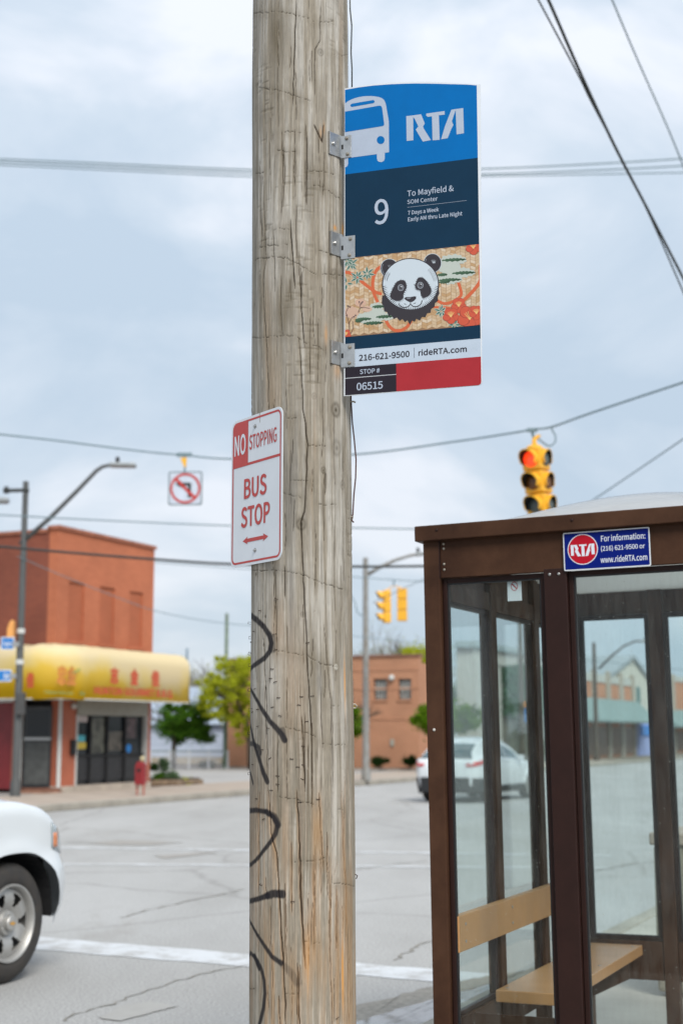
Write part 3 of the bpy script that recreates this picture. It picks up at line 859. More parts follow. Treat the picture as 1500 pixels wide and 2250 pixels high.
vc = N.new('ShaderNodeVertexColor'); vc.layer_name = 'wood'
tc = N.new('ShaderNodeTexCoord'); mp = N.new('ShaderNodeMapping'); mp.inputs['Scale'].default_value = (330, 330, 14); L.new(tc.outputs['Object'], mp.inputs[0])
no = N.new('ShaderNodeTexNoise'); no.inputs['Scale'].default_value = 1; no.inputs['Detail'].default_value = 5; no.inputs['Roughness'].default_value = .7; L.new(mp.outputs[0], no.inputs[0])
mr = N.new('ShaderNodeMapRange'); mr.inputs['From Min'].default_value = .3; mr.inputs['From Max'].default_value = .7; mr.inputs['To Min'].default_value = .80; mr.inputs['To Max'].default_value = 1.16; L.new(no.outputs[0], mr.inputs[0])
mx = N.new('ShaderNodeMix'); mx.data_type = 'RGBA'; mx.blend_type = 'MULTIPLY'; mx.inputs[0].default_value = 1
L.new(vc.outputs[0], mx.inputs[6]); L.new(mr.outputs[0], mx.inputs[7]); L.new(mx.outputs[2], p.inputs['Base Color'])
bp = N.new('ShaderNodeBump'); bp.inputs['Strength'].default_value = .5; bp.inputs['Distance'].default_value = .0012; L.new(no.outputs[0], bp.inputs['Height']); L.new(bp.outputs[0], p.inputs['Normal'])
me.materials.append(WOOD)
pole = thing('utility_pole', 'thick weathered wooden utility pole with black spray paint and rusty staples', 'utility pole', (PX, PY, 0.15))
shaft = bpy.data.objects.new('pole_shaft', me); COL.objects.link(shaft); shaft.parent = pole

def pole_frame(u, v, off=0.0):
    th, z = cyl(u, v)
    n = Vector((math.sin(th), -math.cos(th), 0)); ux = Vector((math.cos(th), math.sin(th), 0))
    return (Vector((pole_cx(z), PY, z)) + n * (PR + off + (2.4 - z) * .0009), ux, Vector((0, 0, 1)), n)

RUST = mat('rusty_wire', (0.055, 0.030, 0.020), .7, metal=.3, var=.2, scale=60)
def staple_mesh():
    mb = MB(); w = .0055; t = .0007
    mb.box(-w, w, -t, t, .004, .0055); mb.box(-w, -w + 2 * t, -t, t, -.004, .004); mb.box(w - 2 * t, w, -t, t, -.004, .004)
    return mb
stp = [(395, 340), (235, 465), (378, 690), (385, 850), (355, 1030), (340, 1135), (387, 1165), (418, 1315), (640, 1305), (745, 1305), (615, 1395), (360, 1415), (432, 1500), (690, 1560), (215, 1440), (335, 1920), (545, 1920), (655, 1795), (655, 1990), (605, 2010), (408, 2100), (650, 2120), (410, 2175), (350, 2240), (698, 772), (175, 670), (150, 775), (148, 885), (185, 1230), (160, 1430), (165, 1460), (215, 1600), (315, 1625), (260, 1835), (168, 1985), (135, 1850)]
pts_s = z1(stp) + z2([(270, 270), (610, 108), (785, 68), (240, 900), (545, 1070), (200, 75), (970, 2200)])
s0 = None
for k, (u, v) in enumerate(pts_s):
    O, ux, uy, n = pole_frame(u, v)
    M = Matrix((ux, uy, n)).transposed().to_4x4() @ Matrix.Rotation(rs.uniform(-.5, .5) if k % 3 == 0 else rs.uniform(-.12, .12), 4, 'Z') @ Matrix.Rotation(rs.uniform(-.5, .5), 4, 'X')
    M.translation = O - Vector(pole.location)
    if s0 is None: s0 = staple_mesh().build('staple', RUST, pole); o = s0
    else: o = s0.copy(); COL.objects.link(o)
    o.matrix_basis = M
# half pulled staples standing off the edge of the pole
for (u, v) in [(545, 1370), (542, 1402), (545, 1437), (541, 1462), (540, 1517), (544, 1560), (545, 1612), (544, 1700)]:
    th = -1.5; z = at(u, v, PY).z
    n = Vector((math.sin(th), -math.cos(th), 0)); ux = Vector((math.cos(th), math.sin(th), 0))
    M = Matrix((Vector((0, 0, 1)), ux, n)).transposed().to_4x4() @ Matrix.Rotation(rs.uniform(-.4, .4), 4, 'Y')
    M.translation = Vector((pole_cx(z), PY, z)) + n * (PR + .0035 + (2.4 - z) * .0009) - Vector(pole.location)
    o = s0.copy(); COL.objects.link(o); o.matrix_basis = M @ Matrix.Diagonal((rs.uniform(.6, 1), rs.uniform(.6, 1), rs.uniform(.5, 1.1), 1))

# ground wire stapled to the side
GW = mat('ground_wire', (0.030, 0.036, 0.032), .5, metal=.2, var=.1); GW2 = mat('rusted_ground_wire', (0.085, 0.028, 0.020), .6, metal=.2, var=.2, scale=40)
W = [(768, -30), (769, 20), (772.5, 55), (771, 115), (773, 150), (773, 195)]
mb = MB(); mb.tube([at(u, v, PY - .03) for u, v in W], .0026, 6); w1 = mb.build('ground_wire', GW, pole, smooth=True)
W = [(771, 862), (771, 878), (774, 930), (778, 965), (782, 1010), (781, 1050), (777, 1090), (775, 1130), (772, 1143), (777, 1148)]
mb = MB(); mb.tube([at(u, v, PY - .02) for u, v in W], .0026, 6); w2 = mb.build('ground_wire', GW2, pole, smooth=True, label='rusty red ground wire bowed out from the pole')
mb = MB(); mb.tube([at(u, v, PY - .02) for u, v in [(766, 883), (776, 882), (781, 884)]], .003, 6); w6 = mb.build('wire_staple', BOLT, pole)
mb = MB(); mb.tube([at(u, v, PY - .02) for u, v in [(767, 1135), (775, 1136), (773, 1142)]], .003, 6); w3 = mb.build('wire_staple', BOLT, pole)
mb = MB(); mb.tube([at(u, v, PY) for u, v in [(768, 1548), (780, 1548), (784, 1552), (781, 1556), (768, 1557)]], .0028, 6)
mb.box(-.004, .006, -.006, .006, -.05, .05, Matrix.Translation(at(770.5, 1551, PY)))
w4 = mb.build('wire_hook', BOLT, pole)
mb = MB(); mb.tube([at(u, v, PY) for u, v in [(779, 1921), (785, 1925), (782, 1932)]], .0018, 5); w5 = mb.build('wire_hook', RUST, pole)
for o in (w1, w2, w3, w4, w5, w6): o.data.transform(Matrix.Translation(-Vector(pole.location)))
shaft.data.transform(Matrix.Translation(-Vector(pole.location)))

# ------------------------------------------------------------------ bus stop sign
RFR = frame2((0.01, 4.45, 3.1), math.radians(18))
def z_a(x, y): return (700 + x / 3.75, 160 + y / 3.75)
def z_b(x, y): return (700 + x / 3.75, 500 + y / 3.75)
def PL(L_, zf, fr=RFR): return [px_on(fr, *zf(x, y)) for x, y in L_]
rta = thing('bus_stop_sign', 'tall blue and navy bus stop sign with panda artwork on the wooden pole', 'bus stop sign', Vector(RFR[0]))
top = PL([(213, 127), (330, 106), (450, 89), (580, 78), (700, 72), (800, 69), (900, 69), (1000, 73), (1100, 79), (1220, 86), (1332, 92)], z_a)
bl, br = px_on(RFR, *z_b(205, 1388)), px_on(RFR, *z_b(1345, 1297))
W_R = br[0]; rc = .012
bot = [(W_R - rc * (1 - math.sin(t)), br[1] + rc * (1 - math.cos(t))) for t in [math.radians(90 - 15 * k) for k in range(7)]]
panel = top + bot + [(bl[0] + .001, bl[1])]
mb = MB(); mb.prism(panel, RFR, -.003, .0); mb.build('sign_panel', WHITE_SIGN, rta)
def layer(polys, m, d, name, parent, fr=RFR):
    mb = MB()
    for q in polys: mb.flat(q, fr, d)
    o = mb.build(name, m, parent, fix=False); return o
e_ = .0022
inset_top = PL([(217, 137), (330, 117), (450, 102), (580, 92), (700, 87), (800, 85), (900, 86), (1000, 88), (1100, 91), (1220, 94), (1328, 97)], z_a)
y1 = PL([(217, 845)], z_a)[0][1]; y1b = PL([(1334, 684)], z_a)[0][1]; yb = (y1 + y1b) / 2
xl, xr = inset_top[0][0], W_R - e_
layer([[*inset_top[:-1], (xr, inset_top[-1][1]), (xr, yb), (xl, yb)]], BLUE_INK, .0006, 'blue_header', rta)
ya = sum(PL([(215, 268), (1345, 118)], z_b)[k][1] for k in (0, 1)) / 2      # top of the art band
yc = sum(PL([(215, 905), (1345, 797)], z_b)[k][1] for k in (0, 1)) / 2      # bottom of the art band
yd = sum(PL([(215, 1015), (1345, 906)], z_b)[k][1] for k in (0, 1)) / 2     # top of the phone strip
ye = sum(PL([(215, 1158), (1345, 1057)], z_b)[k][1] for k in (0, 1)) / 2    # bottom of the phone strip
xm = PL([(639, 1200)], z_b)[0][0]
layer([[(xl, ya), (xr, ya), (xr, yb), (xl, yb)]], NAVY_INK, .0006, 'navy_band', rta)
layer([[(xl, yd), (xr, yd), (xr, yc), (xl, yc)]], NAVY_INK, .0006, 'navy_band', rta)
layer([[(xl, ye), (xr, ye), (xr, yd), (xl, yd)]], PALE_INK, .0006, 'phone_strip', rta)
b0 = bl[1] + e_
layer([[(xm, b0), (xr - rc, b0)] + [(xr - rc * .9 * (1 - math.cos(t)), b0 + rc * .9 * (1 - math.sin(t))) for t in [math.radians(90 - 15 * k) for k in range(7)]] + [(xr, ye), (xm, ye)]], RED_INK, .0006, 'red_band', rta)
ys1 = sum(PL([(215, 1245), (636, 1205)], z_b)[k][1] for k in (0, 1)) / 2
layer([[(xl, b0), (xm, b0), (xm, ys1 - .0012), (xl, ys1 - .0012)], [(xl, ys1 + .0012), (xm, ys1 + .0012), (xm, ye), (xl, ye)]], DARK_INK, .0006, 'stop_number_box', rta)
# bus symbol
bus = PL([(217, 250), (240, 233), (270, 217), (300, 206), (330, 198), (365, 192), (400, 189), (435, 189), (465, 192), (495, 197), (520, 206), (538, 220), (550, 245), (556, 270), (566, 330), (578, 398), (580, 652), (545, 657), (544, 705), (538, 722), (525, 731), (511, 734), (497, 731), (485, 722), (480, 706), (480, 668), (217, 703)], z_a)
wheel = PL([(217, 703), (243, 699), (243, 748), (238, 764), (228, 774), (217, 777)], z_a)
wind = PL([(217, 318), (495, 269), (508, 269), (517, 275), (523, 287), (540, 418), (538, 430), (528, 437), (217, 487)], z_a)
slot = PL([(274, 252), (450, 222), (460, 228), (462, 238), (454, 247), (276, 279), (264, 275), (261, 262)], z_a)
hl_ = PL([(511 + 32 * math.cos(t * .35), 552 + 33 * math.sin(t * .35)) for t in range(18)], z_a)
layer([bus, wheel], SILVER_INK, .0010, 'bus_symbol', rta)
layer([wind, slot, hl_], BLUE_INK, .0014, 'bus_symbol_window', rta)
# route logo letters
def logo_polys():
    P_ = [[(722, 357), (780, 350), (780, 557), (724, 564)], [(780, 350), (845, 340), (875, 415), (861, 442), (866, 458), (800, 468), (822, 443), (793, 380), (780, 365)], [(866, 458), (925, 553), (858, 567), (800, 468)],
          [(888, 334), (1040, 311), (1040, 341), (992, 347), (997, 549), (938, 555), (935, 356), (902, 361), (888, 352)],
          [(1095, 300), (1134, 293), (1120, 330), (1098, 395), (1110, 425), (1092, 460), (1062, 535), (1008, 545), (1040, 440)], [(1130, 294), (1192, 285), (1195, 492), (1135, 503)]]
    out = []
    for q in P_:
        out.append([((x - 722) / 473, 1 - (y - (357 - .149 * (x - 722))) / 207) for x, y in q])
    return out
LOGO = logo_polys()
lb = px_box(RFR, z_a(722, 357) + (z_a(722, 564)[1],), z_a(1195, 287) + (z_a(1195, 493)[1],))
def logo_on(box, fr, d, m, parent):
    a0, b0_, a1, b1_ = box
    return layer([[(a0 + (a1 - a0) * x, b0_ + (b1_ - b0_) * y) for x, y in q] for q in LOGO], m, d, 'logo', parent, fr)
logo_on(lb, RFR, .0010, SILVER_INK, rta)
def tA(body, L_, R__, zf, m, bold=0.012, fr=RFR, parent=None, d=.0012, spacing=1.0):
    (u0, v0), (_, v1) = zf(L_[0], L_[1]), zf(L_[0], L_[2]); (u2, v2), (_, v3) = zf(R__[0], R__[1]), zf(R__[0], R__[2])
    bx = px_box(fr, (u0, v0, v1), (u2, v2, v3))
    return text_on(body, fr, *bx, d, m, parent or rta, bold, spacing)
tA('9', (460, 1046, 1256), (575, 1028, 1238), z_a, SILVER_INK, .012)
tA('To Mayfield &', (730, 968, 1035), (1112, 917, 983), z_a, SILVER_INK, .012)
tA('SOM Center', (730, 1048, 1083), (980, 1014, 1050), z_a, SILVER_INK, .010)
tA('7 Days a Week', (735, 1136, 1182), (990, 1103, 1147), z_a, SILVER_INK, .018)
tA('Early AM thru Late Night', (735, 1192, 1239), (1183, 1134, 1179), z_a, SILVER_INK, .018)
ln = PL([(730, 1111), (1218, 1046)], z_a); yl = (ln[0][1] + ln[1][1]) / 2
layer([[(ln[0][0], yl - .0004), (ln[1][0], yl - .0004), (ln[1][0], yl + .0004), (ln[0][0], yl + .0004)]], SILVER_INK, .0010, 'rule_line', rta)
tA('216-621-9500', (332, 1050, 1103), (748, 1011, 1062), z_b, DARK_INK, .018)
tA('rideRTA.com', (822, 1003, 1056), (1220, 972, 1024), z_b, DARK_INK, .018)
bar = PL([(787, 990), (787, 1074)], z_b)
layer([[(bar[1][0] - .0006, bar[1][1]), (bar[1][0] + .0006, bar[1][1]), (bar[0][0] + .0006, bar[0][1]), (bar[0][0] - .0006, bar[0][1])]], DARK_INK, .0010, 'rule_line', rta)
tA('STOP #', (340, 1169, 1209), (503, 1156, 1195), z_b, SILVER_INK, .02)
tA('06515', (313, 1281, 1344), (528, 1262, 1326), z_b, SILVER_INK, .018)

# ------- printed artwork: woven mat, branches, pines, blossoms and a panda face
ART = art_mat('printed_artwork')
class Ink:
    def __init__(self): self.v, self.f, self.c, self.d = [], [], [], 0.0008
    def poly(self, pts, col, zf=z_b, step=True, raw=False):
        if step: self.d += 1.2e-6
        q = pts if raw else [px_on(RFR, *zf(x, y)) for x, y in pts]
        q = [(min(max(a, xl), xr), min(max(b, yc), ya)) for a, b in q]
        n = len(self.v); O, ux, uy, nn = RFR
        self.v += [tuple(O + ux * a + uy * b + nn * self.d) for a, b in q]
        self.f.append(tuple(range(n, n + len(q)))); self.c.append(tuple(c_ * .80 for c_ in col))
    def stroke(self, pts, w, col, taper=False):
        m_ = len(pts)
        for i in range(m_ - 1):
            (x0, y0), (x1, y1_) = pts[i], pts[i + 1]
            L_ = math.hypot(x1 - x0, y1_ - y0) + 1e-6; nx, ny = -(y1_ - y0) / L_, (x1 - x0) / L_
            wa = w * ((1 - i / (m_ - 1)) if taper else 1) / 2; wb = w * ((1 - (i + 1) / (m_ - 1)) if taper else 1) / 2
            self.poly([(x0 + nx * wa, y0 + ny * wa), (x1 + nx * wb, y1_ + ny * wb), (x1 - nx * wb, y1_ - ny * wb), (x0 - nx * wa, y0 - ny * wa)], col)
            if not taper: self.poly(circle(x1, y1_, w / 2, n=8), col)
    def leaf(self, x, y, L_, w, ang, col):
        c, s_ = math.cos(ang), math.sin(ang); q = [(0, 0), (.3, .5), (.6, .4), (1, 0), (.6, -.4), (.3, -.5)]
        self.poly([(x + c * a * L_ - s_ * b * w, y + s_ * a * L_ + c * b * w) for a, b in q], col)
ink = Ink(); rg = random.Random(5)
def sq(pts, n=6):
    out = []
    for i in range(len(pts) - 1):
        p0 = pts[max(i - 1, 0)]; p1 = pts[i]; p2 = pts[i + 1]; p3 = pts[min(i + 2, len(pts) - 1)]
        for k in range(n):
            t = k / n
            out.append(tuple(.5 * ((2 * p1[j]) + (-p0[j] + p2[j]) * t + (2 * p0[j] - 5 * p1[j] + 4 * p2[j] - p3[j]) * t * t + (-p0[j] + 3 * p1[j] - 3 * p2[j] + p3[j]) * t ** 3) for j in (0, 1)))
    out.append(pts[-1]); return out
ink.poly([(xl, yc), (xr, yc), (xr, ya), (xl, ya)], (.30, .17, .085), raw=True)
# herringbone weave, in sign coordinates (metres)
ink.d += 2e-5
cw = .0160
for i in range(-1, int((xr - xl) / cw) + 2):
    for j in range(-2, int((ya - yc) / (cw * .62)) + 3):
        x0 = xl + i * cw; y0 = yc + j * cw * .62; sgn = 1 if i % 2 else -1
        h = cw * .29; dy = cw * .38 * sgn; g = .0006
        tone = rg.choice([(.56, .40, .24), (.62, .47, .31), (.50, .31, .15), (.60, .44, .28), (.66, .54, .40)])
        if y0 - h < yc - .004 or y0 + h > ya + .004: continue
        ink.poly([(x0 + g, y0 - dy / 2 - h), (x0 + cw - g, y0 + dy / 2 - h), (x0 + cw - g, y0 + dy / 2 + h), (x0 + g, y0 - dy / 2 + h)], tone, step=False, raw=True)
OR = (.62, .12, .035); GR = (.045, .11, .055); PA = (.50, .55, .50); RD = (.60, .085, .035); INKD = (.022, .016, .022); FACE = (.58, .66, .73)
ink.d += 2e-5
for pts, w in (([(215, 365), (270, 378), (330, 425), (400, 480), (460, 525), (510, 545)], 26), ([(520, 318), (480, 345), (455, 400), (445, 470), (455, 540), (485, 610)], 26),
               ([(550, 755), (580, 810), (625, 845), (680, 845), (730, 815), (760, 770)], 26), ([(975, 600), (1030, 625), (1090, 615), (1150, 580), (1175, 540), (1150, 450)], 24),
               ([(1340, 280), (1330, 340), (1332, 430), (1290, 500), (1225, 570), (1170, 620)], 28), ([(940, 655), (1010, 655), (1080, 660)], 18)):
    ink.stroke(sq(pts), w, OR)
def cloud(cx, cy, rx, ry, col=PA):
    pts = []
    for k in range(26):
        t = 2 * math.pi * k / 26; r_ = 1 + .13 * math.sin(k * 2.9) + .06 * math.sin(k * 1.3)
        pts.append((cx + rx * math.cos(t) * r_, cy + ry * math.sin(t) * r_))
    ink.poly(pts, col)
for a_ in ((1110, 265, 105, 45), (1080, 330, 90, 60), (1180, 370, 105, 40), (1075, 420, 105, 45), (480, 650, 60, 32), (420, 745, 110, 50), (470, 700, 80, 45), (560, 735, 60, 30)): cloud(*a_)
def pine(x0, x1, y):
    n = 14; pts = []
    for k in range(n + 1):
        t = k / n; pts.append((x0 + (x1 - x0) * t, y - 16 * math.sin(math.pi * t) ** .5 - 5 * (k % 2) - (x1 - x0) * .05 * t))
    for k in range(n, -1, -1):
        t = k / n; pts.append((x0 + (x1 - x0) * t, y + 12 * math.sin(math.pi * t) ** .5 - 4 * (k % 3) - (x1 - x0) * .05 * t))
    ink.poly(pts, GR)
for a_ in ((1010, 1215, 275), (1095, 1290, 382), (975, 1060, 395), (985, 1175, 440), (990, 1080, 455), (440, 545, 658), (300, 435, 762), (470, 610, 742), (365, 530, 795), (300, 360, 775)): pine(*a_)
for (cx, cy, n_) in ((265, 300, 9), (320, 410, 10), (400, 380, 7), (1010, 690, 9), (230, 460, 4), (240, 270, 6), (1120, 800, 6)):
    for k in range(n_):
        a = 2 * math.pi * k / n_ + rg.uniform(-.3, .3); L_ = rg.uniform(35, 62)
        ink.leaf(cx + 6 * math.cos(a), cy + 6 * math.sin(a), L_ + 6, 24, a, PA)
        ink.leaf(cx + 8 * math.cos(a), cy + 8 * math.sin(a), L_, 15, a, (.05, .15, .11))
cloud(345, 620, 45, 35, (.62, .40, .30)); cloud(270, 700, 60, 50, (.60, .40, .30)); cloud(400, 670, 40, 25, (.62, .42, .32))
for pts in ([(255, 860), (250, 790), (235, 730)], [(250, 790), (275, 740), (305, 725)], [(325, 700), (345, 660), (335, 615)], [(345, 660), (385, 660), (420, 665)], [(235, 730), (225, 700), (250, 645)], [(345, 640), (362, 615)], [(262, 880), (285, 830), (280, 770)]): ink.stroke(pts, 5, (.10, .05, .04))
for (x, y) in ((335, 612), (362, 612), (352, 622), (240, 645), (258, 655), (305, 722), (232, 722), (290, 735)): ink.poly(circle(x, y, 7, n=6), (.07, .04, .05))
def flower(cx, cy, r_):
    for k in range(5):
        a = 2 * math.pi * k / 5 + .3
        ink.poly([(cx + r_ * .55 * math.cos(a) + r_ * .52 * math.cos(b) * (1 + .10 * math.sin(3 * b)), cy + r_ * .55 * math.sin(a) + r_ * .52 * math.sin(b)) for b in [2 * math.pi * j / 12 for j in range(12)]], (.36, .05, .025))
        ink.poly([(cx + r_ * .55 * math.cos(a) + r_ * .46 * math.cos(b), cy + r_ * .55 * math.sin(a) + r_ * .46 * math.sin(b)) for b in [2 * math.pi * j / 12 for j in range(12)]], RD)
    for k in range(6):
        a = -.9 + k * .32
        ink.stroke([(cx, cy + r_ * .2), (cx + r_ * .55 * math.sin(a), cy - r_ * .5 * math.cos(a))], 4, (.80, .52, .18))
for a_ in ((1275, 160, 62), (1155, 640, 62), (1090, 725, 66), (1245, 740, 100), (1300, 700, 60), (225, 880, 42)): flower(*a_)
# panda face
fur = [(524, 560), (520, 620), (537, 655), (540, 690), (565, 695), (575, 728), (600, 722), (620, 752), (645, 740), (668, 768), (690, 752), (712, 778), (732, 762), (752, 800), (770, 765), (792, 775), (805, 750), (835, 765), (850, 735), (880, 738), (893, 705), (922, 700), (928, 668), (955, 652), (960, 620), (985, 600), (980, 575), (995, 540), (985, 480)]
for cx, cy in ((583, 335), (938, 292)):
    ink.poly(circle(cx, cy, 75, 80, 26), FACE); ink.poly(circle(cx, cy, 71, 76, 26), INKD)
    for k in range(9):
        a = -2.3 + k * .19; ink.stroke([(cx + 12 + 8 * math.cos(a), cy + 8 + 8 * math.sin(a)), (cx + 6 + 34 * math.cos(a), cy + 34 * math.sin(a))], 3.4, (.45, .50, .55), True)
    ink.stroke([(cx + 60 * math.cos(t), cy + 64 * math.sin(t)) for t in [1.9 + .2 * k for k in range(10)]], 3, (.30, .34, .38))
ink.poly(fur, INKD)
ink.poly(circle(757, 468, 236, 217, 40), INKD)
ink.poly(circle(757, 466, 226, 208, 40), FACE)
for k in range(44):
    t = .1 + k * (math.pi - .2) / 43
    x_, y_ = 757 + 226 * math.cos(t), 466 + 208 * math.sin(t); L_ = 26 + 12 * ((k * 7) % 5) / 4
    ink.stroke([(x_, y_), (x_ + (757 - x_) * L_ / 230, y_ + (410 - y_) * L_ / 300)], 7, INKD, True)
for k in range(26):
    t = 3.35 + k * .028 if k < 13 else 5.55 + (k - 13) * .045
    for q in (0, 1):
        r_ = .97 - .08 * q; x_, y_ = 757 + 226 * r_ * math.cos(t), 466 + 208 * r_ * math.sin(t)
        ink.stroke([(x_, y_), (x_ + (5 if k < 13 else -10), y_ + 20)], 3, (.10, .10, .12), True)
def patch(pts, seed):
    r2 = random.Random(seed); q = sq(pts + [pts[0]], 4)
    ink.poly(q, INKD); cx = sum(p_[0] for p_ in q) / len(q); cy = sum(p_[1] for p_ in q) / len(q)
    for p_ in q[::1]:
        dx, dy = p_[0] - cx, p_[1] - cy; L_ = math.hypot(dx, dy)
        ink.stroke([(p_[0] - dx * .1, p_[1] - dy * .1), (p_[0] + dx / L_ * r2.uniform(8, 18), p_[1] + dy / L_ * r2.uniform(8, 18) + 5)], 8, INKD, True)
patch([(612, 500), (640, 450), (680, 432), (712, 442), (725, 490), (700, 545), (690, 588), (650, 605), (605, 588), (590, 555)], 1)
patch([(796, 470), (820, 415), (862, 415), (900, 455), (928, 510), (915, 555), (870, 578), (848, 555), (838, 520), (803, 502)], 2)
for cx, cy in ((677, 495), (838, 475)):
    ink.poly(circle(cx, cy, 25, 27, 20), (.42, .46, .52)); ink.poly(circle(cx, cy, 21, 23, 20), INKD); ink.poly(circle(cx, cy, 15, 17, 16), (.22, .24, .28)); ink.poly(circle(cx, cy + 1, 11, 12, 16), INKD); ink.poly(circle(cx + 6, cy - 8, 5, 5, 8), (.7, .74, .78))
ink.poly([(706, 580), (722, 572), (755, 572), (790, 566), (804, 568), (803, 585), (790, 600), (770, 613), (748, 613), (725, 602), (712, 592)], INKD)
ink.poly([(722, 580), (745, 577), (765, 577), (750, 588), (730, 588)], (.20, .22, .25))
ink.stroke([(757, 612), (757, 634)], 7, INKD)
ink.stroke(sq([(663, 625), (672, 645), (700, 658), (735, 652), (757, 634), (782, 650), (815, 648), (842, 630), (852, 602)]), 7, INKD)
ink.stroke([(705, 628), (728, 634)], 7, INKD, True); ink.stroke([(800, 620), (775, 630)], 7, INKD, True)
me = bpy.data.meshes.new('panda_artwork'); me.from_pydata(ink.v, [], ink.f)
ca = me.color_attributes.new('ink', 'FLOAT_COLOR', 'CORNER')
arr = np.array([c for f_, c in zip(ink.f, ink.c) for _ in f_], dtype=np.float32)
ca.data.foreach_set('color', np.concatenate([arr, np.ones((len(arr), 1), np.float32)], 1).ravel())
me.materials.append(ART)
o = bpy.data.objects.new('panda_artwork', me); COL.objects.link(o); o.parent = rta

# brackets
def bolt(fr, a, b, d, r, parent, name='bolt', hex_=True):
    O, ux, uy, n = fr; mb = MB(); c = O + ux * a + uy * b
    mb.lathe([(r * 1.45, d), (r * 1.45, d + .0012), (r * .9, d + .0013)], c, n, 16)
    mb.lathe([(r, d + .0012), (r, d + .005), (r * .7, d + .0062)], c, n, 6)
    return mb.build(name, BOLT if not hex_ else STEEL, parent)
for (pu, pv, uv, s1, s2) in (((711, 284), (758, 300), (731, 316), (761, 303.5), (763, 338)), ((713, 504), (758, 516), (734, 535), (769, 524.5), (767, 560)), ((713, 744), (758, 756), (735, 775), (768, 762.5), (767, 797.5))):
    pf = pole_frame(*uv)
    a0, bt = px_on(pf, *pu); a1, _ = px_on(pf, *pv)
    a0 = min(a0, -.016)
    h = .0385
    bk = bpy.data.objects.new('bracket', None); COL.objects.link(bk); bk.parent = rta
    bm_ = MB(); O, ux, uy, n = pf
    bm_.prism([(-.017, -h), (.036, -h), (.036, h), (-.017, h)], pf, .002, .0045)
    bm_.prism([(-.0205, -h), (-.0175, -h), (-.0175, h), (-.0205, h)], pf, -.006, .010)
    bm_.build('plate', STEEL, bk, bevel=.0006)
    s1a = px_on(RFR, *s1, d=.004); s2a = px_on(RFR, *s2, d=.004)
    cy = (s1a[1] + s2a[1]) / 2
    tm = MB(); tw = s1a[0] + .016
    tm.prism([(-.012, cy - h), (tw, cy - h), (tw, cy + h), (-.012, cy + h)], RFR, .0016, .0034)
    tm.build('tab', STEEL, bk, bevel=.0005)
    sm_ = MB(); sm_.prism([(-.010, cy - .008), (-.003, cy - .008), (-.003, cy + .008), (-.010, cy + .008)], RFR, .0030, .0038); sm_.build('slot', BLACK, bk)
    b_ = bolt(pf, 0, 0, .0045, .0058, bk)
    for q in (s1a, s2a): bolt(RFR, q[0], q[1], .0034, .0046, bk, hex_=False)
localize(rta)

# ------------------------------------------------------------------ no stopping sign
NFR = frame2((-0.2635, 4.463, 2.47), math.radians(55))
def z_c(x, y): return (480 + x / 4.6875, 880 + y / 4.6875)
ns = thing('no_stopping_sign', 'small white and red NO STOPPING BUS STOP sign with double arrow', 'sign', Vector(NFR[0]))
al = px_on(NFR, *z_c(132, 800))[0]; ar = px_on(NFR, *z_c(657, 800))[0]
bt_ = (px_on(NFR, *z_c(150, 1705))[1] + px_on(NFR, *z_c(600, 1640))[1]) / 2 - .004
tp_ = (px_on(NFR, *z_c(195, 200))[1] + px_on(NFR, *z_c(600, 75))[1]) / 2
rr_ = .030
mb = MB(); mb.prism(rrect(al, bt_, ar, tp_, rr_), NFR, -.0022, 0); mb.build('sign_panel', WHITE_SIGN, ns, bevel=.0004)
i1, i2 = .0085, .0150
out_, in_ = rrect(al + i1, bt_ + i1, ar - i1, tp_ - i1, rr_ * .75), rrect(al + i2, bt_ + i2, ar - i2, tp_ - i2, rr_ * .55)
mb = MB(); k = len(out_); O, ux, uy, n = NFR
mb.add([O + ux * a + uy * b + n * .0005 for a, b in out_ + in_], [(i, (i + 1) % k, (i + 1) % k + k, i + k) for i in range(k)])
mb.build('red_border', SIGN_RED, ns)
ymid = (px_on(NFR, *z_c(160, 700))[1] + px_on(NFR, *z_c(612, 585))[1]) / 2
ymt = (px_on(NFR, *z_c(305, 637))[1] + px_on(NFR, *z_c(612, 560))[1]) / 2
xb = px_on(NFR, *z_c(306, 450))[0]
hw_ = .0042
lay = [[(al + i1 + .002, ymid), (ar - i1 - .002, ymid), (ar - i1 - .002, ymid + 2 * hw_), (al + i1 + .002, ymid + 2 * hw_)]]
blk = [(al + i1 + .002, ymid), (xb, ymid), (xb, tp_ - i1 - .001), (al + i1 + .022, tp_ - i1 - .001), (al + i1 + .008, tp_ - i1 - .008), (al + i1 + .002, tp_ - i1 - .022)]
layer([blk], SIGN_RED, .0008, 'red_panel', ns, NFR); layer(lay, SIGN_RED, .0006, 'red_divider', ns, NFR)
tN = lambda body, L_, R__, m, bold: tA(body, L_, R__, z_c, m, bold, NFR, ns, .0011)
tN('NO', (168, 368, 578), (283, 337, 556), WHITE_SIGN, .025)
tN('STOPPING', (320, 350, 503), (600, 276, 432), SIGN_RED, .012)
tN('BUS', (265, 803, 1012), (497, 752, 972), SIGN_RED, .024)
tN('STOP', (235, 1095, 1312), (530, 1042, 1262), SIGN_RED, .024)
aL, aR = px_on(NFR, *z_c(250, 1450)), px_on(NFR, *z_c(512, 1400)); ay = (aL[1] + aR[1]) / 2
hd = (aR[0] - aL[0]) * .2; hh = .0125; sh = .0058
layer([[(aL[0], ay), (aL[0] + hd, ay - hh), (aL[0] + hd * .85, ay - sh), (aR[0] - hd * .85, ay - sh), (aR[0] - hd, ay - hh), (aR[0], ay), (aR[0] - hd, ay + hh), (aR[0] - hd * .85, ay + sh), (aL[0] + hd * .85, ay + sh), (aL[0] + hd, ay + hh)]], SIGN_RED, .0008, 'double_arrow', ns, NFR)
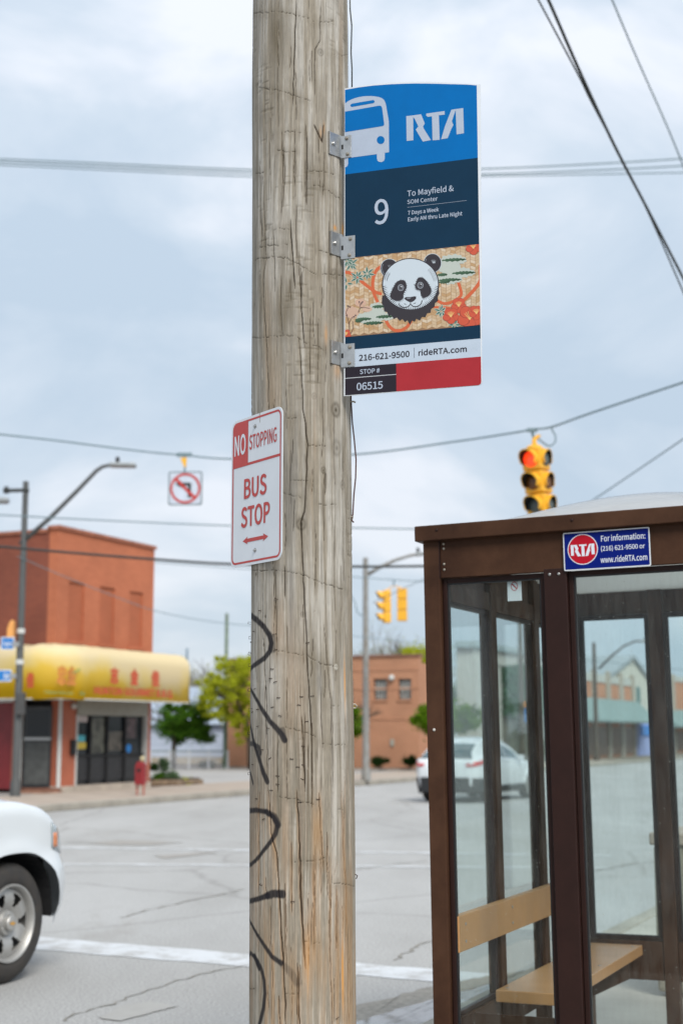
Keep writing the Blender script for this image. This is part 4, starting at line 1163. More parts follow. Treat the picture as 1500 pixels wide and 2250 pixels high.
for (x, y) in ((378, 265), (376, 1543)):
    a, b = px_on(NFR, *z_c(x, y)); bolt(NFR, a, b, .0, .0048, ns)
localize(ns)
# ------------------------------------------------------------------ bus shelter (street frame, origin at its outer near kerb-side corner)
SB, SA = -2.012, 5.27
GLASS = glass_mat('shelter_glass', (0.930, 0.968, 0.965), .018)
shel = street('bus_shelter', 'brown metal bus shelter with dusty glass panes and translucent domed roof', 'bus shelter', SB, SA, 0.15)
shel.rotation_euler = (0, math.radians(-0.8), -ST)
DEP, LEN = 1.55, 2.12           # depth across (x), length along (y)
ZR = 2.366                      # roof edge top above pavement
ZT = 2.155                      # top of openings
pw = 0.068
def post(x0, x1, y0, y1, z0=0.0, z1=ZR - .06, m=BRONZE, name='post'):
    mb = MB(); mb.box(x0, x1, y0, y1, z0, z1); return mb.build(name, m, shel, bevel=.003)
def bar(x0, x1, y0, y1, z0, z1, m=BRONZE_D, name='frame_bar', bev=.002):
    mb = MB(); mb.box(x0, x1, y0, y1, z0, z1); return mb.build(name, m, shel, bevel=bev)
# near end wall: wide corner post, slim inner frames, centre mullion
post(0, pw, 0, .075)
NM0, NM1 = 0.492, 0.582         # centre mullion of the near wall
post(NM0, NM1, .004, .070, 0, ZT + .01, BRONZE_D)
post(DEP - pw, DEP, 0, .075)
# kerb-side wall posts
for y in (0.685, 1.335): post(.004, .062, y - .036, y + .036)
post(0, pw, LEN - .075, LEN)
post(DEP - pw, DEP, LEN - .075, LEN)
for x in (.475, 1.05): post(x - .036, x + .036, LEN - .068, LEN - .006)
# fascia boards and roof trim
def fascia(x0, x1, y0, y1, z0=ZT, z1=ZR - .055):
    mb = MB(); mb.box(x0, x1, y0, y1, z0, z1); return mb.build('fascia_board', BRONZE, shel, bevel=.002)
fascia(pw + .002, DEP - pw - .002, .006, .032)
fascia(.003, .034, .077, LEN - .077)
fascia(DEP - .034, DEP - .003, .077, LEN - .077)
fascia(pw + .002, DEP - pw - .002, LEN - .034, LEN - .004)
ov = .026
def trim(x0, x1, y0, y1, z0=ZR - .062):
    mb = MB(); mb.box(x0, x1, y0, y1, z0, ZR); return mb.build('roof_trim', BRONZE, shel, bevel=.004)
trim(-ov, DEP + ov, -ov, .055)
trim(-ov, DEP + ov, LEN - .055, LEN + ov)
trim(-ov, .055, .057, LEN - .057)
trim(DEP - .055, DEP + ov, .057, LEN - .057)
# translucent dome
dm = bpy.data.materials.new('translucent_dome'); dm.use_nodes = True
N, L = dm.node_tree.nodes, dm.node_tree.links; N.clear()
o_ = N.new('ShaderNodeOutputMaterial'); d1 = N.new('ShaderNodeBsdfDiffuse'); d1.inputs[0].default_value = (.90, .92, .94, 1)
t1 = N.new('ShaderNodeBsdfTranslucent'); t1.inputs[0].default_value = (.72, .75, .75, 1); g1 = N.new('ShaderNodeBsdfGlossy'); g1.inputs['Roughness'].default_value = .12
x1 = N.new('ShaderNodeMixShader'); x1.inputs[0].default_value = .55; L.new(d1.outputs[0], x1.inputs[1]); L.new(t1.outputs[0], x1.inputs[2])
f1 = N.new('ShaderNodeFresnel'); f1.inputs[0].default_value = 1.45
x2 = N.new('ShaderNodeMixShader'); L.new(f1.outputs[0], x2.inputs[0]); L.new(x1.outputs[0], x2.inputs[1]); L.new(g1.outputs[0], x2.inputs[2])
tp1 = N.new('ShaderNodeBsdfTransparent'); x3 = N.new('ShaderNodeMixShader'); x3.inputs[0].default_value = .72; L.new(tp1.outputs[0], x3.inputs[1]); L.new(x2.outputs[0], x3.inputs[2])
L.new(x3.outputs[0], o_.inputs[0])
dm2 = bpy.data.materials.new('milky_ceiling_sheet'); dm2.use_nodes = True
N, L = dm2.node_tree.nodes, dm2.node_tree.links; N.clear()
o_ = N.new('ShaderNodeOutputMaterial'); d1 = N.new('ShaderNodeBsdfDiffuse'); d1.inputs[0].default_value = (.70, .71, .70, 1)
t1 = N.new('ShaderNodeBsdfTranslucent'); t1.inputs[0].default_value = (.80, .80, .78, 1)
x1 = N.new('ShaderNodeMixShader'); x1.inputs[0].default_value = .8; L.new(d1.outputs[0], x1.inputs[1]); L.new(t1.outputs[0], x1.inputs[2]); L.new(x1.outputs[0], o_.inputs[0])
mb = MB(); n1, n2 = 26, 34; vs = []
for i in range(n1 + 1):
    for j in range(n2 + 1):
        a, b = i / n1, j / n2
        prof = (1 - abs(2 * a - 1) ** 2.0) ** 1.0 * (1 - abs(2 * b - 1) ** 2.4) ** .7 if 0 < a < 1 and 0 < b < 1 else 0
        vs.append((.05 + (DEP - .10) * a, .05 + (LEN - .10) * b, ZR - .012 + .195 * max(0, prof)))
mb.add(vs, [(i * (n2 + 1) + j, (i + 1) * (n2 + 1) + j, (i + 1) * (n2 + 1) + j + 1, i * (n2 + 1) + j + 1) for i in range(n1) for j in range(n2)])
mb.build('roof_dome', dm, shel, smooth=True)
mb = MB(); mb.box(.036, DEP - .036, .036, LEN - .036, ZR - .092, ZR - .086); mb.build('ceiling_sheet', dm2, shel)
# inner frames + gaskets + panes
ZB = 0.36                      # bottom rail underside
def pane_x(x0, x1, yc, z0, z1, near=True):
    """pane in an end wall, between posts; frame bars around it"""
    f = .018
    y0, y1 = yc - .014, yc + .014
    bar(x0, x0 + f, y0, y1, z0, z1); bar(x1 - f, x1, y0, y1, z0, z1)
    bar(x0 + f, x1 - f, y0, y1, z1 - f, z1); bar(x0 + f, x1 - f, y0, y1, z0, z0 + f)
    g = .006
    for (a, b, c, d) in ((x0 + f, x0 + f + g, z0 + f, z1 - f), (x1 - f - g, x1 - f, z0 + f, z1 - f), (x0 + f + g, x1 - f - g, z1 - f - g, z1 - f), (x0 + f + g, x1 - f - g, z0 + f, z0 + f + g)):
        mb = MB(); mb.box(a, b, yc - .008, yc + .008, c, d); mb.build('gasket', GASKET, shel)
    mb = MB(); mb.box(x0 + f + .001, x1 - f - .001, yc - .003, yc + .003, z0 + f, z1 - f); mb.build('glass_pane', GLASS, shel, bevel=0)
def pane_y(y0, y1, xc, z0, z1):
    f = .016
    x0, x1 = xc - .012, xc + .012
    bar(x0, x1, y0, y0 + f, z0, z1); bar(x0, x1, y1 - f, y1, z0, z1)
    bar(x0, x1, y0 + f, y1 - f, z1 - f, z1); bar(x0, x1, y0 + f, y1 - f, z0, z0 + f)
    mb = MB(); mb.box(xc - .003, xc + .003, y0 + f, y1 - f, z0 + f, z1 - f); mb.build('glass_pane', GLASS, shel)
zr0, zr1 = .325, .455           # bottom rail
pane_x(pw + .002, NM0 - .002, .040, .42, ZT - .002)
pane_x(NM1 + .002, DEP - pw - .002, .040, .42, ZT - .002)
bar(pw + .002, NM0 - .002, .010, .066, zr0, .418, BRONZE, 'bottom_rail'); bar(NM1 + .002, DEP - pw - .002, .010, .066, zr0, .418, BRONZE, 'bottom_rail')
ys = [.077, .647, .723, 1.297, 1.373, LEN - .077]
for k in range(3):
    pane_y(ys[2 * k], ys[2 * k + 1], .034, zr1 + .002, ZT - .08)
    bar(.008, .058, ys[2 * k] + .001, ys[2 * k + 1] - .001, zr0, zr1, BRONZE, 'bottom_rail')
    bar(.012, .056, ys[2 * k] + .001, ys[2 * k + 1] - .001, ZT - .078, ZT - .002, BRONZE, 'top_rail')
xs = [pw + .002, .437, .513, 1.012, 1.088, DEP - pw - .002]
for k in range(3):
    pane_x(xs[2 * k], xs[2 * k + 1], LEN - .038, zr1 + .06, ZT - .002)
    bar(xs[2 * k], xs[2 * k + 1], LEN - .062, LEN - .012, zr0, zr1 + .058, BRONZE, 'bottom_rail')
# rivets on the fascia and trim
def rivet(x, z, y=.0, r=.006, m=BOLT):
    mb = MB(); mb.lathe([(r, -.001), (r * .95, .002), (r * .5, .0035)], (x, y, z), (0, -1, 0), 10); mb.build('rivet', m, shel, smooth=True)
for z in (ZR - .075, ZR - .094, ZR - .156, ZR - .178): rivet(pw + .018, z, .006, .0055)
rivet(.07, ZR - .022, -ov, .006, BRONZE_D); rivet(.62, ZR - .024, -ov, .006, BRONZE_D); rivet(1.2, ZR - .024, -ov, .006, BRONZE_D)
rivet(NM0 + .024, ZT - .012, .004, .006, STEEL); rivet(NM0 + .060, ZT - .012, .004, .006, STEEL)
rivet(.030, 1.56, 0, .006, mat('chipped_paint', (.5, .48, .45), .8, var=0))
# corner cover seam
bar(pw - .001, pw + .003, -.0005, .003, ZT, ZR - .062, BRONZE_D, 'seam', 0)

# --- the bench inside
PLANK = mat('tan_bench_plank', (0.46, 0.235, 0.090), .5, var=.08, scale=3, stretch=(1, 1, 1), bump=.03, bscale=40)
PLANK_E = mat('tan_bench_plank_seat', (0.48, 0.255, 0.110), .38, var=.08, scale=3, bump=.03, bscale=40)
ben = street('bench', 'tan plank bench with separate backrest board fixed inside the brown shelter', 'bench', SB, SA, 0.15)
ben.rotation_euler = shel.rotation_euler
mb = MB(); mb.box(.070, .345, .535, 2.01, .452, .500); mb.build('seat_plank', PLANK_E, ben, bevel=.004)
mb = MB(); mb.box(.064, .100, .035, 1.93, .715, .850); mb.build('backrest_plank', PLANK, ben, bevel=.003)
for y in (.30, 1.75):
    mb = MB(); fr_ = (Vector((0, y, 0)), Vector((1, 0, 0)), Vector((0, 0, 1)), Vector((0, 1, 0)))
    mb.prism([(.062, .24), (.062, .450), (.335, .450), (.335, .375)] if y > 1 else [(.062, .20), (.062, .450), (.40, .450), (.40, .40)], fr_, -.004, .004); mb.build('bracket', BRONZE, ben)
for y in (.11, .70, 1.36, 1.85):
    for z in (.75, .815):
        mb = MB(); mb.lathe([(.006, 0), (.006, .002), (.003, .003)], (.100, y, z), (1, 0, 0), 10); mb.build('screw', STEEL, ben)
for (x, y) in ((.10, .60), (.31, .60), (.10, 1.30), (.31, 1.30), (.10, 1.94), (.31, 1.94)):
    mb = MB(); mb.lathe([(.008, 0), (.008, .0015), (.004, .0025)], (x, y, .500), (0, 0, 1), 10); mb.build('screw', STEEL, ben)

# --- information sign on the fascia
IFR0 = (S(SB, SA, 0.15), Vector((cA, -sA, 0)), Vector((0, 0, 1)), Vector((-sA, -cA, 0)))
IFR = (IFR0[0] + IFR0[3] * .004, IFR0[1] * math.cos(.014) + IFR0[2] * math.sin(.014), IFR0[2] * math.cos(.014) - IFR0[1] * math.sin(.014), IFR0[3])
def z_i(x, y): return (1000 + x / 3, 1050 + y / 3)
def z_j(x, y): return (900 + x / 2.5, 1080 + y / 2.5)
isg = thing('information_sign', 'small dark blue transit information sign with red round logo on brown fascia', 'sign', IFR[0])
q = [px_on(IFR, *z_i(x, y)) for x, y in ((708, 360), (1277, 328), (1292, 583), (718, 613))]
ix0, ix1 = (q[0][0] + q[3][0]) / 2, (q[1][0] + q[2][0]) / 2; iy1, iy0 = (q[0][1] + q[1][1]) / 2, (q[2][1] + q[3][1]) / 2
mb = MB(); mb.prism(rrect(ix0, iy0, ix1, iy1, .006), IFR, -.002, .001); mb.build('sign_panel', WHITE_SIGN, isg)
IBLUE = mat('info_blue_ink', (0.002, 0.011, 0.16), .5, var=.04, spec=.1); IRED = mat('info_red_ink', (.42, .008, .022), .5, var=.04, spec=.1); IWH = mat('info_white_ink', (.62, .66, .74), .4, var=0)
layer([rrect(ix0 + .0045, iy0 + .0045, ix1 - .0045, iy1 - .0045, .003)], IBLUE, .0014, 'blue_field', isg, IFR)
cc = px_on(IFR, *z_i(840, 472)); cr = (px_on(IFR, *z_i(940, 472))[0] - px_on(IFR, *z_i(740, 472))[0]) / 2
cr = min(cr, (iy1 - iy0) * .41)
layer([circle(cc[0], cc[1], cr, cr, 40)], IWH, .0018, 'logo_ring', isg, IFR); layer([circle(cc[0], cc[1], cr * .945, cr * .945, 40)], IRED, .0020, 'logo_disc', isg, IFR)
logo_on(px_box(IFR, z_i(762, 446) + (z_i(762, 515)[1],), z_i(918, 432) + (z_i(918, 503)[1],)), IFR, .0023, IWH, isg)
tI = lambda body, L_, R__: tA(body, L_, R__, z_i, IWH, .014, IFR, isg, .0020)
tI('For information:', (960, 374, 419), (1252, 362, 404)); tI('(216) 621-9500 or', (960, 444, 488), (1250, 434, 474)); tI('www.rideRTA.com', (957, 517, 560), (1265, 500, 545))
localize(isg)
# --- notice behind the glass
nt_ = street('no_smoking_notice', 'small white notice with red circle stuck inside the shelter glass', 'notice', SB, SA, 0.15)
nt_.rotation_euler = shel.rotation_euler
NF = (Vector((0, .047, 0)), Vector((1, 0, 0)), Vector((0, 0, 1)), Vector((0, -1, 0)))
nb0 = px_on((S(SB, SA + .047, .15), *IFR0[1:]), 1130, 1278); nb1 = px_on((S(SB, SA + .047, .15), *IFR0[1:]), 1162, 1322)
mb = MB(); mb.prism([(nb0[0], nb1[1]), (nb1[0], nb1[1]), (nb1[0], ZT - .022), (nb0[0], ZT - .022)], NF, 0, .001); mb.build('sheet', WHITE_SIGN, nt_)
cx_ = (nb0[0] + nb1[0]) / 2; cz_ = ZT - .045
mb = MB(); O, ux, uy, n = NF
ro, ri = circle(cx_, cz_, .014, .018, 24), circle(cx_, cz_, .0115, .0155, 24)
mb.add([O + ux * a + uy * b + n * .0014 for a, b in ro + ri], [(i, (i + 1) % 24, (i + 1) % 24 + 24, i + 24) for i in range(24)]); mb.build('red_ring', IRED, nt_)
mb = MB(); mb.flat([(cx_ - .012, cz_ + .009), (cx_ - .009, cz_ + .012), (cx_ + .012, cz_ - .009), (cx_ + .009, cz_ - .012)], NF, .0014); mb.build('red_bar', IRED, nt_)

# --- concrete litter bin beyond the shelter
bn = street('litter_bin', 'square pale concrete litter bin standing beyond the brown shelter', 'litter bin', -1.93, 8.75, 0.15)
AGG = mat('exposed_aggregate', (0.36, 0.32, 0.25), .95, var=.22, scale=60, bump=.5, bscale=90)
mb = MB(); mb.box(.0, .62, .0, .62, .03, .88); mb.build('body', AGG, bn, bevel=.02)
mb = MB(); mb.box(-.02, .64, -.02, .64, .881, .955); mb.build('rim', CONC_TAN, bn, bevel=.012)
mb = MB(); mb.box(.08, .54, .08, .54, 0, .031); mb.build('foot', CONC, bn)
mb = MB(); mb.lathe([(.17, .957), (.17, .965), (.14, .966), (.14, .956)], (.31, .31, 0), (0, 0, 1), 24); mb.build('opening_ring', BLACK, bn)
# ------------------------------------------------------------------ vehicles
def smooth_curve(pts, ys):
    """smooth profile through (y, value) control points"""
    P = np.array(pts, float)
    d = np.gradient(P[:, 1], P[:, 0])
    # monotone-ish: limit slopes
    h = np.diff(P[:, 0]); s_ = np.diff(P[:, 1]) / h
    m_ = np.zeros(len(P)); m_[0], m_[-1] = s_[0], s_[-1]
    for i in range(1, len(P) - 1):
        m_[i] = 0 if s_[i - 1] * s_[i] <= 0 else 2 * s_[i - 1] * s_[i] / (s_[i - 1] + s_[i])
    out = np.empty(len(ys))
    for k, y in enumerate(ys):
        y = min(max(y, P[0, 0]), P[-1, 0]); i = min(max(np.searchsorted(P[:, 0], y) - 1, 0), len(P) - 2)
        t = (y - P[i, 0]) / h[i]
        out[k] = (P[i, 1] * (2 * t ** 3 - 3 * t ** 2 + 1) + h[i] * m_[i] * (t ** 3 - 2 * t ** 2 + t) + P[i + 1, 1] * (-2 * t ** 3 + 3 * t ** 2) + h[i] * m_[i + 1] * (t ** 3 - t ** 2))
    return out

def car_shell(c):
    """lower body loft. returns MB for body, plus functions"""
    ys = np.unique(np.concatenate([np.linspace(0, c['L'], 150)] + [w + c['R'] * np.array([-1.0, -.995, -.98, -.95, .95, .98, .995, 1.0]) for w in c['wheels']]
                                  + [np.linspace(c['L'] - .12, c['L'], 10), np.linspace(0, .12, 10)]))
    hw = smooth_curve(c['hw'], ys); sh = smooth_curve(c['shoulder'], ys); sill = smooth_curve(c['sill'], ys); crown = smooth_curve(c['crown'], ys)
    zb = sill.copy(); da = np.full(len(ys), 9.0)
    for w in c['wheels']:
        q = np.abs(ys - w) / c['R']
        arch = np.where(q < 1, c['wz'] + c['R'] * c.get('ay', 1.0) * np.clip(1 - q ** c.get('ap', 2.5), 0, 1) ** (1 / c.get('ap', 2.5)), -9)
        zb = np.maximum(zb, arch)
    NS = 16; rc = c.get('rc', .07)
    secs = []
    for i, y in enumerate(ys):
        pts = []
        z0, z1 = zb[i], max(sh[i] - rc, zb[i] + .02)
        for k in range(NS):
            t = k / (NS - 1); z = z0 + (z1 - z0) * t
            zn = (z - c['wz']) / (sh[i] - c['wz'] + 1e-6)
            x = hw[i] * (1 - c.get('tuck', .035) * (zn - .55) ** 2 * 3)
            for w in c['wheels']:      # flared arch lips
                r_ = math.hypot(y - w, z - c['wz']); ex = (r_ - c['R'])
                if z > c['wz'] - .1: x += c.get('flare', .02) * math.exp(-(ex / .075) ** 2)
            if c.get('bumper') and y > c['L'] - .62: x += c['bumper'] * math.exp(-((z - .60) / .20) ** 4) * min(1, (y - c['L'] + .62) / .12)
            if c.get('crease'):
                x -= .012 * math.exp(-((z - c['crease']) / .03) ** 2)
            pts.append((x, z))
        xs_ = pts[-1][0]
        for k in range(1, 7):
            a = math.radians(15 * k); pts.append((xs_ - rc * (1 - math.cos(a)), z1 + rc * math.sin(a)))
        xe = pts[-1][0]; ze = pts[-1][1]
        for k in range(1, 7):
            t = k / 6; pts.append((xe * (1 - t), ze + crown[i] * (1 - (1 - t) ** 2)))
        secs.append([(x, y, z) for x, z in pts])
    mb = MB(); n = len(secs[0])
    full = [[(-x, y, z) for x, y, z in reversed(s_[:-1])] for s_ in secs]
    allv = []
    for s_, f_ in zip(secs, full): allv += s_ + f_
    m_ = n + n - 1
    mb.v = allv
    mb.f = [(i * m_ + k, i * m_ + k + 1, (i + 1) * m_ + k + 1, (i + 1) * m_ + k) for i in range(len(secs) - 1) for k in range(m_ - 1)]
    mb.f += [tuple(range(m_)), tuple((len(secs) - 1) * m_ + k for k in reversed(range(m_)))]
    # underside (between the wheels only, keeps the arches open)
    return mb, ys, hw, sh, zb

def greenhouse(g, paint, glass, root):
    """cabin loft; side faces and sloped ends become glass between pillars"""
    ys = np.linspace(g['y0'], g['y1'], 72)
    zr = smooth_curve(g['roof'], ys); belt = smooth_curve(g['belt'], ys); wb = smooth_curve(g['wb'], ys); wr = smooth_curve(g['wr'], ys)
    secs = []
    for i, y in enumerate(ys):
        pts = []; top = max(zr[i], belt[i] + .004); rc = min(.07, (top - belt[i]) * .4)
        H = top - belt[i]; full = max(1e-3, H / g['H'])
        xw = wb[i] + (wr[i] - wb[i]) * min(1, full)
        for k in range(7):
            t = k / 6; pts.append((wb[i] + (xw - wb[i]) * t, belt[i] + (H - rc) * t))
        for k in range(1, 5):
            a = math.radians(22.5 * k); pts.append((pts[6][0] - rc * (1 - math.cos(a)), belt[i] + H - rc + rc * math.sin(a)))
        xe = pts[-1][0]
        for k in range(1, 6):
            t = k / 5; pts.append((xe * (1 - t), top + .03 * full * (1 - (1 - t) ** 2)))
        s_ = [(x, y, z) for x, z in pts]; secs.append(s_ + [(-x, yy, z) for x, yy, z in reversed(s_[:-1])])
    m_ = len(secs[0]); side = {0, 1, 2, 3, 4, 5}; side |= {m_ - 2 - k for k in side}
    B, Gs, Ge, Gr = MB(), MB(), MB(), MB()
    V = [p for s_ in secs for p in s_]
    B.v = list(V); Gs.v = list(V); Ge.v = list(V); Gr.v = list(V)
    for i in range(len(secs) - 1):
        y = (ys[i] + ys[i + 1]) / 2
        for k in range(m_ - 1):
            f_ = (i * m_ + k, i * m_ + k + 1, (i + 1) * m_ + k + 1, (i + 1) * m_ + k)
            hh = zr[i] - belt[i]
            kk = min(k, m_ - 2 - k)
            if k in side and kk >= 1 and kk <= 4 and any(a < y < b for a, b in g['panes']) and hh > .10: Gs.f.append(f_)
            elif kk >= 10 and g['wind'][0] < y < g['wind'][1]: Ge.f.append(f_)
            elif kk >= 10 and g['rear'][0] < y < g['rear'][1]: Gr.f.append(f_)
            else: B.f.append(f_)
    for mb, nm, mt in ((B, 'cabin', paint), (Gs, 'side_windows', glass), (Ge, 'windscreen', glass), (Gr, 'rear_window', glass)):
        used = sorted({i for f_ in mb.f for i in f_}); mp_ = {a: b for b, a in enumerate(used)}
        mb.v = [mb.v[i] for i in used]; mb.f = [tuple(mp_[i] for i in f_) for f_ in mb.f]
        if mb.f: mb.build(nm, mt, root, auto=35)

def tyre_wheel(root, x, y, z, R, W, side, rimR, holes=6, steel=True):
    """wheel with its outer face on the +x side if side > 0"""
    wl_ = bpy.data.objects.new('wheel', None); COL.objects.link(wl_); wl_.parent = root
    ax = (side, 0, 0); O = (x, y, z)
    mb = MB(); r0 = rimR
    prof = [(r0, -W / 2), (r0 + .03, -W / 2 - .004), (R - .05, -W / 2), (R - .012, -W / 2 + .03), (R, -W / 2 + .05), (R, -.055), (R - .010, -.052), (R - .010, -.045), (R, -.042), (R, -.006), (R - .010, -.004), (R - .010, .004), (R, .006),
            (R, .042), (R - .010, .045), (R - .010, .052), (R, .055), (R, W / 2 - .05), (R - .012, W / 2 - .03), (R - .035, W / 2 - .008), (R - .06, W / 2), (r0 + .055, W / 2 + .004), (r0 + .03, W / 2 + .004), (r0 + .012, W / 2 - .004), (r0, W / 2 - .012)]
    mb.lathe(prof, O, ax, 72, close=True); mb.build('tyre', TYRE, wl_, auto=50)
    # tread lugs
    mb = MB(); lug = 62
    for k in range(lug):
        a = 2 * math.pi * k / lug
        M = Matrix.Translation(O) @ Matrix.Rotation(a, 4, 'X')
        for s_ in (-1, 1): mb.box(s_ * (W / 2 - .075) - .026, s_ * (W / 2 - .075) + .026, -.012, .012, R - .008, R + .0012, M)
    tl = mb.build('tread_lug', TYRE, wl_, kind='stuff')
    # rim
    f0 = W / 2
    mb = MB(); mb.lathe([(r0 + .004, f0 - .002), (r0 + .004, f0 + .006), (r0 - .008, f0 + .006), (r0 - .016, f0 - .004), (r0 - .024, f0 - .030), (r0 - .030, f0 - .10), (r0 - .034, -W / 2), (r0 - .002, -W / 2)], O, ax, 64, close=True)
    mb.build('rim', RIM, wl_, auto=40)
    # dished face with real openings
    Or = Vector(O); seg = 96; radii = [.045, .078, .088, r0 * .46, r0 * .56, r0 * .68, r0 * .79, r0 - .026]
    hts = [f0 - .020, f0 - .022, f0 - .050, f0 - .030, f0 - .018, f0 - .018, f0 - .026, f0 - .036]
    if not steel: hts = [f0 - .03] * 2 + [f0 - .035, f0 - .03, f0 - .025, f0 - .02, f0 - .015, f0 - .01]
    mb = MB(); base = []
    for r_, h_ in zip(radii, hts):
        for k in range(seg):
            a = 2 * math.pi * k / seg; mb.v.append((x + side * h_, y + r_ * math.cos(a), z + r_ * math.sin(a)))
    th = .007
    n0 = len(mb.v); mb.v += [(vx - side * th, vy, vz) for vx, vy, vz in mb.v]
    solid = {}
    for i in range(len(radii) - 1):
        for k in range(seg):
            ph = ((k + .5) / seg * holes + .5) % 1.0
            if steel: hole = i in (3, 4, 5) and abs(ph - .5) < (.15, .21, .24)[i - 3]
            else: hole = i in (2, 3, 4, 5) and abs(ph - .5) < (.16 + .05 * (i - 2))
            solid[i, k] = not hole
    for (i, k), s_ in solid.items():
        if not s_: continue
        a, b, c_, d = i * seg + k, i * seg + (k + 1) % seg, (i + 1) * seg + (k + 1) % seg, (i + 1) * seg + k
        mb.f += [(a, b, c_, d), (a + n0, d + n0, c_ + n0, b + n0)]
        for (q, e0, e1) in (((i - 1, k), a, b), ((i + 1, k), d, c_), ((i, (k - 1) % seg), a, d), ((i, (k + 1) % seg), b, c_)):
            if not solid.get(q, False): mb.f.append((e0, e1, e1 + n0, e0 + n0))
    mb.build('wheel_face', RIM, wl_, auto=50)
    mb = MB(); mb.lathe([(r0 - .036, f0 - .12), (r0 - .036, f0 - .125)], O, ax, 40); mb.build('brake_shield', BLACK, wl_)
    # hub: lug nuts and centre cap
    for k in range(6 if steel else 5):
        a = 2 * math.pi * (k + .5) / (6 if steel else 5)
        mb = MB(); mb.lathe([(.012, f0 - .05), (.012, f0 - .022), (.007, f0 - .018)], (x, y + .066 * math.cos(a), z + .066 * math.sin(a)), ax, 8); mb.build('lug_nut', RIM, wl_)
    mb = MB(); mb.lathe([(.052, f0 - .03), (.052, f0 + .006), (.046, f0 + .013), (.02, f0 + .016), (.001, f0 + .016)], O, ax, 32); mb.build('centre_cap', RIM, wl_, auto=40)
    return wl_

AMBER = mat('amber_lens', (.62, .20, .07), .2, var=0, coat=.5); LAMP = mat('headlight_lens', (.30, .34, .36), .08, var=0, spec=.9, coat=1)
REDL = mat('red_tail_lens', (.50, .018, .018), .15, var=0, coat=1); CLAD = mat('black_cladding', (.016, .017, .019), .6, var=.1)
CGLASS = mat('car_glass', (.05, .08, .09), .04, var=0, spec=.9, coat=1)

# --- white pickup truck, only its front corner shows
TR = dict(L=5.45, bumper=.055, wheels=[.98, 4.57], R=.475, wz=.40, ap=2.7, ay=1.0, rc=.10, flare=.022, tuck=.030,
          hw=[(0, .80), (.05, .90), (.2, .93), (4.85, .93), (5.02, .920), (5.16, .875), (5.28, .79), (5.39, .65), (5.45, .50)],
          shoulder=[(0, .95), (.03, 1.10), (.1, 1.17), (1.95, 1.17), (2.0, 1.17), (3.9, 1.23), (4.0, 1.23), (4.6, 1.225), (4.9, 1.18), (5.06, 1.11), (5.19, 1.00), (5.33, .85), (5.45, .70)],
          sill=[(0, .55), (.3, .50), (1.6, .42), (3.8, .42), (4.9, .34), (5.2, .34), (5.45, .38)],
          crown=[(0, .01), (2.0, .02), (3.7, .06), (4.3, .085), (5.0, .07), (5.3, .05), (5.45, .02)])
tk = street('pickup_truck', 'white pickup truck with silver steel wheel stopped on the road by the pole', 'pickup truck', -7.16, 8.23 - 4.57)
mb, ys_, hw_a, sh_a, zb_a = car_shell(TR)
mb.build('body', WHITE_PAINT, tk, auto=38)
greenhouse(dict(y0=1.95, y1=4.05, H=.60, roof=[(1.95, 1.20), (2.02, 1.60), (2.15, 1.76), (2.6, 1.80), (3.2, 1.78), (3.45, 1.70), (4.05, 1.17)], belt=[(1.95, 1.14), (4.05, 1.14)], wb=[(1.95, .88), (4.05, .86)], wr=[(1.95, .70), (4.05, .68)],
                panes=[(2.12, 2.62), (2.70, 3.50)], wind=(3.42, 4.0), rear=(1.95, 2.06)), WHITE_PAINT, CGLASS, tk)
# wheel wells, chassis
for w in TR['wheels']:
    k_ = 20
    for sx in (-1, 1):
        mb = MB()
        ring = []
        vs = []
        for x_ in (sx * .915, sx * .50):
            for k in range(k_ + 1):
                a = math.pi * k / k_; ca_, sa_ = math.cos(a), math.sin(a)
                e = 2 / 2.7
                vs.append((x_, w + TR['R'] * .985 * math.copysign(abs(ca_) ** e, ca_), TR['wz'] + TR['R'] * .985 * abs(sa_) ** e))
        mb.add(vs, [(k, k + 1, k + k_ + 2, k + k_ + 1) for k in range(k_)] + [tuple(range(k_ + 1, 2 * k_ + 2))])
        mb.build('wheel_well', BLACK, tk)
mb = MB(); mb.box(-.48, .48, .1, 5.2, .32, .62); mb.box(-.84, .84, 1.52, 4.05, .35, .60); mb.build('chassis', BLACK, tk)
for (y, s_) in ((.98, 1), (.98, -1), (4.57, 1), (4.57, -1)): tyre_wheel(tk, s_ * .80, y, .405, .402, .235, s_, .258)
# gold cross-shaped badge on the hub cap of each near wheel
GOLD = mat('gold_badge', (.65, .35, .08), .35, metal=.4, var=0)
for y in (.98, 4.57):
    mb = MB(); fr_ = (Vector((.80 + .1175 + .0165, y, .405)), Vector((0, 1, 0)), Vector((0, 0, 1)), Vector((1, 0, 0)))
    mb.prism([(-.028, -.006), (-.010, -.006), (-.008, -.013), (.014, -.013), (.012, -.006), (.028, -.006), (.024, .006), (.008, .006), (.006, .013), (-.016, .013), (-.014, .006), (-.032, .006)], fr_, 0, .002); mb.build('badge', GOLD, tk)
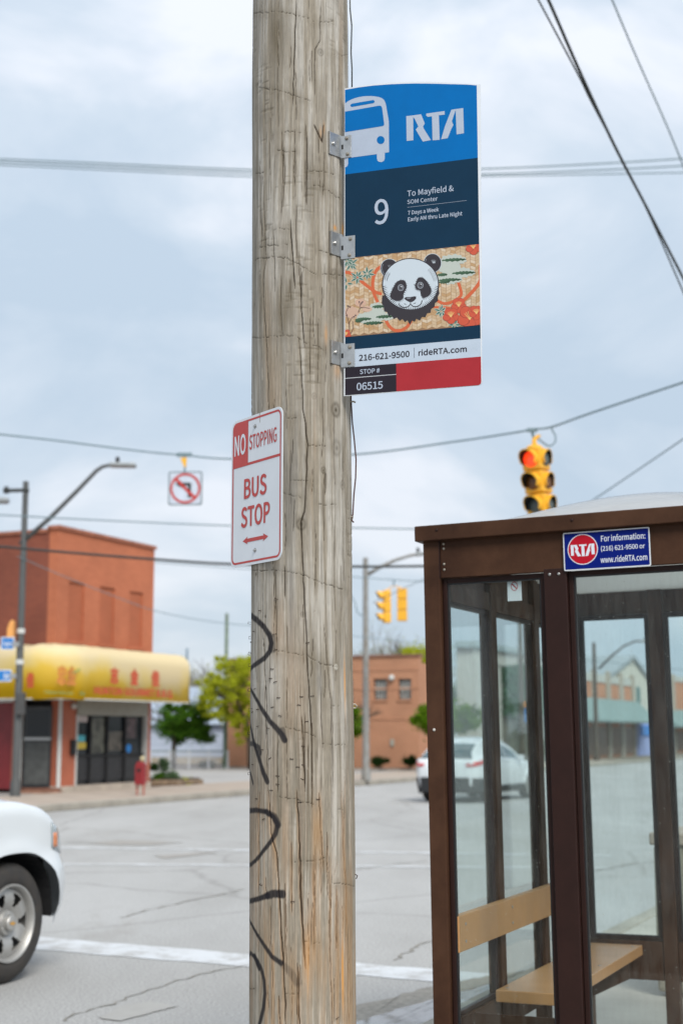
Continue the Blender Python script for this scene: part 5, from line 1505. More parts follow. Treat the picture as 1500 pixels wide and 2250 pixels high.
# headlight wrapping the corner: patch lying just proud of the body
def body_patch(c, y0, y1, z0, z1, off, name, m, root, ny=14, nz=6, skew=0.0, side=1):
    mb = MB(); ysn = np.linspace(y0, y1, ny)
    hwn = smooth_curve(c['hw'], ysn); shn = smooth_curve(c['shoulder'], ysn); vs = []
    for j, y in enumerate(ysn):
        for k in range(nz):
            t = k / (nz - 1); z = z0(y) + (z1(y) - z0(y)) * t
            zn = (z - c['wz']) / (shn[j] - c['wz']); x = hwn[j] * (1 - c.get('tuck', .035) * (zn - .55) ** 2 * 3)
            zc = shn[j] - c.get('rc', .07)
            if z > zc: x -= c.get('rc', .07) * (1 - math.sqrt(max(0, 1 - ((z - zc) / c.get('rc', .07)) ** 2)))
            for w in c['wheels']:
                r_ = math.hypot(y - w, z - c['wz']); ex = r_ - c['R']
                if z > c['wz'] - .1: x += c.get('flare', .02) * math.exp(-(ex / .075) ** 2)
            vs.append((side * (x + off), y + off * .6, z))
    mb.add(vs, [(j * nz + k, j * nz + k + 1, (j + 1) * nz + k + 1, (j + 1) * nz + k) for j in range(ny - 1) for k in range(nz - 1)])
    o = mb.build(name, m, root, auto=40); so = o.modifiers.new('s', 'SOLIDIFY'); so.thickness = .012; so.offset = 0
    return o
for s_ in (1, -1):
    body_patch(TR, 5.0, 5.40, lambda y: .88 - (y - 5.0) * .3, lambda y: 1.06 - (y - 5.0) * .55, .006, 'headlight', LAMP, tk, side=s_)
    body_patch(TR, 5.008, 5.07, lambda y: .885, lambda y: .985, .010, 'side_marker', AMBER, tk, 6, 5, side=s_)
    body_patch(TR, .02, .12, lambda y: .75, lambda y: 1.08, .006, 'tail_light', REDL, tk, 6, 5, side=s_)
mb = MB(); mb.box(-.50, .50, 5.435, 5.475, .46, .70); mb.build('bumper', WHITE_PAINT, tk, bevel=.02)
mb = MB(); mb.box(-.56, .56, 5.40, 5.452, .72, .93); mb.build('grille', CLAD, tk, bevel=.02)
mb = MB(); mb.box(-.72, .72, .10, 1.90, 1.171, 1.18); mb.build('bed_cover', CLAD, tk, bevel=.01)
for s_ in (1, -1):
    mb = MB(); mb.box(s_ * .93 - .02, s_ * .93 + .20 if s_ > 0 else s_ * .93 + .02, 3.55, 3.66, 1.18, 1.36) if s_ > 0 else mb.box(-1.13, -.91, 3.55, 3.66, 1.18, 1.36)
    mb.build('wing_mirror', CLAD, tk, bevel=.03)
for y in (2.05, 2.66, 3.70):
    for s_ in (1, -1):
        mb = MB(); mb.box(s_ * .918 - .010, s_ * .918 + .0125, y - .003, y + .003, .48, 1.05); mb.build('door_gap', CLAD, tk)

# --- white crossover seen from behind, past the shelter
SU = dict(L=4.35, wheels=[.78, 3.45], R=.385, wz=.34, ap=2.2, ay=1.0, rc=.09, flare=.045, tuck=.06,
          hw=[(0, .66), (.06, .76), (.2, .85), (.6, .90), (1.2, .88), (2.2, .87), (3.4, .895), (3.9, .86), (4.2, .72), (4.35, .50)],
          shoulder=[(0, .86), (.04, 1.00), (.15, 1.07), (.8, 1.10), (2.0, 1.00), (3.0, .98), (3.4, .97), (3.9, .88), (4.2, .76), (4.35, .62)],
          sill=[(0, .42), (.3, .32), (1.2, .22), (3.0, .22), (4.0, .28), (4.35, .34)],
          crown=[(0, .01), (1, .02), (3.2, .04), (3.8, .05), (4.35, .01)])
suv = street('crossover_car', 'white crossover car crossing the junction, red tail lights towards the viewer', 'car', -12.36, 33.2, rot=math.radians(-4))
mb, *_ = car_shell(SU)
mb.build('body', WHITE_PAINT, suv, auto=38)
greenhouse(dict(y0=.10, y1=3.35, H=.50, roof=[(.10, 1.08), (.30, 1.25), (.72, 1.44), (1.1, 1.53), (1.7, 1.56), (2.2, 1.53), (2.6, 1.42), (3.35, .99)], belt=[(.10, 1.05), (.9, 1.07), (2.0, .985), (3.35, .96)], wb=[(.10, .72), (.6, .82), (2, .84), (3.35, .80)], wr=[(.1, .50), (.8, .56), (3.35, .56)],
                panes=[(.85, 1.35), (1.42, 2.05), (2.12, 2.85)], wind=(2.55, 3.25), rear=(.12, .66)), WHITE_PAINT, CGLASS, suv)
for (y, s_) in ((.78, 1), (.78, -1), (3.45, 1), (3.45, -1)): tyre_wheel(suv, s_ * .755, y, .335, .335, .21, s_, .215, 5, False)
mb = MB(); mb.box(-.64, .64, .04, 4.1, .24, .62); mb.build('underbody', BLACK, suv)
mb = MB(); mb.box(-.66, .66, -.020, .06, .24, .62); mb.build('rear_bumper', CLAD, suv, bevel=.03)
mb = MB(); mb.box(-.26, .26, -.020, -.0125, .64, .76); mb.build('number_plate', mat('plate_white', (.6, .6, .58), .5), suv)
for s_ in (1, -1):
    body_patch(SU, .02, .42, lambda y: .86 + y * .22, lambda y: .98 + y * .16, .012, 'tail_light', REDL, suv, 12, 5, side=s_)
    mb = MB(); mb.box(min(s_ * .56, s_ * .72), max(s_ * .56, s_ * .72), -.015, .04, .87, .94); mb.build('tail_light', REDL, suv, bevel=.02)
    body_patch(SU, .02, .36, lambda y: .22, lambda y: .60, .018, 'bumper_corner', CLAD, suv, 10, 5, side=s_)
    body_patch(SU, 1.22, 3.02, lambda y: .23, lambda y: .40, .014, 'sill_cladding', CLAD, suv, 20, 4, side=s_)
    mb = MB(); mb.box(min(s_ * .84, s_ * 1.02), max(s_ * .84, s_ * 1.02), 2.62, 2.74, 1.0, 1.13); mb.build('wing_mirror', WHITE_PAINT, suv, bevel=.03)
    body_patch(SU, .15, .40, lambda y: .47, lambda y: .60, .014, 'reflector', CLAD, suv, 6, 4, side=s_)
# ------------------------------------------------------------------ red brick corner restaurant
BRK = brick_mat('orange_brick', (0.47, 0.148, 0.070), (0.43, 0.132, 0.062), (0.41, 0.138, 0.070), 4.2, .12)
BRK_D = brick_mat('dark_red_brick', (0.235, 0.066, 0.036), (0.205, 0.055, 0.032), (0.20, 0.075, 0.048), 4.2, .2)  # side walls get a darker, redder brick colour than the street face
BRK_P = mat('ground_floor_paint', (0.40, 0.115, 0.060), .7, var=.12, scale=1.5, bump=.1)
STONE = mat('pale_stone', (0.46, 0.39, 0.32), .9, var=.14, scale=2, bump=.2)
ALU = mat('white_aluminium', (0.55, 0.56, 0.54), .5, var=.06)
SHUT = mat('grey_shutter', (0.33, 0.32, 0.27), .6, var=.08)
RB, RA = -22.75, 31.5
rb = street('red_brick_building', 'two storey red brick corner shop with bricked-up windows and yellow awning', 'building', RB, RA, 0.0)
RL, RD, RH = 4.85, 12.0, 7.25      # length along the street, depth, height; local x: 0 = street face, negative = into the block
ZG = 2.75                          # top of the ground storey (behind the awning)
def rbox(name, x0, x1, y0, y1, z0, z1, m, bevel=0, label=None, parent=None):
    mb = MB(); mb.box(x0, x1, y0, y1, z0, z1); return mb.build(name, m, parent or rb, bevel=bevel, label=label)
# upper storey: street face with three bricked-up windows as real recesses
yw = []
for (u0, u1) in ((148, 183), (217, 250), (283, 312)):
    a0_, _ = on_b(u0, 1400, RB); a1_, _ = on_b(u1, 1400, RB); yw.append((a0_ - RA, a1_ - RA))
_, zw0 = on_b(232, 1415, RB); _, zw1 = on_b(232, 1290, RB)
ed = [0.0] + [v for w in yw for v in w] + [RL]
for k in range(0, len(ed), 2): rbox('wall', -.30, 0, ed[k], ed[k + 1], ZG, RH - .25, BRK)
for (a, b) in yw:
    rbox('wall', -.30, 0, a, b, ZG, zw0, BRK); rbox('wall', -.30, 0, a, b, zw1, RH - .25, BRK)
    w = rbox('bricked_up_window', -.30, -.05, a, b, zw0, zw1, brick_mat('window_infill_brick', (.40, .115, .052), (.37, .108, .048), (.35, .11, .055), 4.2, .12) if a == yw[0][0] else bpy.data.materials['window_infill_brick'])
    rbox('sill', -.02, .05, a - .06, b + .06, zw0 - .09, zw0 - .002, BRK)
rbox('wall', -.302, .002, -.002, RL + .002, RH - .249, RH - .10, BRK, label='corbelled orange brick parapet band')
rbox('coping', -.34, .06, -.06, RL + .04, RH - .099, RH, mat('clay_coping', (.36, .13, .075), .8, var=.2))
rbox('wall', -RD, -.31, -.0, .30, ZG, RH - .18, BRK_D, label='darker red brick side wall')
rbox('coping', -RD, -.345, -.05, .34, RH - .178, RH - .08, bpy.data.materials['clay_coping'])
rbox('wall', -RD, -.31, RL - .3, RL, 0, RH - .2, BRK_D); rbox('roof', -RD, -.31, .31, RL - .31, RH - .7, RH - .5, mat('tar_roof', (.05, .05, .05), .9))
# ground storey
def gb(u, v=1640): return on_b(u, v, RB)[0] - RA
yp0, yp1 = gb(138), gb(166)
rbox('pier', -.40, -.01, yp0, yp1, .28, ZG, BRK_P)
rbox('pier', -.40, -.01, gb(322), RL, .28, ZG, BRK_P)
rbox('plinth', -.42, .02, yp0 - .02, RL + .02, 0, .28, STONE)
# shop window
w0, w1 = yp1, gb(322); zs0, zs1 = on_b(245, 1724, RB)[1], on_b(245, 1573, RB)[1]
zs0 = .282
rbox('window_back', -.42, -.30, w0, w1, zs0, ZG, mat('shop_interior', (.10, .095, .08), .8, var=.4, scale=1.2, col2=(.03, .03, .028)))
win = rbox('window_glass', -.135, -.125, w0 + .05, w1 - .05, zs0, zs1, DARK_GLASS)
rbox('roller_shutter_box', -.20, .03, w0, w1, zs1, ZG - .02, SHUT)
for k in range(5): rbox('shutter_slat', .031, .042, w0 + .03, w1 - .03, zs1 + .02 + k * (ZG - zs1 - .08) / 5, zs1 + .01 + (k + .8) * (ZG - zs1 - .08) / 5, SHUT, parent=rb)
for (a, b) in ((w0, w0 + .06), (w1 - .06, w1)): rbox('window_frame', -.14, .02, a, b, zs0, zs1, ALU)
zr_ = on_b(245, 1660, RB)[1]
for u in (203, 240, 279): y = gb(u); rbox('mullion', -.122, -.05, y - .035, y + .035, zs0, zs1 - .002, BLACK)
rbox('mullion', -.121, -.055, w0 + .06, w1 - .06, zr_ - .03, zr_ + .03, BLACK)
for k in range(4):
    a = (w0 + .06, gb(203), gb(240), gb(279))[k] + .04; b = (gb(203), gb(240), gb(279), w1 - .06)[k] - .04
    rbox('lower_panel', -.12, -.10, a, b, zs0 + .12, zr_ - .031, mat('black_panel', (.022, .022, .024), .5, var=.2, scale=8) if k == 0 else bpy.data.materials['black_panel'])
def poster(name, u0, v0, u1, v1, m, x=-.118):
    a, b = gb(u0), gb(u1); z1_, z0_ = on_b((u0 + u1) / 2, v0, RB)[1], on_b((u0 + u1) / 2, v1, RB)[1]
    rbox(name, x, x + .006, min(a, b), max(a, b), z0_, z1_, m)
poster('poster', 173, 1616, 194, 1630, mat('cyan_print', (.06, .42, .50), .5)); poster('poster', 173, 1631, 196, 1646, mat('yellow_print', (.60, .44, .04), .5))
poster('poster', 172, 1573, 198, 1587, mat('pale_print', (.50, .42, .40), .5))
poster('poster', 208, 1578, 236, 1655, mat('dim_menu', (.16, .16, .12), .5, var=.5, scale=4), -.119); poster('poster', 246, 1608, 275, 1650, mat('dim_menu2', (.15, .13, .10), .5, var=.6, scale=5), -.119)
poster('poster', 284, 1578, 306, 1622, mat('dim_menu3', (.13, .08, .08), .5, var=.6, scale=5), -.119)
mb = MB(); yc_, zc_ = gb(290), on_b(290, 1645, RB)[1]; mb.lathe([(.125, 0), (.125, .008)], (-.117, yc_, zc_), (1, 0, 0), 24); mb.build('round_sticker', mat('blue_print', (.01, .22, .62), .5), rb)
# wall lamp and meter box on the pier
mb = MB(); mb.lathe([(.09, 0), (.09, .05), (.05, .11)], (-.01, gb(158), on_b(158, 1551, RB)[1]), (1, 0, 0), 14); mb.build('wall_lamp', ALU, rb, smooth=True)
yb_ = gb(158); zb0, zb1 = on_b(158, 1660, RB)[1], on_b(158, 1626, RB)[1]
rbox('mail_box', -.01, .10, yb_ - .09, yb_ + .09, zb0, zb1, BLACK, .02)
# corner entrance: chamfer between side wall and street face
cx0, cy0, cx1, cy1 = -1.12, .0, -.02, yp0
dv = Vector((cx1 - cx0, cy1 - cy0, 0)); dl = dv.length; dv.normalize(); dn = Vector((dv.y, -dv.x, 0))
DF = (Vector((cx0, cy0, 0)), dv, Vector((0, 0, 1)), dn)
def dbox(name, a0, a1, z0, z1, d0, d1, m, bevel=0):
    mb = MB(); mb.prism([(a0, z0), (a1, z0), (a1, z1), (a0, z1)], DF, d0, d1); return mb.build(name, m, rb, bevel=bevel)
DZ = .24
dbox('door_frame', 0, .10, DZ, ZG, -.10, .02, ALU); dbox('door_frame', dl - .12, dl - .02, DZ, ZG, -.10, .02, ALU)
dbox('doorway', .10, dl - .12, DZ, ZG, -.50, -.42, BLACK)
dbox('door', .12, dl - .32, DZ + .02, ZG - .35, -.16, -.10, mat('dark_door', (.03, .032, .034), .3, var=.2))
dbox('door_glass', .20, dl - .40, 1.62, ZG - .45, -.099, -.094, DARK_GLASS); dbox('door_rail', .13, dl - .33, 1.50, 1.56, -.098, -.085, STEEL)
dbox('door_panel', .18, dl - .38, DZ + .1, 1.44, -.099, -.092, mat('door_panel_grey', (.075, .08, .078), .5, var=.2))
dbox('step', -.05, dl + .05, .0, .16, -.3, .34, mat('door_step', (.36, .20, .13), .9, var=.25)); dbox('step', .0, dl, .161, DZ, -.5, .10, mat('red_step', (.20, .09, .06), .9, var=.25))
rbox('wall', cx0 - .20, cx0 - .01, 0.0, .30, .15, ZG, BRK_P)
rbox('side_door', cx0 - 1.20, cx0 - .21, .06, .12, .20, ZG - .25, mat('dark_red_door', (.22, .018, .022), .5, var=.15, scale=2))
rbox('lintel', cx0 - 1.20, cx0 - .21, 0.0, .30, ZG - .248, ZG, ALU)
rbox('wall', -RD, cx0 - 1.21, 0, .30, 0, ZG, BRK_P)
# ---- awning: rounded top, wraps the corner
YEL = bpy.data.materials.new('yellow_awning_vinyl'); YEL.use_nodes = True
N, L = YEL.node_tree.nodes, YEL.node_tree.links; p = N['Principled BSDF']; p.inputs['Roughness'].default_value = .8; p.inputs['Specular IOR Level'].default_value = .15
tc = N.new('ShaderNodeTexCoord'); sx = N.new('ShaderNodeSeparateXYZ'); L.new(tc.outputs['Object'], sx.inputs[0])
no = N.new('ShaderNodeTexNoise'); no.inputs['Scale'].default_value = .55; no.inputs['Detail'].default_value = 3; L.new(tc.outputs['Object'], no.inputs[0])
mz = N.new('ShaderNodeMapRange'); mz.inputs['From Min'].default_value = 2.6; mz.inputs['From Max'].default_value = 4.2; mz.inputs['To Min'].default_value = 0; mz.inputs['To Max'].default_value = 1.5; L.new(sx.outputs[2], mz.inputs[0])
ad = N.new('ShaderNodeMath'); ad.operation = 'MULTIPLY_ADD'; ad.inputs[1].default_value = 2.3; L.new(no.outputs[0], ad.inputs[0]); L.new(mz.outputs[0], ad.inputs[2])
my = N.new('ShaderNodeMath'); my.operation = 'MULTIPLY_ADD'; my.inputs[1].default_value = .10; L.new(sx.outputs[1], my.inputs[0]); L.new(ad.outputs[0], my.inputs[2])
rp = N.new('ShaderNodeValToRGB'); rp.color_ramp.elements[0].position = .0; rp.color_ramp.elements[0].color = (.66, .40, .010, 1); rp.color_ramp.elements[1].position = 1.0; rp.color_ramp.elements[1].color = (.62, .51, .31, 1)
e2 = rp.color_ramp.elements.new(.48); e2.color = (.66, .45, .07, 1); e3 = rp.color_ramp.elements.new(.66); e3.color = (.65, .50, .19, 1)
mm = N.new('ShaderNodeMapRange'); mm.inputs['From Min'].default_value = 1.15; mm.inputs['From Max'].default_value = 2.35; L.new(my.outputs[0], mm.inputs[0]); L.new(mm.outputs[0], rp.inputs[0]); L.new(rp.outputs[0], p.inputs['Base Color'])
AW = 1.02; ZA0, ZA1, RAW = 2.56, 3.98, .42
y_end = RL + .46
prof = [(AW, ZA0)] + [(AW - RAW * (1 - math.cos(math.radians(a))), ZA1 - RAW + RAW * math.sin(math.radians(a))) for a in range(0, 91, 10)] + [(.0, ZA1 + .05)]
mb = MB(); vs = []; NY = 26
# rings: along street face from the far end to the corner, round the corner, then along the side wall
rings = []
for k in range(NY + 1): rings.append(((0.0, y_end + (0 - y_end) * k / NY), (1.0, 0.0)))
for k in range(1, 8): a = math.radians(90 * k / 8); rings.append(((0.0, 0.0), (math.cos(a), -math.sin(a))))
for k in range(9): rings.append(((-2.35 * k / 8, 0.0), (0.0, -1.0)))
m_ = len(prof)
for i, (b, d) in enumerate(rings):
    sag = .018 * math.sin(i * 1.9) + .012 * math.sin(i * 4.3)
    for j, (r_, z) in enumerate(prof): vs.append((b[0] + d[0] * max(r_, .008), b[1] + d[1] * max(r_, .008), z + (sag if j > 6 else (.02 * math.sin(i * 1.1) if j == 0 else 0))))
mb.add(vs, [(i * m_ + j, i * m_ + j + 1, (i + 1) * m_ + j + 1, (i + 1) * m_ + j) for i in range(len(rings) - 1) for j in range(m_ - 1)])
mb.f.append(tuple(range(m_)) )
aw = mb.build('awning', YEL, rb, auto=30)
so = aw.modifiers.new('s', 'SOLIDIFY'); so.thickness = .012; so.offset = -1
mb = MB(); mb.tube([(AW, y_end, ZA0), (AW, 0, ZA0), (AW * .7, -AW * .7, ZA0), (0, -AW, ZA0), (-2.35, -AW, ZA0)], .02, 8); mb.build('awning_frame', ALU, aw)
RLET = mat('red_awning_print', (.58, .085, .03), .5, var=.1); OLET = mat('orange_print', (.66, .24, .04), .5, var=.2, scale=3); GLET = mat('green_print', (.25, .35, .10), .5, var=.1)
AF = (Vector((AW + .012, 0, 0)), Vector((0, 1, 0)), Vector((0, 0, 1)), Vector((1, 0, 0)))
AFb = RB + AW
def aw_px(u, v): a, z = on_b(u, v, AFb); return (a - RA, z)
def aw_text(body, u0, u1, vt, vb, m, bold=.03, vt1=None, vb1=None):
    a0, zt = aw_px(u0, vt); a1, zt1 = aw_px(u1, vt1 or vt); zb_ = aw_px(u0, vb)[1]; zb1 = aw_px(u1, vb1 or vb)[1]
    text_on(body, AF, a0, (zb_ + zb1) / 2, a1, (zt + zt1) / 2, .004, m, aw, bold)
for ch, u, v0, v1 in (('志', 251, 1466, 1503), ('金', 295, 1469, 1506), ('佳', 341, 1473, 1510)):
    c = 9; aw_text(ch, u - c, u + c, v0, v1, RLET, .045)
aw_text('HUNTON GOURMET B.B.Q.', 206, 380, 1508, 1529, RLET, .04, 1517, 1537)
aw_text('忠金', 124, 168, 1462, 1506, OLET, .05)
aw_text('Chinese Carry-out', 96, 160, 1518, 1527, GLET, .03); aw_text('Pick', 174, 186, 1520, 1528, GLET, .03)
mb = MB(); mb.prism([aw_px(158, 1478), aw_px(160, 1481), aw_px(176, 1472), aw_px(174, 1469)], AF, .002, .006); mb.build('leaf_print', GLET, aw)
# lettering on the side part of the awning
AS = (Vector((0, -AW - .012, 0)), Vector((1, 0, 0)), Vector((0, 0, 1)), Vector((0, -1, 0)))
def as_px(u, v): b, z = on_a(u, v, RA - AW); return (b - RB, z)
for ch, u in (('金', 42), ('佳', 67)):
    a0, zt = as_px(u - 8, 1477); a1, zb_ = as_px(u + 8, 1512); text_on(ch, AS, a0, zb_, a1, zt, .004, RLET, aw, .045)

# things round the shop
pl = street('planter_bed', 'low stone edged planter bed beside the red brick shop', 'planter', RB - .6, RA + RL + .5, .10)
mb = MB(); mb.box(0, 1.25, 0, 1.55, 0, .20); mb.build('stone_edging', mat('planter_stone', (.28, .20, .13), .9, var=.3, scale=4, bump=.4), pl, bevel=.06)
mb = MB(); mb.box(.10, 1.15, .10, 1.45, .201, .24); mb.build('soil', mat('soil', (.07, .05, .035), 1, var=.3), pl, kind='stuff')

LEAFS = {}
def leaf_mat(name, c1, c2, tr=.35):
    m = bpy.data.materials.new(name); m.use_nodes = True; N, L = m.node_tree.nodes, m.node_tree.links; N.clear()
    out = N.new('ShaderNodeOutputMaterial'); df = N.new('ShaderNodeBsdfDiffuse'); tl = N.new('ShaderNodeBsdfTranslucent'); mx = N.new('ShaderNodeMixShader'); mx.inputs[0].default_value = tr
    ge = N.new('ShaderNodeNewGeometry'); rp = N.new('ShaderNodeValToRGB'); rp.color_ramp.elements[0].color = (*c1, 1); rp.color_ramp.elements[1].color = (*c2, 1)
    L.new(ge.outputs['Random Per Island'], rp.inputs[0]); L.new(rp.outputs[0], df.inputs[0]); L.new(rp.outputs[0], tl.inputs[0])
    L.new(df.outputs[0], mx.inputs[1]); L.new(tl.outputs[0], mx.inputs[2]); L.new(mx.outputs[0], out.inputs[0]); return m
def leaves(mb, centers, n, spread, size, seed):
    r_ = np.random.RandomState(seed)
    C_ = np.array(centers, float); k = r_.randint(0, len(C_), n)
    rad = C_[k, 3:4] if C_.shape[1] > 3 else np.full((n, 1), spread)
    d = r_.normal(size=(n, 3)); d /= np.linalg.norm(d, axis=1, keepdims=True)
    P = C_[k, :3] + d * rad * (r_.uniform(.08, 1.0, (n, 1)) ** .6) * (1 + (r_.uniform(0, 1, (n, 1)) > .78) * r_.uniform(0, 1.1, (n, 1))) * np.array([1, 1, .8])
    a = r_.normal(size=(n, 3)); a /= np.linalg.norm(a, axis=1, keepdims=True); b = np.cross(a, r_.normal(size=(n, 3))); b /= np.linalg.norm(b, axis=1, keepdims=True)
    s_ = size * r_.uniform(.6, 1.3, (n, 1))
    V = np.stack([P - a * s_, P + b * s_ * .5, P + a * s_, P - b * s_ * .5], 1).reshape(-1, 3)
    base = len(mb.v); mb.v += [tuple(v) for v in V]; mb.f += [(base + 4 * i, base + 4 * i + 1, base + 4 * i + 2, base + 4 * i + 3) for i in range(n)]
BARK = mat('bark', (.085, .065, .048), .95, var=.25, scale=6); BARK_P = mat('pale_twig', (.22, .19, .16), .95, var=.2)
def branch(mb, p, d, L_, r, depth, rr, tips, sag=.0, spread=.55):
    pts = [p]; q = Vector(p); dd = Vector(d).normalized()
    for k in range(4):
        dd = (dd + Vector((rr.uniform(-1, 1), rr.uniform(-1, 1), rr.uniform(-.4, .6))) * .14).normalized(); q = q + dd * L_ / 4; pts.append(q.copy())
    mb.tube(pts, [r * (1 - .11 * k) for k in range(5)], 6 if depth > 1 else 4, cap=False)
    tips.append(pts[-1])
    if depth <= 0: return
    for k in range(rr.randint(2, 3) if depth < 3 else 4):
        s_ = pts[rr.randint(2, 4)]
        v = (dd + Vector((rr.uniform(-1, 1), rr.uniform(-1, 1), rr.uniform(-.35, .6))) * spread * 1.6).normalized()
        branch(mb, s_, v, L_ * rr.uniform(.6, .82), r * .58, depth - 1, rr, tips, sag, spread)
def tree(name, label, loc, trunk_h, r, clumps, nleaf, size, m, seed, group=None, depth=3, lean=(0, 0), bark=None, br=None):
    t = thing(name, label, 'tree', loc, 0, group); rr = random.Random(seed)
    mb = MB(); mb.tube([(0, 0, -.1), (lean[0] * .3, lean[1] * .3, trunk_h * .5), (lean[0], lean[1], trunk_h)], [r * 1.3, r, r * .8], 10); tips = []
    for k in range(5):
        a = k * 1.3 + rr.uniform(0, 1); branch(mb, Vector((lean[0], lean[1], trunk_h * rr.uniform(.8, 1))), Vector((math.cos(a), math.sin(a), 1.1)), (br or trunk_h * .55) * rr.uniform(.8, 1.1), r * .5, depth, rr, tips)
    mb.build('trunk', bark or BARK, t, smooth=True)
    if nleaf:
        mb = MB(); cl = list(clumps)
        leaves(mb, cl, nleaf, 1, size, seed + 1); mb.build('crown', m, t, fix=False)
    return t
def clump_set(u0, u1, v0, v1, Y, n, seed, rmin=.25, rmax=.6, loc=None, shape=None):
    """clump centres spread through an ellipsoid that fills the photo box"""
    a, b = at(u0, (v0 + v1) / 2, Y), at(u1, (v0 + v1) / 2, Y); t_, s_ = at((u0 + u1) / 2, v0, Y), at((u0 + u1) / 2, v1, Y)
    c = Vector(((a.x + b.x) / 2, Y, (t_.z + s_.z) / 2)); rx, rz = (b.x - a.x) / 2, (t_.z - s_.z) / 2; rr = random.Random(seed); out = []
    while len(out) < n:
        p = Vector((rr.uniform(-1, 1), rr.uniform(-1, 1), rr.uniform(-1, 1)))
        if p.length > 1: continue
        if shape and not shape(p): continue
        r_ = rr.uniform(rmin, rmax)
        out.append((c.x + p.x * max(.05, rx - r_ * .7) - loc.x, c.y + p.y * rx - loc.y, c.z + p.z * max(.05, rz - r_ * .6) - loc.z, r_))
    return out
G_DARK = leaf_mat('dark_green_leaves', (.022, .075, .010), (.12, .25, .025), .4); G_YEL = leaf_mat('yellow_green_leaves', (.28, .32, .012), (.56, .58, .05), .45)
G_MID = leaf_mat('fresh_green_leaves', (.06, .14, .008), (.18, .30, .02), .4); G_BUSH = leaf_mat('bush_leaves', (.008, .02, .006), (.03, .06, .015), .2); G_GREY = leaf_mat('grey_green_leaves', (.06, .12, .06), (.14, .20, .10))
def gpos(u, v, z=.1): return ground(u, v, z)
l = gpos(381, 1690); l.z = .1
tree('street_tree', 'small round dark green tree next to the red brick shop', l, 1.7, .11, clump_set(338, 462, 1530, 1640, l.y, 80, 3, .14, .34, l, lambda p: p.z > -.75 or abs(p.x) < .5) + clump_set(425, 478, 1585, 1640, l.y, 8, 4, .2, .35, l), 15000, .06, G_DARK, 11)
l = gpos(552, 1692); l.z = .1
tree('street_tree', 'tall loose yellow-green spring tree left of the wooden pole, behind the fence', l, 2.4, .13, clump_set(428, 640, 1425, 1605, l.y, 110, 5, .10, .30, l) + clump_set(425, 550, 1470, 1590, l.y, 60, 6, .10, .26, l) + clump_set(470, 560, 1430, 1500, l.y, 12, 67, .15, .38, l) + clump_set(490, 560, 1560, 1640, l.y, 10, 66, .15, .3, l), 27000, .055, G_YEL, 12, lean=(-.3, 0))
l = Vector((at(985, 1600, 58.5).x, 58.5, .1))
tree('street_tree', 'bright green rounded tree in front of the tan brick building, behind the shelter post', l, 1.5, .10, clump_set(900, 1066, 1533, 1624, l.y, 90, 7, .14, .34, l, lambda p: p.z > -.8), 15000, .06, G_MID, 13)
l = Vector((at(752, 1600, 60).x, 60, .1))
tree('street_tree', 'bright green tree mostly hidden behind the wooden pole', l, 1.6, .10, clump_set(700, 806, 1545, 1632, l.y, 26, 8, .2, .42, l), 9000, .06, G_MID, 14)
# shrubs
def shrub(name, label, u0, u1, v0, v1, Y, m, n, seed, cat='shrub', sz=.035, group=None):
    c = at((u0 + u1) / 2, v1, Y); t = thing(name, label, cat, c, 0, group)
    mb = MB(); leaves(mb, clump_set(u0, u1, v0, v1, Y, 10, seed, .08, .22, c), n, 1, sz, seed); mb.build('foliage', m, t, fix=False)
    mb = MB(); mb.tube([(0, 0, -.12), (0, 0, .15)], .03, 6); mb.build('stem', BARK, t)
g66 = 61.2
shrub('shrub', 'low dark clipped bush at the foot of the tan building, nearer the wooden pole', 812, 857, 1660, 1686, g66, G_BUSH, 3500, 21)
shrub('shrub', 'low dark clipped bush at the foot of the tan building, nearer the shelter', 876, 922, 1658, 1685, g66, G_BUSH, 3500, 22)
shrub('shrub', 'black-green bush alone on the parking lot before the white fence', 438, 474, 1671, 1689, gpos(455, 1690, .1).y, G_BUSH, 3500, 23)
shrub('shrub', 'dark bush half hidden by the corner of the brick shop', 330, 347, 1680, 1694, gpos(340, 1695, .1).y, G_BUSH, 1500, 24)
py_ = (S(RB + .2, RA + RL + 1.0)).y
shrub('shrub', 'round green bush in the planter, against the brick shop', 338, 361, 1699, 1722, py_, G_DARK, 2500, 25)
shrub('shrub', 'round blue-green bush in the middle of the planter', 364, 388, 1696, 1722, py_, G_GREY, 3500, 26)
shrub('shrub', 'tall thin pale flowering plant at the back of the planter', 346, 374, 1662, 1704, py_ + .4, G_GREY, 900, 27, 'plant')
shrub('shrub', 'small yellow-green plant at the street end of the planter', 392, 416, 1711, 1724, py_, G_YEL, 700, 28, 'plant')

# red metal standpipe in front of the shop window
c = ground(308, 1748, .15)
sp = thing('relay_mailbox', 'small red metal box with rounded top on two legs by the shop window', 'post box', c, -ST)
REDP = mat('faded_red_paint', (.27, .016, .020), .5, var=.15, scale=6); REDP2 = mat('faded_leg_paint', (.40, .14, .10), .6, var=.15)
s_ = c.y / 3125
w_ = 20 * s_ / 2; hT = 72 * s_; hB = 22 * s_
for x_ in (-w_ + .02, w_ - .02): mb = MB(); mb.tube([(x_, 0, 0), (x_, 0, hB + .05)], .028, 8); mb.build('leg', REDP2, sp)
mb = MB(); fr_ = (Vector((0, 0, 0)), Vector((1, 0, 0)), Vector((0, 0, 1)), Vector((0, -1, 0)))
pr = [(-w_, hB), (w_, hB)] + [(w_ * math.cos(math.radians(a)), hT - w_ * 1.1 + w_ * 1.1 * math.sin(math.radians(a))) for a in range(0, 181, 15)]
mb.prism(pr, fr_, -.09, .09); mb.build('box', REDP, sp, bevel=.01)
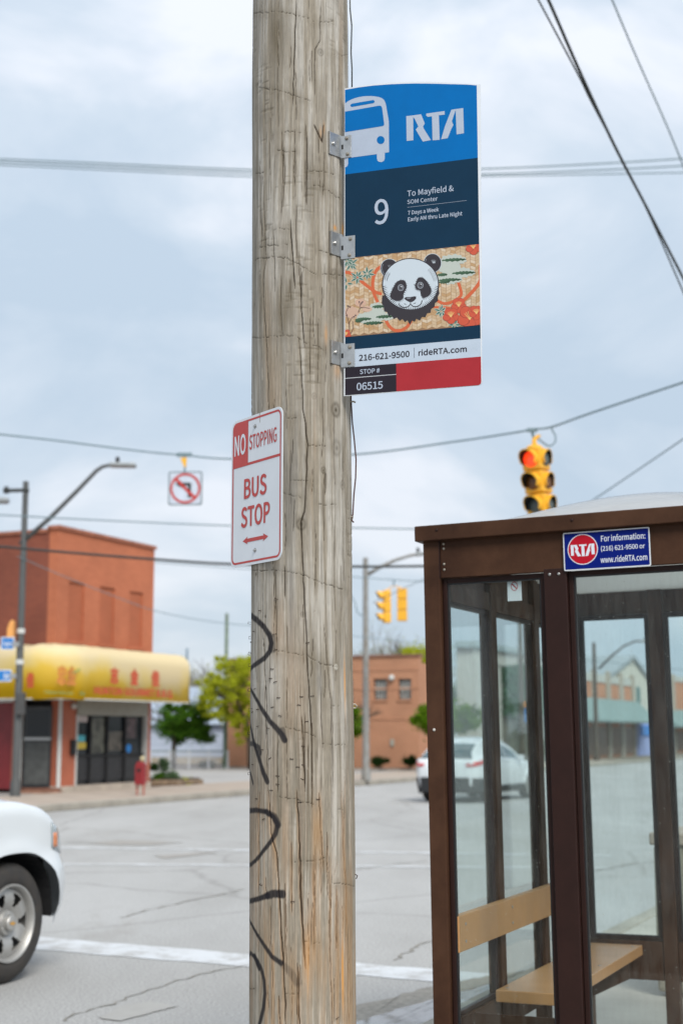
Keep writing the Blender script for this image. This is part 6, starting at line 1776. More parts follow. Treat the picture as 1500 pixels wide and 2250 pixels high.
mb = MB(); mb.lathe([(.03, hT - .02), (.055, hT + .04), (.06, hT + .09), (.03, hT + .13)], (.04, 0, 0), (0, 0, 1), 12); mb.build('knob', mat('cream_knob', (.5, .42, .25), .5), sp, smooth=True)
mb = MB(); mb.box(-.05, .05, -.10, -.091, hT - .26, hT - .18); mb.build('flap', BLACK, sp)

# ------------------------------------------------------------------ tan building across the lot
TAN = brick_mat('tan_painted_brick', (.43, .215, .125), (.41, .20, .115), (.40, .20, .12), 3.6, .12)
TB = S(0, 0); tA_ = 58.9
bL, _ = on_a(500, 1600, tA_); bR = -23.1; _, zT = on_a(860, 1443, tA_)
tb = street('tan_brick_building', 'plain two storey tan brick building with two barred windows across the junction', 'building', bL, tA_, .10)
TW = bR - bL; TH_ = zT - .10
def tl(u, v): b, z = on_a(u, v, tA_); return b - bL, z - .10
wins = []
for (u0, u1, v0, v1) in ((820, 850, 1492, 1537), (874, 903, 1492, 1537), (752, 775, 1492, 1540)):
    (x0, z1_), (x1_, z0_) = tl(u0, v0), tl(u1, v1); wins.append((x0, x1_, z0_, z1_))
wins.sort()
xe = [0] + [v for w in wins for v in w[:2]] + [TW]
for k in range(0, len(xe), 2): mb = MB(); mb.box(xe[k], xe[k + 1], 0, .4, 0, TH_); mb.build('wall', TAN, tb)
for (x0, x1_, z0_, z1_) in wins:
    mb = MB(); mb.box(x0, x1_, 0, .4, 0, z0_); mb.build('wall', TAN, tb); mb = MB(); mb.box(x0, x1_, 0, .4, z1_, TH_); mb.build('wall', TAN, tb)
    mb = MB(); mb.box(x0, x1_, .2, .25, z0_, z1_); wf = mb.build('window', mat('tan_window_glass', (.06, .075, .07), .3, var=.3, scale=3) if 'tan_window_glass' not in bpy.data.materials else bpy.data.materials['tan_window_glass'], tb)
    for k in range(1, 5): mb = MB(); xx = x0 + (x1_ - x0) * k / 5; mb.box(xx - .015, xx + .015, .14, .19, z0_, z1_); mb.build('glazing_bar', ALU, wf)
    for k in range(1, 5): mb = MB(); zz = z0_ + (z1_ - z0_) * k / 5; mb.box(x0, x1_, .13, .139, zz - .015, zz + .015); mb.build('glazing_bar', ALU, wf)
    mb = MB(); mb.box(x0 - .04, x1_ + .04, -.05, .12, z0_ - .1, z0_ - .002); mb.build('sill', TAN, tb)
TRM = mat('brown_coping', (.26, .13, .09), .8, var=.15)
mb = MB(); mb.box(-.05, TW + .05, -.07, .45, TH_ + .001, TH_ + .09); mb.build('coping', TRM, tb)
for v in (1472, 1513, 1580): z = tl(860, v)[1]; mb = MB(); mb.box(.01, TW - .01, -.025, -.001, z - .04, z + .03); mb.build('brick_course', TAN, tb)
mb = MB(); mb.box(.0, TW, .41, 4, 0, TH_ - .3); mb.build('wall', TAN, tb, label='rear part of the tan building')
x_, z_ = tl(862, 1490); mb = MB(); mb.lathe([(.10, 0), (.14, .10), (.10, .22)], (x_, 0, z_), (0, -1, 0), 12); mb.build('wall_lamp', ALU, tb, smooth=True)
x_, z_ = tl(862, 1632); mb = MB(); mb.box(x_ - .08, x_ + .08, -.06, 0, z_ - .15, z_ + .15); mb.build('meter_box', SHUT, tb)
mb = MB(); mb.box(0, TW, -1.2, -.03, .0, .06); mb.build('verge', mat('bark_mulch', (.20, .14, .09), 1, var=.3, scale=5), tb)

# white fence, pale sided hall and hillside behind the small tree
fY = gpos(420, 1691, .1).y
fL, fR = at(330, 1690, fY), at(500, 1690, fY)
fn = thing('chain_link_fence', 'low white chain-link fence along the parking lot', 'fence', Vector((fL.x, fY, .1)))
FW = fR.x - fL.x; FH = (1690 - 1651) / 3160 * fY
FM = mat('white_fence_paint', (.50, .52, .55), .6, var=.05)
for k in range(5): mb = MB(); x_ = FW * k / 4; mb.tube([(x_, 0, 0), (x_, 0, FH + .05)], .035, 8); mb.build('post', FM, fn)
mb = MB(); mb.tube([(0, 0, FH), (FW, 0, FH)], .03, 8); mb.build('top_rail', mat('grey_rail', (.20, .24, .24), .6), fn)
mb = MB(); n_ = 46
for k in range(n_):
    x_ = FW * k / n_
    for s_ in (1, -1):
        x2 = x_ + s_ * FH
        if 0 <= x2 <= FW: mb.tube([(x_, .0 + .004 * s_, .02), (x2, .004 * s_, FH)], .006, 3, cap=False)
mb.build('wire_mesh', FM, fn, kind='stuff')
SIDING = mat('pale_blue_siding', (.36, .41, .50), .7, var=.05, scale=1.0)
hp = at(300, 1680, 74); hq = at(505, 1680, 74); _z = at(400, 1592, 74).z
hall = thing('pale_hall', 'long pale blue-white building behind the white fence', 'building', Vector((hp.x - 8, 74, .1)))
HW = hq.x - hp.x + 8
mb = MB(); mb.box(0, HW, 0, 12, 0, _z - .1); mb.build('wall', SIDING, hall)
mb = MB(); fr_ = (Vector((-.3, 0, _z - .1)), Vector((0, 1, 0)), Vector((0, 0, 1)), Vector((1, 0, 0))); mb.prism([(-.4, .001), (12.4, .001), (6, 2.1)], fr_, 0, HW + .6); mb.build('roof', mat('pale_metal_roof', (.30, .35, .42), .6, var=.06), hall)
mb = MB(); mb.box(.0, HW, -.06, -.001, 0, .35); mb.build('plinth', mat('tan_plinth', (.32, .28, .22), .9), hall)
for k in range(int((_z - .6) / .3)): mb = MB(); mb.box(0, HW, -.018, -.001, .40 + k * .3, .66 + k * .3); mb.build('siding_board', SIDING, hall)
hs = at(395, 1560, 120); hz = at(395, 1495, 120).z
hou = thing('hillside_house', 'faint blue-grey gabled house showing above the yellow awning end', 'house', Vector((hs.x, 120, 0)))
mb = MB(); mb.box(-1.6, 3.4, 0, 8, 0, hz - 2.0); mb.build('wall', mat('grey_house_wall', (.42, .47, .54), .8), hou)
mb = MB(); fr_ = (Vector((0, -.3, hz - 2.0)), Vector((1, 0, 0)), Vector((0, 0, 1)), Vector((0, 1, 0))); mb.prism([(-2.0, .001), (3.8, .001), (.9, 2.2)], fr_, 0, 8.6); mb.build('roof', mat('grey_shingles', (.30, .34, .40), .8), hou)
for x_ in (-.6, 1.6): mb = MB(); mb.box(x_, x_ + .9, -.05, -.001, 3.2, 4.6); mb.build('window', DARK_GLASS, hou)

# bare trees behind
def bare(label, u, v0, Y, seed, group, hgt=None, r=.14, wd=.5):
    top_ = at(u, v0, Y).z; base = at(u, 1650, Y); t = thing('bare_tree', label, 'tree', Vector((base.x, Y, 0)), 0, group)
    rr = random.Random(seed); mb = MB(); tips = []
    mb.tube([(0, 0, 0), (.1, 0, top_ * .35), (0, .1, top_ * .5)], [r, r * .8, r * .6], 6)
    for k in range(6):
        a = k * 1.05 + rr.uniform(0, .8); branch(mb, Vector((0, 0, top_ * rr.uniform(.3, .5))), Vector((math.cos(a) * .8, math.sin(a) * .8, 1.5)), top_ * .24, r * .42, 3, rr, tips, 0, wd)
    mb.build('trunk', BARK_P, t)
    mb = MB(); leaves(mb, [(p_.x, p_.y, p_.z, .25) for p_ in tips], len(tips) * 5, 1, .045, seed); mb.build('buds', leaf_mat('buds_%d' % seed, (.20, .19, .10), (.34, .36, .16)), t, fix=False)
for i, (u, v0, Y, lb_) in enumerate(((345, 1440, 100, 'thin bare tree just right of the brick shop roof edge'), (375, 1425, 104, 'thin bare tree above the awning end'), (412, 1432, 98, 'bare tree between the awning end and the yellow-green tree'), (455, 1448, 108, 'bare tree behind the yellow-green tree'),
        (842, 1380, 84, 'bare budding tree over the tan roof under the far signals'), (880, 1368, 88, 'bare budding tree over the middle of the tan roof'), (922, 1392, 82, 'bare budding tree over the tan roof next to the shelter'), (800, 1425, 84, 'bare budding tree over the tan roof next to the grey pole'))):
    bare(lb_, u, v0, Y, 60 + i, 'bare trees on the skyline')
l = at(905, 1500, 80); l.z = 0
tree('budding_tree', 'low yellow-green tree top showing over the tan building', l, 3.5, .12, clump_set(858, 1000, 1418, 1478, 80, 16, 31, .3, .7, l), 5000, .08, G_YEL, 31)
# far line of trees closing the view
mb = MB(); tr_ = np.random.RandomState(4); cl = []
for k in range(260): b = tr_.uniform(-160, 260); cl.append((b, tr_.uniform(150, 175), tr_.uniform(.5, 5.0 + 2.0 * math.sin(b * .11)), tr_.uniform(1.2, 2.6)))
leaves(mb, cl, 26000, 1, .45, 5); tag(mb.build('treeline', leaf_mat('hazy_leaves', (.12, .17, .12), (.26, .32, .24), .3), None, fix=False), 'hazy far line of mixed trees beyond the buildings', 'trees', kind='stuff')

# ------------------------------------------------------------------ buildings down the street, seen through the shelter
FB = -22.9
def fa(u): return on_b(u, 1650, FB)[0]
def fz(u, v): return on_b(u, v, FB)[1]
PALE = mat('pale_render', (.50, .50, .46), .8, var=.08, scale=1.5)
a0, a1 = fa(1040), fa(1206)
pb = street('ivy_clad_building', 'pale flat-roofed building with cornice, pilasters and a green planted wall', 'building', FB, a0, .1); LB = a1 - a0; Hb = fz(1120, 1432)
def sbox(root, name, x0, x1, y0, y1, z0, z1, m, bevel=0, label=None): mb = MB(); mb.box(x0, x1, y0, y1, z0, z1); return mb.build(name, m, root, bevel=bevel, label=label)
sbox(pb, 'wall', -.8, 0, 0, LB, 0, Hb - .2, PALE); sbox(pb, 'cornice', -.8, .25, -.25, LB + .1, Hb - .199, Hb + .1, mat('blue_grey_cornice', (.34, .42, .44), .7)); sbox(pb, 'frieze', .001, .08, 0, LB, Hb - .9, Hb - .21, PALE)
for k in range(3): y = fa((1040, 1056, 1070)[k]) - a0; sbox(pb, 'pilaster', .001, .18, y, y + .9, 0, Hb - .92, PALE)
gp0 = fa(1104) - a0
mb = MB(); rsv = np.random.RandomState(3); cl = [(.12, rsv.uniform(gp0, LB), rsv.uniform(fz(1140, 1575), fz(1140, 1470)), .28) for _ in range(260)]
leaves(mb, cl, 14000, 1, .09, 3); mb.build('climbing_plants', leaf_mat('ivy_leaves', (.03, .11, .06), (.11, .24, .14)), pb, fix=False, kind='stuff')
sbox(pb, 'shop_front', .001, .06, gp0, LB, .0, fz(1140, 1580), mat('dim_shop_front', (.14, .14, .11), .5, var=.4, scale=.8, col2=(.06, .06, .05)))
am = street('hanging_shop_sign', 'orange half-round shop sign with blue name band on the green wall', 'sign', FB + .45, fa(1143), fz(1143, 1556))
AFs = (Vector((0, 0, 0)), Vector((-sA * 0 + 0, 1, 0)), Vector((0, 0, 1)), Vector((1, 0, 0)))
mb = MB(); hr = (fa(1152) - fa(1133)) / 2; mb.prism([(hr * math.cos(math.radians(a)), .02 + 1.0 * hr * math.sin(math.radians(a)) * .45) for a in range(0, 181, 15)], AFs, -.05, .05); mb.build('orange_half', mat('orange_sign', (.72, .26, .03), .5), am)
mb = MB(); mb.box(-.05, .06, -hr * 1.5, hr * .8, -.75, -.02); mb.build('blue_band', mat('blue_sign', (.01, .18, .52), .5), am)
# terraced brick shops with grey-green pitched canopy
a2, a3 = fa(1236), fa(1392)
bs = street('brick_shop_row', 'row of orange brick shops with pale parapet and grey-green pitched canopy', 'building', FB, a2, .1); LS = a3 - a2; Hs = fz(1290, 1482)
BR2 = brick_mat('salmon_brick', (.52, .24, .13), (.48, .21, .115), (.46, .27, .18), 3.5, .12); SALM = mat('brown_shop_shutter', (.20, .135, .10), .7, var=.15)
sbox(bs, 'wall', -2, 0, 0, LS, 0, Hs - .5, BR2); sbox(bs, 'parapet', -.4, .06, 0, LS, Hs - .499, Hs, PALE)
nb_ = 5
for k in range(nb_ + 1): y = LS * k / nb_; sbox(bs, 'pier', .001, .20, max(0, y - .35), min(LS, y + .35), 0, Hs + .25, mat('stone_pier', (.42, .38, .32), .9) if k == 0 else bpy.data.materials['stone_pier'])
TEAL = mat('grey_green_shingles', (.21, .29, .28), .8, var=.1, scale=2)
zc0, zc1 = fz(1330, 1592), fz(1330, 1540)
mb = MB(); fr_ = (Vector((0, -.8, 0)), Vector((1, 0, 0)), Vector((0, 0, 1)), Vector((0, 1, 0))); mb.prism([(.21, zc0), (1.7, zc0), (1.7, zc0 + .12), (.21, zc1)], fr_, 0, LS + 1.4); mb.build('canopy', TEAL, bs)
for k in range(nb_):
    y0_, y1_ = LS * k / nb_ + .36, LS * (k + 1) / nb_ - .36; sbox(bs, 'shop_front', .001, .10, y0_, y1_, .2, zc0 - .3, SALM)
# gabled white house above the row
a4, a5 = fa(1345), fa(1436)
gh = street('gabled_house', 'pale cream gabled house rising behind the grey-green canopy', 'house', FB - .3, a4, .1); LG = a5 - a4; ZE, ZP = fz(1400, 1500), fz(1385, 1450)
CRM = mat('cream_siding', (.56, .55, .48), .8, var=.06)
sbox(gh, 'wall', -9, .2, LG * .35, LG, 0, ZE, CRM)
mb = MB(); fr_ = (Vector((.2, 0, 0)), Vector((0, 1, 0)), Vector((0, 0, 1)), Vector((1, 0, 0))); mb.prism([(LG * .0, ZE), (LG * 1.0, ZE + .001), (LG * .55, ZP)], fr_, -9, 0); mb.build('gable', CRM, gh)
mb = MB(); mb.prism([(-.3, ZE - .1), (LG * .55, ZP), (LG * 1.02, ZE - .1), (LG * 1.02, ZE + .15), (LG * .55, ZP + .28), (-.3, ZE + .15)], (Vector((.22, 0, 0)), Vector((0, 1, 0)), Vector((0, 0, 1)), Vector((1, 0, 0))), -9.3, .15); mb.build('roof', mat('blue_grey_roof', (.32, .36, .38), .8), gh)
mb = MB(); y_ = fa(1408) - a4; mb.box(.201, .26, y_ - .5, y_ + .5, ZE - 1.6, ZE - .4); mb.build('window', mat('green_window', (.05, .16, .15), .3), gh)
# lavender painted shop and the far row
a6, a7 = fa(1394), fa(1440)
lv = street('lavender_shop', 'single storey shop painted lavender with bright blue name board', 'building', FB + .35, a6, .1); LV = a7 - a6; ZV = fz(1410, 1590)
sbox(lv, 'wall', -3, 0, 0, LV, 0, ZV, mat('lavender_paint', (.32, .38, .66), .7, var=.08)); sbox(lv, 'name_board', .001, .12, .3, LV - .3, ZV - .95, ZV - .25, mat('bright_blue_paint', (.01, .20, .62), .5))
a8 = fa(1442)
fr2 = street('brick_terrace', 'far terrace of orange brick shops beyond the lavender shop', 'building', FB, a8, .1); sbox(fr2, 'wall', -3, 0, 0, 60, 0, fz(1480, 1500), BR2); sbox(fr2, 'parapet', -.4, .06, 0, 60, fz(1480, 1500) + .001, fz(1480, 1488), PALE)
mb = MB(); zz0, zz1 = fz(1480, 1602), fz(1480, 1562); mb.prism([(.01, zz0), (1.6, zz0), (1.6, zz0 + .15), (.01, zz1)], (Vector((0, 0, 0)), Vector((1, 0, 0)), Vector((0, 0, 1)), Vector((0, 1, 0))), 0, 60); mb.build('canopy', TEAL, fr2)
for k in range(9): sbox(fr2, 'shop_front', .001, .06, k * 6.4 + .8, k * 6.4 + 5.6, .2, zz0 - .3, SALM)
for k in range(8): sbox(fr2, 'pier', .001, .2, k * 6.4 + 5.8, k * 6.4 + 6.6, 0, fz(1480, 1486), bpy.data.materials['stone_pier'])
# ------------------------------------------------------------------ street poles and lamps
LAMPH = mat('lamp_head_grey', (.30, .32, .33), .5, metal=.3, var=.08)
def arm_lamp(name, label, u, vbase, vtop, r, armpts, headpts, Y=None, z0=.15, col=POLE_GREY, head=True, extra=None, group=None):
    b = ground(u, vbase, z0) if Y is None else Vector((at(u, vbase, Y).x, Y, z0))
    Y = b.y; ht = at(u, vtop, Y).z - z0
    t = thing(name, label, 'street lamp' if head else 'pole', b, 0, group)
    mb = MB(); mb.lathe([(r * 1.35, 0), (r * 1.3, .3), (r, .45), (r * .72, ht)], (0, 0, 0), (0, 0, 1), 14); mb.build('pole', col, t, auto=30)
    if armpts:
        P_ = [at(x, y, Y) - b for x, y in armpts]; mb = MB(); mb.tube(P_, [.065 - .02 * k / (len(P_) - 1) for k in range(len(P_))], 8); mb.build('arm', col, t, smooth=True)
    if head:
        (h0, h1) = [at(x, y, Y) - b for x, y in headpts]; d = (h1 - h0); L_ = d.length; d.normalize()
        mb = MB(); up = Vector((0, -1, 0)).cross(d); up = -up if up.z < 0 else up
        M = Matrix((d, Vector((0, 1, 0)), up)).transposed().to_4x4(); M.translation = h0
        mb.box(0, L_, -.16, .16, -.05, .06, M); hd = mb.build('lamp_head', LAMPH, t, bevel=.045)
        mb = MB(); mb.lathe([(.05, 0), (.055, .12), (.03, .16)], h0 + d * L_ * .3 + up * .06, up, 10); mb.build('photocell', BLACK, hd)
    return t, b, Y
Lt, Lb, LY = arm_lamp('street_lamp', 'tall grey street lamp with long rising arm before the brick shop', 33, 1752, 1058, .10, [(44, 1196), (110, 1138), (170, 1078), (212, 1034), (226, 1025), (242, 1022)], [(240, 1022), (299, 1023)], Y=35.5)
mb = MB(); p0, p1 = at(14, 1078, LY) - Lb, at(57, 1077, LY) - Lb; mb.tube([p0, p1], .05, 8); mb.build('crossarm', CABLE, Lt)
for u in (14, 57): mb = MB(); c = at(u, 1077, LY) - Lb; mb.lathe([(.07, -.08), (.09, 0), (.05, .09)], c, (0, 0, 1), 10); mb.build('insulator', CABLE, Lt, smooth=True)
mb = MB(); c = at(42, 1540, LY) - Lb; mb.box(c.x - .02, c.x + .16, -.22, .05, c.z - .35, c.z + .2); mb.build('control_box', mat('dark_grey_box', (.06, .06, .06), .5), Lt, bevel=.02)
for v in (1387, 1455): mb = MB(); c = at(33, v, LY) - Lb; mb.lathe([(.104, -.06), (.104, .06)], (0, 0, c.z), (0, 0, 1), 16); mb.build('clamp_band', ALU, Lt)
# second lamp head poking in at the frame edge
b2 = ground(-40, 1752, .15); b2 = Vector((at(-60, 1700, LY + 2).x, LY + 2, .15))
t2 = thing('street_lamp', 'street lamp of which only the grey head enters the picture edge', 'street lamp', b2)
ht = at(-60, 1120, LY + 2).z
mb = MB(); mb.lathe([(.2, 0), (.12, ht)], (0, 0, 0), (0, 0, 1), 12); mb.build('pole', POLE_GREY, t2)
mb = MB(); h1 = at(19, 1101, LY + 2) - b2; mb.box(h1.x - .75, h1.x, -.16, .16, h1.z - .06, h1.z + .09); mb.build('lamp_head', LAMPH, t2, bevel=.05)
mb = MB(); mb.tube([(0, 0, ht - .6), (.3, 0, ht - .1), (h1.x - .7, 0, h1.z)], .05, 8); mb.build('arm', POLE_GREY, t2)
# blue street name signs and amber pedestrian signal on the lamp pole
def blue_sign(label, u0, u1, v0, v1, txt, tu0, tu1, tv0, tv1, dY):
    Y = LY - .2 + dY; a, b = at(u0, v0, Y), at(u1, v1, Y)
    t = thing('street_name_sign', label, 'street sign', Vector(((a.x + b.x) / 2, Y, b.z)))
    fr_ = (Vector((0, Y, 0)), Vector((1, 0, 0)), Vector((0, 0, 1)), Vector((0, -1, 0)))
    mb = MB(); mb.prism(rrect(a.x, b.z, b.x, a.z, .03), fr_, -.01, .0); mb.build('sign_panel', WHITE_SIGN, t)
    mb = MB(); mb.prism(rrect(a.x + .025, b.z + .025, b.x - .025, a.z - .025, .02), fr_, .0005, .003); mb.build('blue_field', mat('street_sign_blue', (.004, .17, .52), .5) if 'street_sign_blue' not in bpy.data.materials else bpy.data.materials['street_sign_blue'], t)
    p0, p1 = at(tu0, tv1, Y), at(tu1, tv0, Y); text_on(txt, fr_, p0.x, p0.z, p1.x, p1.z, .005, WHITE_SIGN, t, .03)
    mb = MB(); mb.box(b.x - .05, b.x + .12, Y - .01, Y + .2, b.z + .08, b.z + .2); mb.build('clamp', STEEL, t)
    localize(t)
blue_sign('upper blue street name plate clamped to the grey lamp pole', 2, 31, 1400, 1428, 'Taylor', 6, 26, 1409, 1422, 0)
blue_sign('lower blue street name plate clamped to the grey lamp pole', -14, 25, 1472, 1498, 'St', 7, 20, 1480, 1492, .05)
# ------------------------------------------------------------------ signals
def signal_head(root, h=1.07, w=.34, dep=.24, faces=(0,), lit=None, M=None, vl_=1.0):
    """three-section signal, top at local z=0"""
    M = M or Matrix.Identity(4); s_ = h / 3
    body = bpy.data.objects.new('signal_head', None); COL.objects.link(body); body.parent = root; body.matrix_basis = M
    for k in range(3):
        z = -s_ * k
        mb = MB(); mb.box(-w / 2, w / 2, -dep / 2, dep / 2, z - s_ + .006, z - .006); sec = mb.build('section', YELLOW, body, bevel=.025)
    for fi_, f_ in enumerate(faces):
        vlf = vl_[fi_] if isinstance(vl_, tuple) else vl_
        R_ = Matrix.Rotation(f_, 4, 'Z')
        dd = dep / 2 if abs(math.sin(f_)) < .5 else w / 2
        for k in range(3):
            zc = -s_ * (k + .5); mb = MB()
            # visor: tunnel open at the bottom
            rv, seg = .128, 20; vs = []
            for rr_ in (rv, rv - .012):
                for yy in (0, 1):
                    for q in range(seg + 1):
                        a = math.radians(-35 + 250 * q / seg); ln_ = .24 if yy else 0
                        ln_ = ln_ * vlf * (.60 + .40 * max(0, math.sin(a)))
                        vs.append(R_ @ Vector((rr_ * math.cos(a), -dd - ln_, zc + rr_ * math.sin(a))))
            n1_ = seg + 1; fs = []
            for q in range(seg):
                fs += [(q, q + 1, n1_ + q + 1, n1_ + q), (2 * n1_ + q, 3 * n1_ + q, 3 * n1_ + q + 1, 2 * n1_ + q + 1), (n1_ + q, n1_ + q + 1, 3 * n1_ + q + 1, 3 * n1_ + q)]
            mb.add(vs, fs); mb.build('visor', YELLOW_V, body, auto=40)
            li = MB(); li.v = [tuple(R_ @ Vector((p_[0] * s2, p_[1] + .0, p_[2]))) if False else p_ for p_ in mb.v[2 * n1_:]]; ax_ = R_ @ Vector((0, 0, zc)); li.v = [tuple(Vector(p_) + (Vector((ax_.x, ax_.y, zc)) - Vector(p_)) * .012) for p_ in li.v]
            li.f = [(q, q + 1, n1_ + q + 1, n1_ + q) for q in range(seg)]; li.build('visor_lining', VIS_IN, body, smooth=True, fix=False)
            mb = MB(); mb.lathe([(.110, 0), (.110, .010), (.09, .022), (.04, .028)], R_ @ Vector((0, -dd, zc)), R_ @ Vector((0, -1, 0)), 24)
            mt = LENS_DARK
            if k == 0: mt = LENS_RED if lit is not None and f_ == faces[0] else LENS_DARK
            if k == 1: mt = LENS_AMB
            mb.build('lens', mt, body, smooth=True)
    return body
VIS_IN = mat('visor_lining', (.012, .011, .010), .8, var=0)
YELLOW_V = bpy.data.materials.new('signal_visor'); YELLOW_V.use_nodes = True
N, L = YELLOW_V.node_tree.nodes, YELLOW_V.node_tree.links; p = N['Principled BSDF']; ge = N.new('ShaderNodeNewGeometry')
p.inputs['Base Color'].default_value = (.78, .40, .022, 1); p.inputs['Roughness'].default_value = .5
LENS_DARK = mat('green_lens_off', (.07, .085, .08), .25, var=0); LENS_AMB = mat('amber_lens_off', (.13, .05, .01), .25, var=0)
LENS_RED = mat('red_lens_lit', (.8, .05, .02), .3, var=0, emit=((1.0, .045, .008), 0.60))

nY = 20.0
top_ = at(1172, 962, nY)
sg = thing('traffic_light', 'yellow traffic light showing red, hung from the span wire above the shelter', 'traffic light', top_)
Mh = Matrix.Rotation(math.radians(4.5), 4, 'Y') @ Matrix.Rotation(math.radians(-50), 4, 'Z')
Mh = Matrix.Rotation(math.radians(-4.5), 4, 'Y') @ Matrix.Rotation(math.radians(-36), 4, 'Z'); Mh.translation = Vector((.01, 0, -.16))
signal_head(sg, 1.0, .30, .30, (0, math.radians(90)), lit=0, M=Mh, vl_=(.8, .34))
mb = MB(); mb.tube([at(1168, 945, nY) - top_, at(1172, 962, nY) - top_], .02, 8); mb.box(-.09, .05, -.03, .03, .09, .14); mb.build('hanger', CABLE_B, sg)
mb = MB(); mb.prism([(-.03, -.14), (.06, -.14), (.03, -.04), (.11, .03), (.06, .05), (-.02, -.01)], (Vector((0, 0, 0)), Vector((1, 0, 0)), Vector((0, 0, 1)), Vector((0, -1, 0))), -.03, .03); mb.build('balancer', YELLOW, sg, bevel=.008)
mb = MB(); mb.lathe([(.13, -.16), (.10, -.12), (.04, -.10)], (.01, 0, 0), (0, 0, 1), 12); mb.build('top_cap', YELLOW, sg)
mb = MB(); mb.tube([at(u, v, nY) - top_ for u, v in [(1181, 963), (1195, 974), (1205, 980), (1213, 978), (1220, 970), (1220, 957), (1213, 945), (1211, 938)]], .012, 6); mb.build('signal_cable', CABLE_B, sg, smooth=True)
fY2 = 44.0
for (u, v, rot_, lb_) in ((849, 1297, -78, 'far yellow traffic light with visors in profile, nearer the grey pole'), (883, 1293, 172, 'far yellow traffic light seen from behind, nearer the shelter')):
    tp2 = at(u, v, fY2); t = thing('traffic_light', lb_, 'traffic light', tp2)
    M = Matrix.Rotation(math.radians(rot_), 4, 'Z'); M.translation = Vector((0, 0, 0))
    signal_head(t, 1.02, .30, .22, (0,), None, M)
    mb = MB(); mb.tube([(0, 0, 0), (at(865, 1287, fY2) - tp2) * .9], .018, 6); mb.build('hanger', YELLOW, t)
    if u == 883: mb = MB(); mb.tube([at(865, 1287, fY2) - tp2, at(865, 1274, fY2) - tp2], .03, 6); mb.build('hanger', CABLE_B, t)
# amber pedestrian signal on the lamp pole
tp3 = at(28, 1363, LY - .1)
t = thing('pedestrian_signal', 'orange-yellow signal housing mounted behind the blue name plates', 'signal', tp3)
mb = MB(); hh_ = (1405 - 1363) / 3125 * LY; mb.prism([(-.02, 0), (.05, -.02), (.05, -hh_), (-.12, -hh_), (-.11, -hh_ * .45), (-.07, -.09)], (Vector((0, 0, 0)), Vector((1, 0, 0)), Vector((0, 0, 1)), Vector((0, -1, 0))), -.15, .10); mb.build('housing', mat('orange_signal', (.78, .36, .10), .5), t, bevel=.015)

# no left turn sign on the span wire
sY = 24.0
ctr = at(407, 1073, sY); NS_ = (445 - 369) / 3110 * sY / 2
fr_ = frame2(ctr, math.radians(4))
nl = thing('no_left_turn_sign', 'square white no left turn sign hanging from the span wire', 'sign', ctr)
mb = MB(); mb.prism(rrect(-NS_, -NS_, NS_, NS_, .04), fr_, -.006, 0); mb.build('sign_panel', mat('turn_sign_edge', (.13, .17, .18), .5), nl)
mb = MB(); mb.prism(rrect(-NS_ + .022, -NS_ + .022, NS_ - .022, NS_ - .022, .03), fr_, .0005, .002); mb.build('white_field', mat('turn_sign_white', (.52, .57, .66), .5), nl)
ro, ri = circle(0, 0, NS_ * .90, NS_ * .90, 40), circle(0, 0, NS_ * .76, NS_ * .76, 40); O, ux, uy, n = fr_
layer([[(-.055, -.14), (-.055 + .0, -.14), (-.055, -.14)]] and [[(.045, -.16), (.10, -.16), (.10, .08), (.085, .10), (-.07, .10), (-.07, .135), (-.17, .075), (-.07, .01), (-.07, .045), (.045, .045)]], mat('sign_black', (.015, .02, .022), .5), .004, 'turn_arrow', nl, fr_)
mb = MB(); mb.add([O + ux * a + uy * b + n * .007 for a, b in ro + ri], [(i, (i + 1) % 40, (i + 1) % 40 + 40, i + 40) for i in range(40)]); mb.build('red_ring', SIGN_RED, nl)
k_ = NS_ * .80 * .7071; w_ = .026
layer([[(-k_ - w_ * .7, k_ - w_ * .7), (k_ - w_ * .7, -k_ - w_ * .7), (k_ + w_ * .7, -k_ + w_ * .7), (-k_ + w_ * .7, k_ + w_ * .7)]], SIGN_RED, .010, 'red_slash', nl, fr_)
mb = MB(); mb.tube([at(405, 1003, sY), at(406, 1038, sY)], .016, 8); mb.box(-.14, .12, -.03, .03, -.03, .03, Matrix.Translation(at(406, 999, sY))); mb.build('hanger', CABLE_B, nl)
mb = MB(); q = at(406, 1014, sY); mb.prism([(-.08, .06), (.03, .07), (.02, -.10), (-.01, -.10)], (q, Vector((1, 0, 0)), Vector((0, 0, 1)), Vector((0, -1, 0))), -.05, .02); mb.build('balancer', YELLOW, nl, bevel=.006)
localize(nl)

# other poles
arm_lamp('street_lamp', 'grey street lamp pole with short arm beyond the junction, behind the wire', 804, 1716, 1226, .115, [(808, 1262), (835, 1246), (870, 1230), (900, 1221), (918, 1218)], [(912, 1219), (936, 1216)], z0=.15, col=mat('lamp_pole_paint', (.26, .27, .27), .6, var=.15, stretch=(2, 2, .6), col2=(.17, .15, .12)))
arm_lamp('wood_pole', 'thin green-grey wooden pole behind the yellow-green tree', 494, 1690, 1348, .10, None, None, z0=.1, head=False, col=mat('green_grey_wood', (.18, .24, .17), .8, var=.2))
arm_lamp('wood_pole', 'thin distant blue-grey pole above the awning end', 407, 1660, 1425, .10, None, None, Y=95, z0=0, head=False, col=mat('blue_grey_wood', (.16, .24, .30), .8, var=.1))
arm_lamp('wood_pole', 'brown utility pole by the pale building, seen through the shelter glass', 1148, 1690, 1345, .13, None, None, z0=.15, head=False, col=BARK)
arm_lamp('street_lamp', 'brown street lamp pole before the brick shops, seen through the shelter', 1311, 1672, 1412, .13, [(1315, 1470), (1345, 1440), (1370, 1420), (1395, 1409), (1412, 1409)], [(1408, 1409), (1432, 1413)], z0=.15, col=BARK)

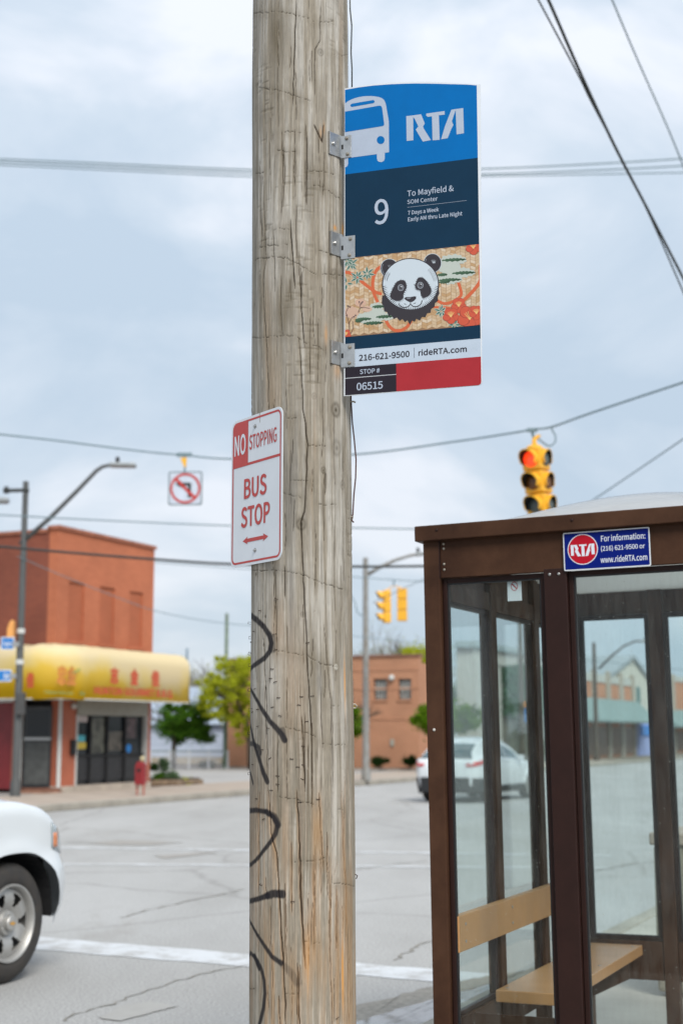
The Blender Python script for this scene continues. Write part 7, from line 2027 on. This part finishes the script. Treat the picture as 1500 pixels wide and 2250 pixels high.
# ------------------------------------------------------------------ overhead wires
def wire(label, pts, Ys, r, m=CABLE_B, n=10, group='overhead wires', ext=(22, 22)):
    Ys = Ys if isinstance(Ys, (list, tuple)) else [Ys] * len(pts)
    P_ = []
    Q = [(*p_, y) for p_, y in zip(pts, Ys)]
    for i in range(len(Q) - 1):
        p0, p1, p2, p3 = Q[max(i - 1, 0)], Q[i], Q[i + 1], Q[min(i + 2, len(Q) - 1)]
        for k in range(n):
            t_ = k / n
            P_.append(tuple(.5 * (2 * p1[j] + (-p0[j] + p2[j]) * t_ + (2 * p0[j] - 5 * p1[j] + 4 * p2[j] - p3[j]) * t_ ** 2 + (-p0[j] + 3 * p1[j] - 3 * p2[j] + p3[j]) * t_ ** 3) for j in range(3)))
    P_.append(Q[-1])
    W_ = [at(u, v, y) for u, v, y in P_]
    if ext[0]: W_ = [W_[0] + (W_[0] - W_[1]).normalized() * ext[0]] + W_
    if ext[1]: W_ = W_ + [W_[-1] + (W_[-1] - W_[-2]).normalized() * ext[1]]
    c = W_[len(W_) // 2]; mb = MB(); mb.tube([w - c for w in W_], r, 6)
    o = mb.build('overhead_wire', m, None, smooth=True); o.location = c
    return tag(o, label, 'wire', group)
wire('upper pale strand of the three-strand cable crossing high behind the pole', [(-60, 346), (200, 357), (545, 372), (800, 375), (1100, 369), (1400, 354), (1600, 340)], 30, .016)
wire('middle pale strand of the three-strand cable crossing high behind the pole', [(-60, 352), (200, 364), (545, 379), (800, 385), (1100, 381), (1400, 369), (1600, 357)], 30.5, .016)
wire('lower pale strand of the three-strand cable crossing high behind the pole', [(-60, 359), (200, 371), (545, 387), (800, 391), (1100, 386)], 31, .014)
wire('thick dark cable falling steeply across the upper corner of the sky', [(1175, -60), (1205, 0), (1275, 160), (1350, 320), (1420, 455), (1500, 610), (1560, 730)], [9.5, 9.8, 10.5, 11.2, 11.9, 12.7, 13.2], .013, CABLE)
wire('thin dark cable twisted round the thick steep cable', [(1150, -60), (1183, 0), (1268, 160), (1300, 225), (1372, 362), (1430, 480), (1500, 640), (1545, 745)], [9.6, 9.9, 10.5, 10.8, 11.4, 12.0, 12.8, 13.3], .0075, CABLE)
wire('thin grey-blue wire falling down the upper sky corner', [(1320, -60), (1345, 0), (1400, 130), (1460, 265), (1500, 362), (1530, 440)], [13, 13.5, 14.5, 15.5, 16.2, 17], .009)
wire('span wire carrying the no left turn sign and the red traffic light', [(-60, 948), (100, 965), (300, 990), (405, 1000), (520, 1008), (785, 998), (1000, 970), (1120, 952), (1172, 943), (1211, 938), (1290, 910), (1400, 873), (1500, 840), (1580, 812)], [22, 22.5, 23.5, 24, 23.6, 22, 21, 20.3, 20, 19.8, 19.2, 18.4, 17.6, 17], .014)
wire('grey-green wire above the brick shop roof running behind the pole', [(-60, 1128), (200, 1142), (505, 1155), (780, 1160), (1000, 1164)], [30, 30, 30, 30, 30], .015)
wire('heavy black cable crossing the brick shop front', [(-60, 1196), (0, 1201), (150, 1214), (340, 1229), (520, 1240), (780, 1245), (1000, 1243)], [27, 27, 27, 27, 27, 27, 27], .027, CABLE)
wire('thin sagging wire from the lamp pole past the brick shop', [(38, 1222), (130, 1262), (250, 1310), (340, 1342), (450, 1364), (560, 1376)], [35.3, 36, 37, 38, 39, 40], .010, ext=(0, 22))
wire('faint wire rising to the picture edge over the shelter roof', [(1260, 1120), (1300, 1100), (1400, 1033), (1500, 965), (1560, 925)], [24, 23, 21, 19, 18], .010)
wire('short span wire of the far traffic lights', [(700, 1262), (865, 1274), (1000, 1282)], [44, 44, 44], .014, ext=(12, 12))
wire('looping service wire on the far grey lamp pole', [(760, 1295), (779, 1322), (785, 1345), (800, 1355)], [49, 49, 49, 49], .02, ext=(0, 0))
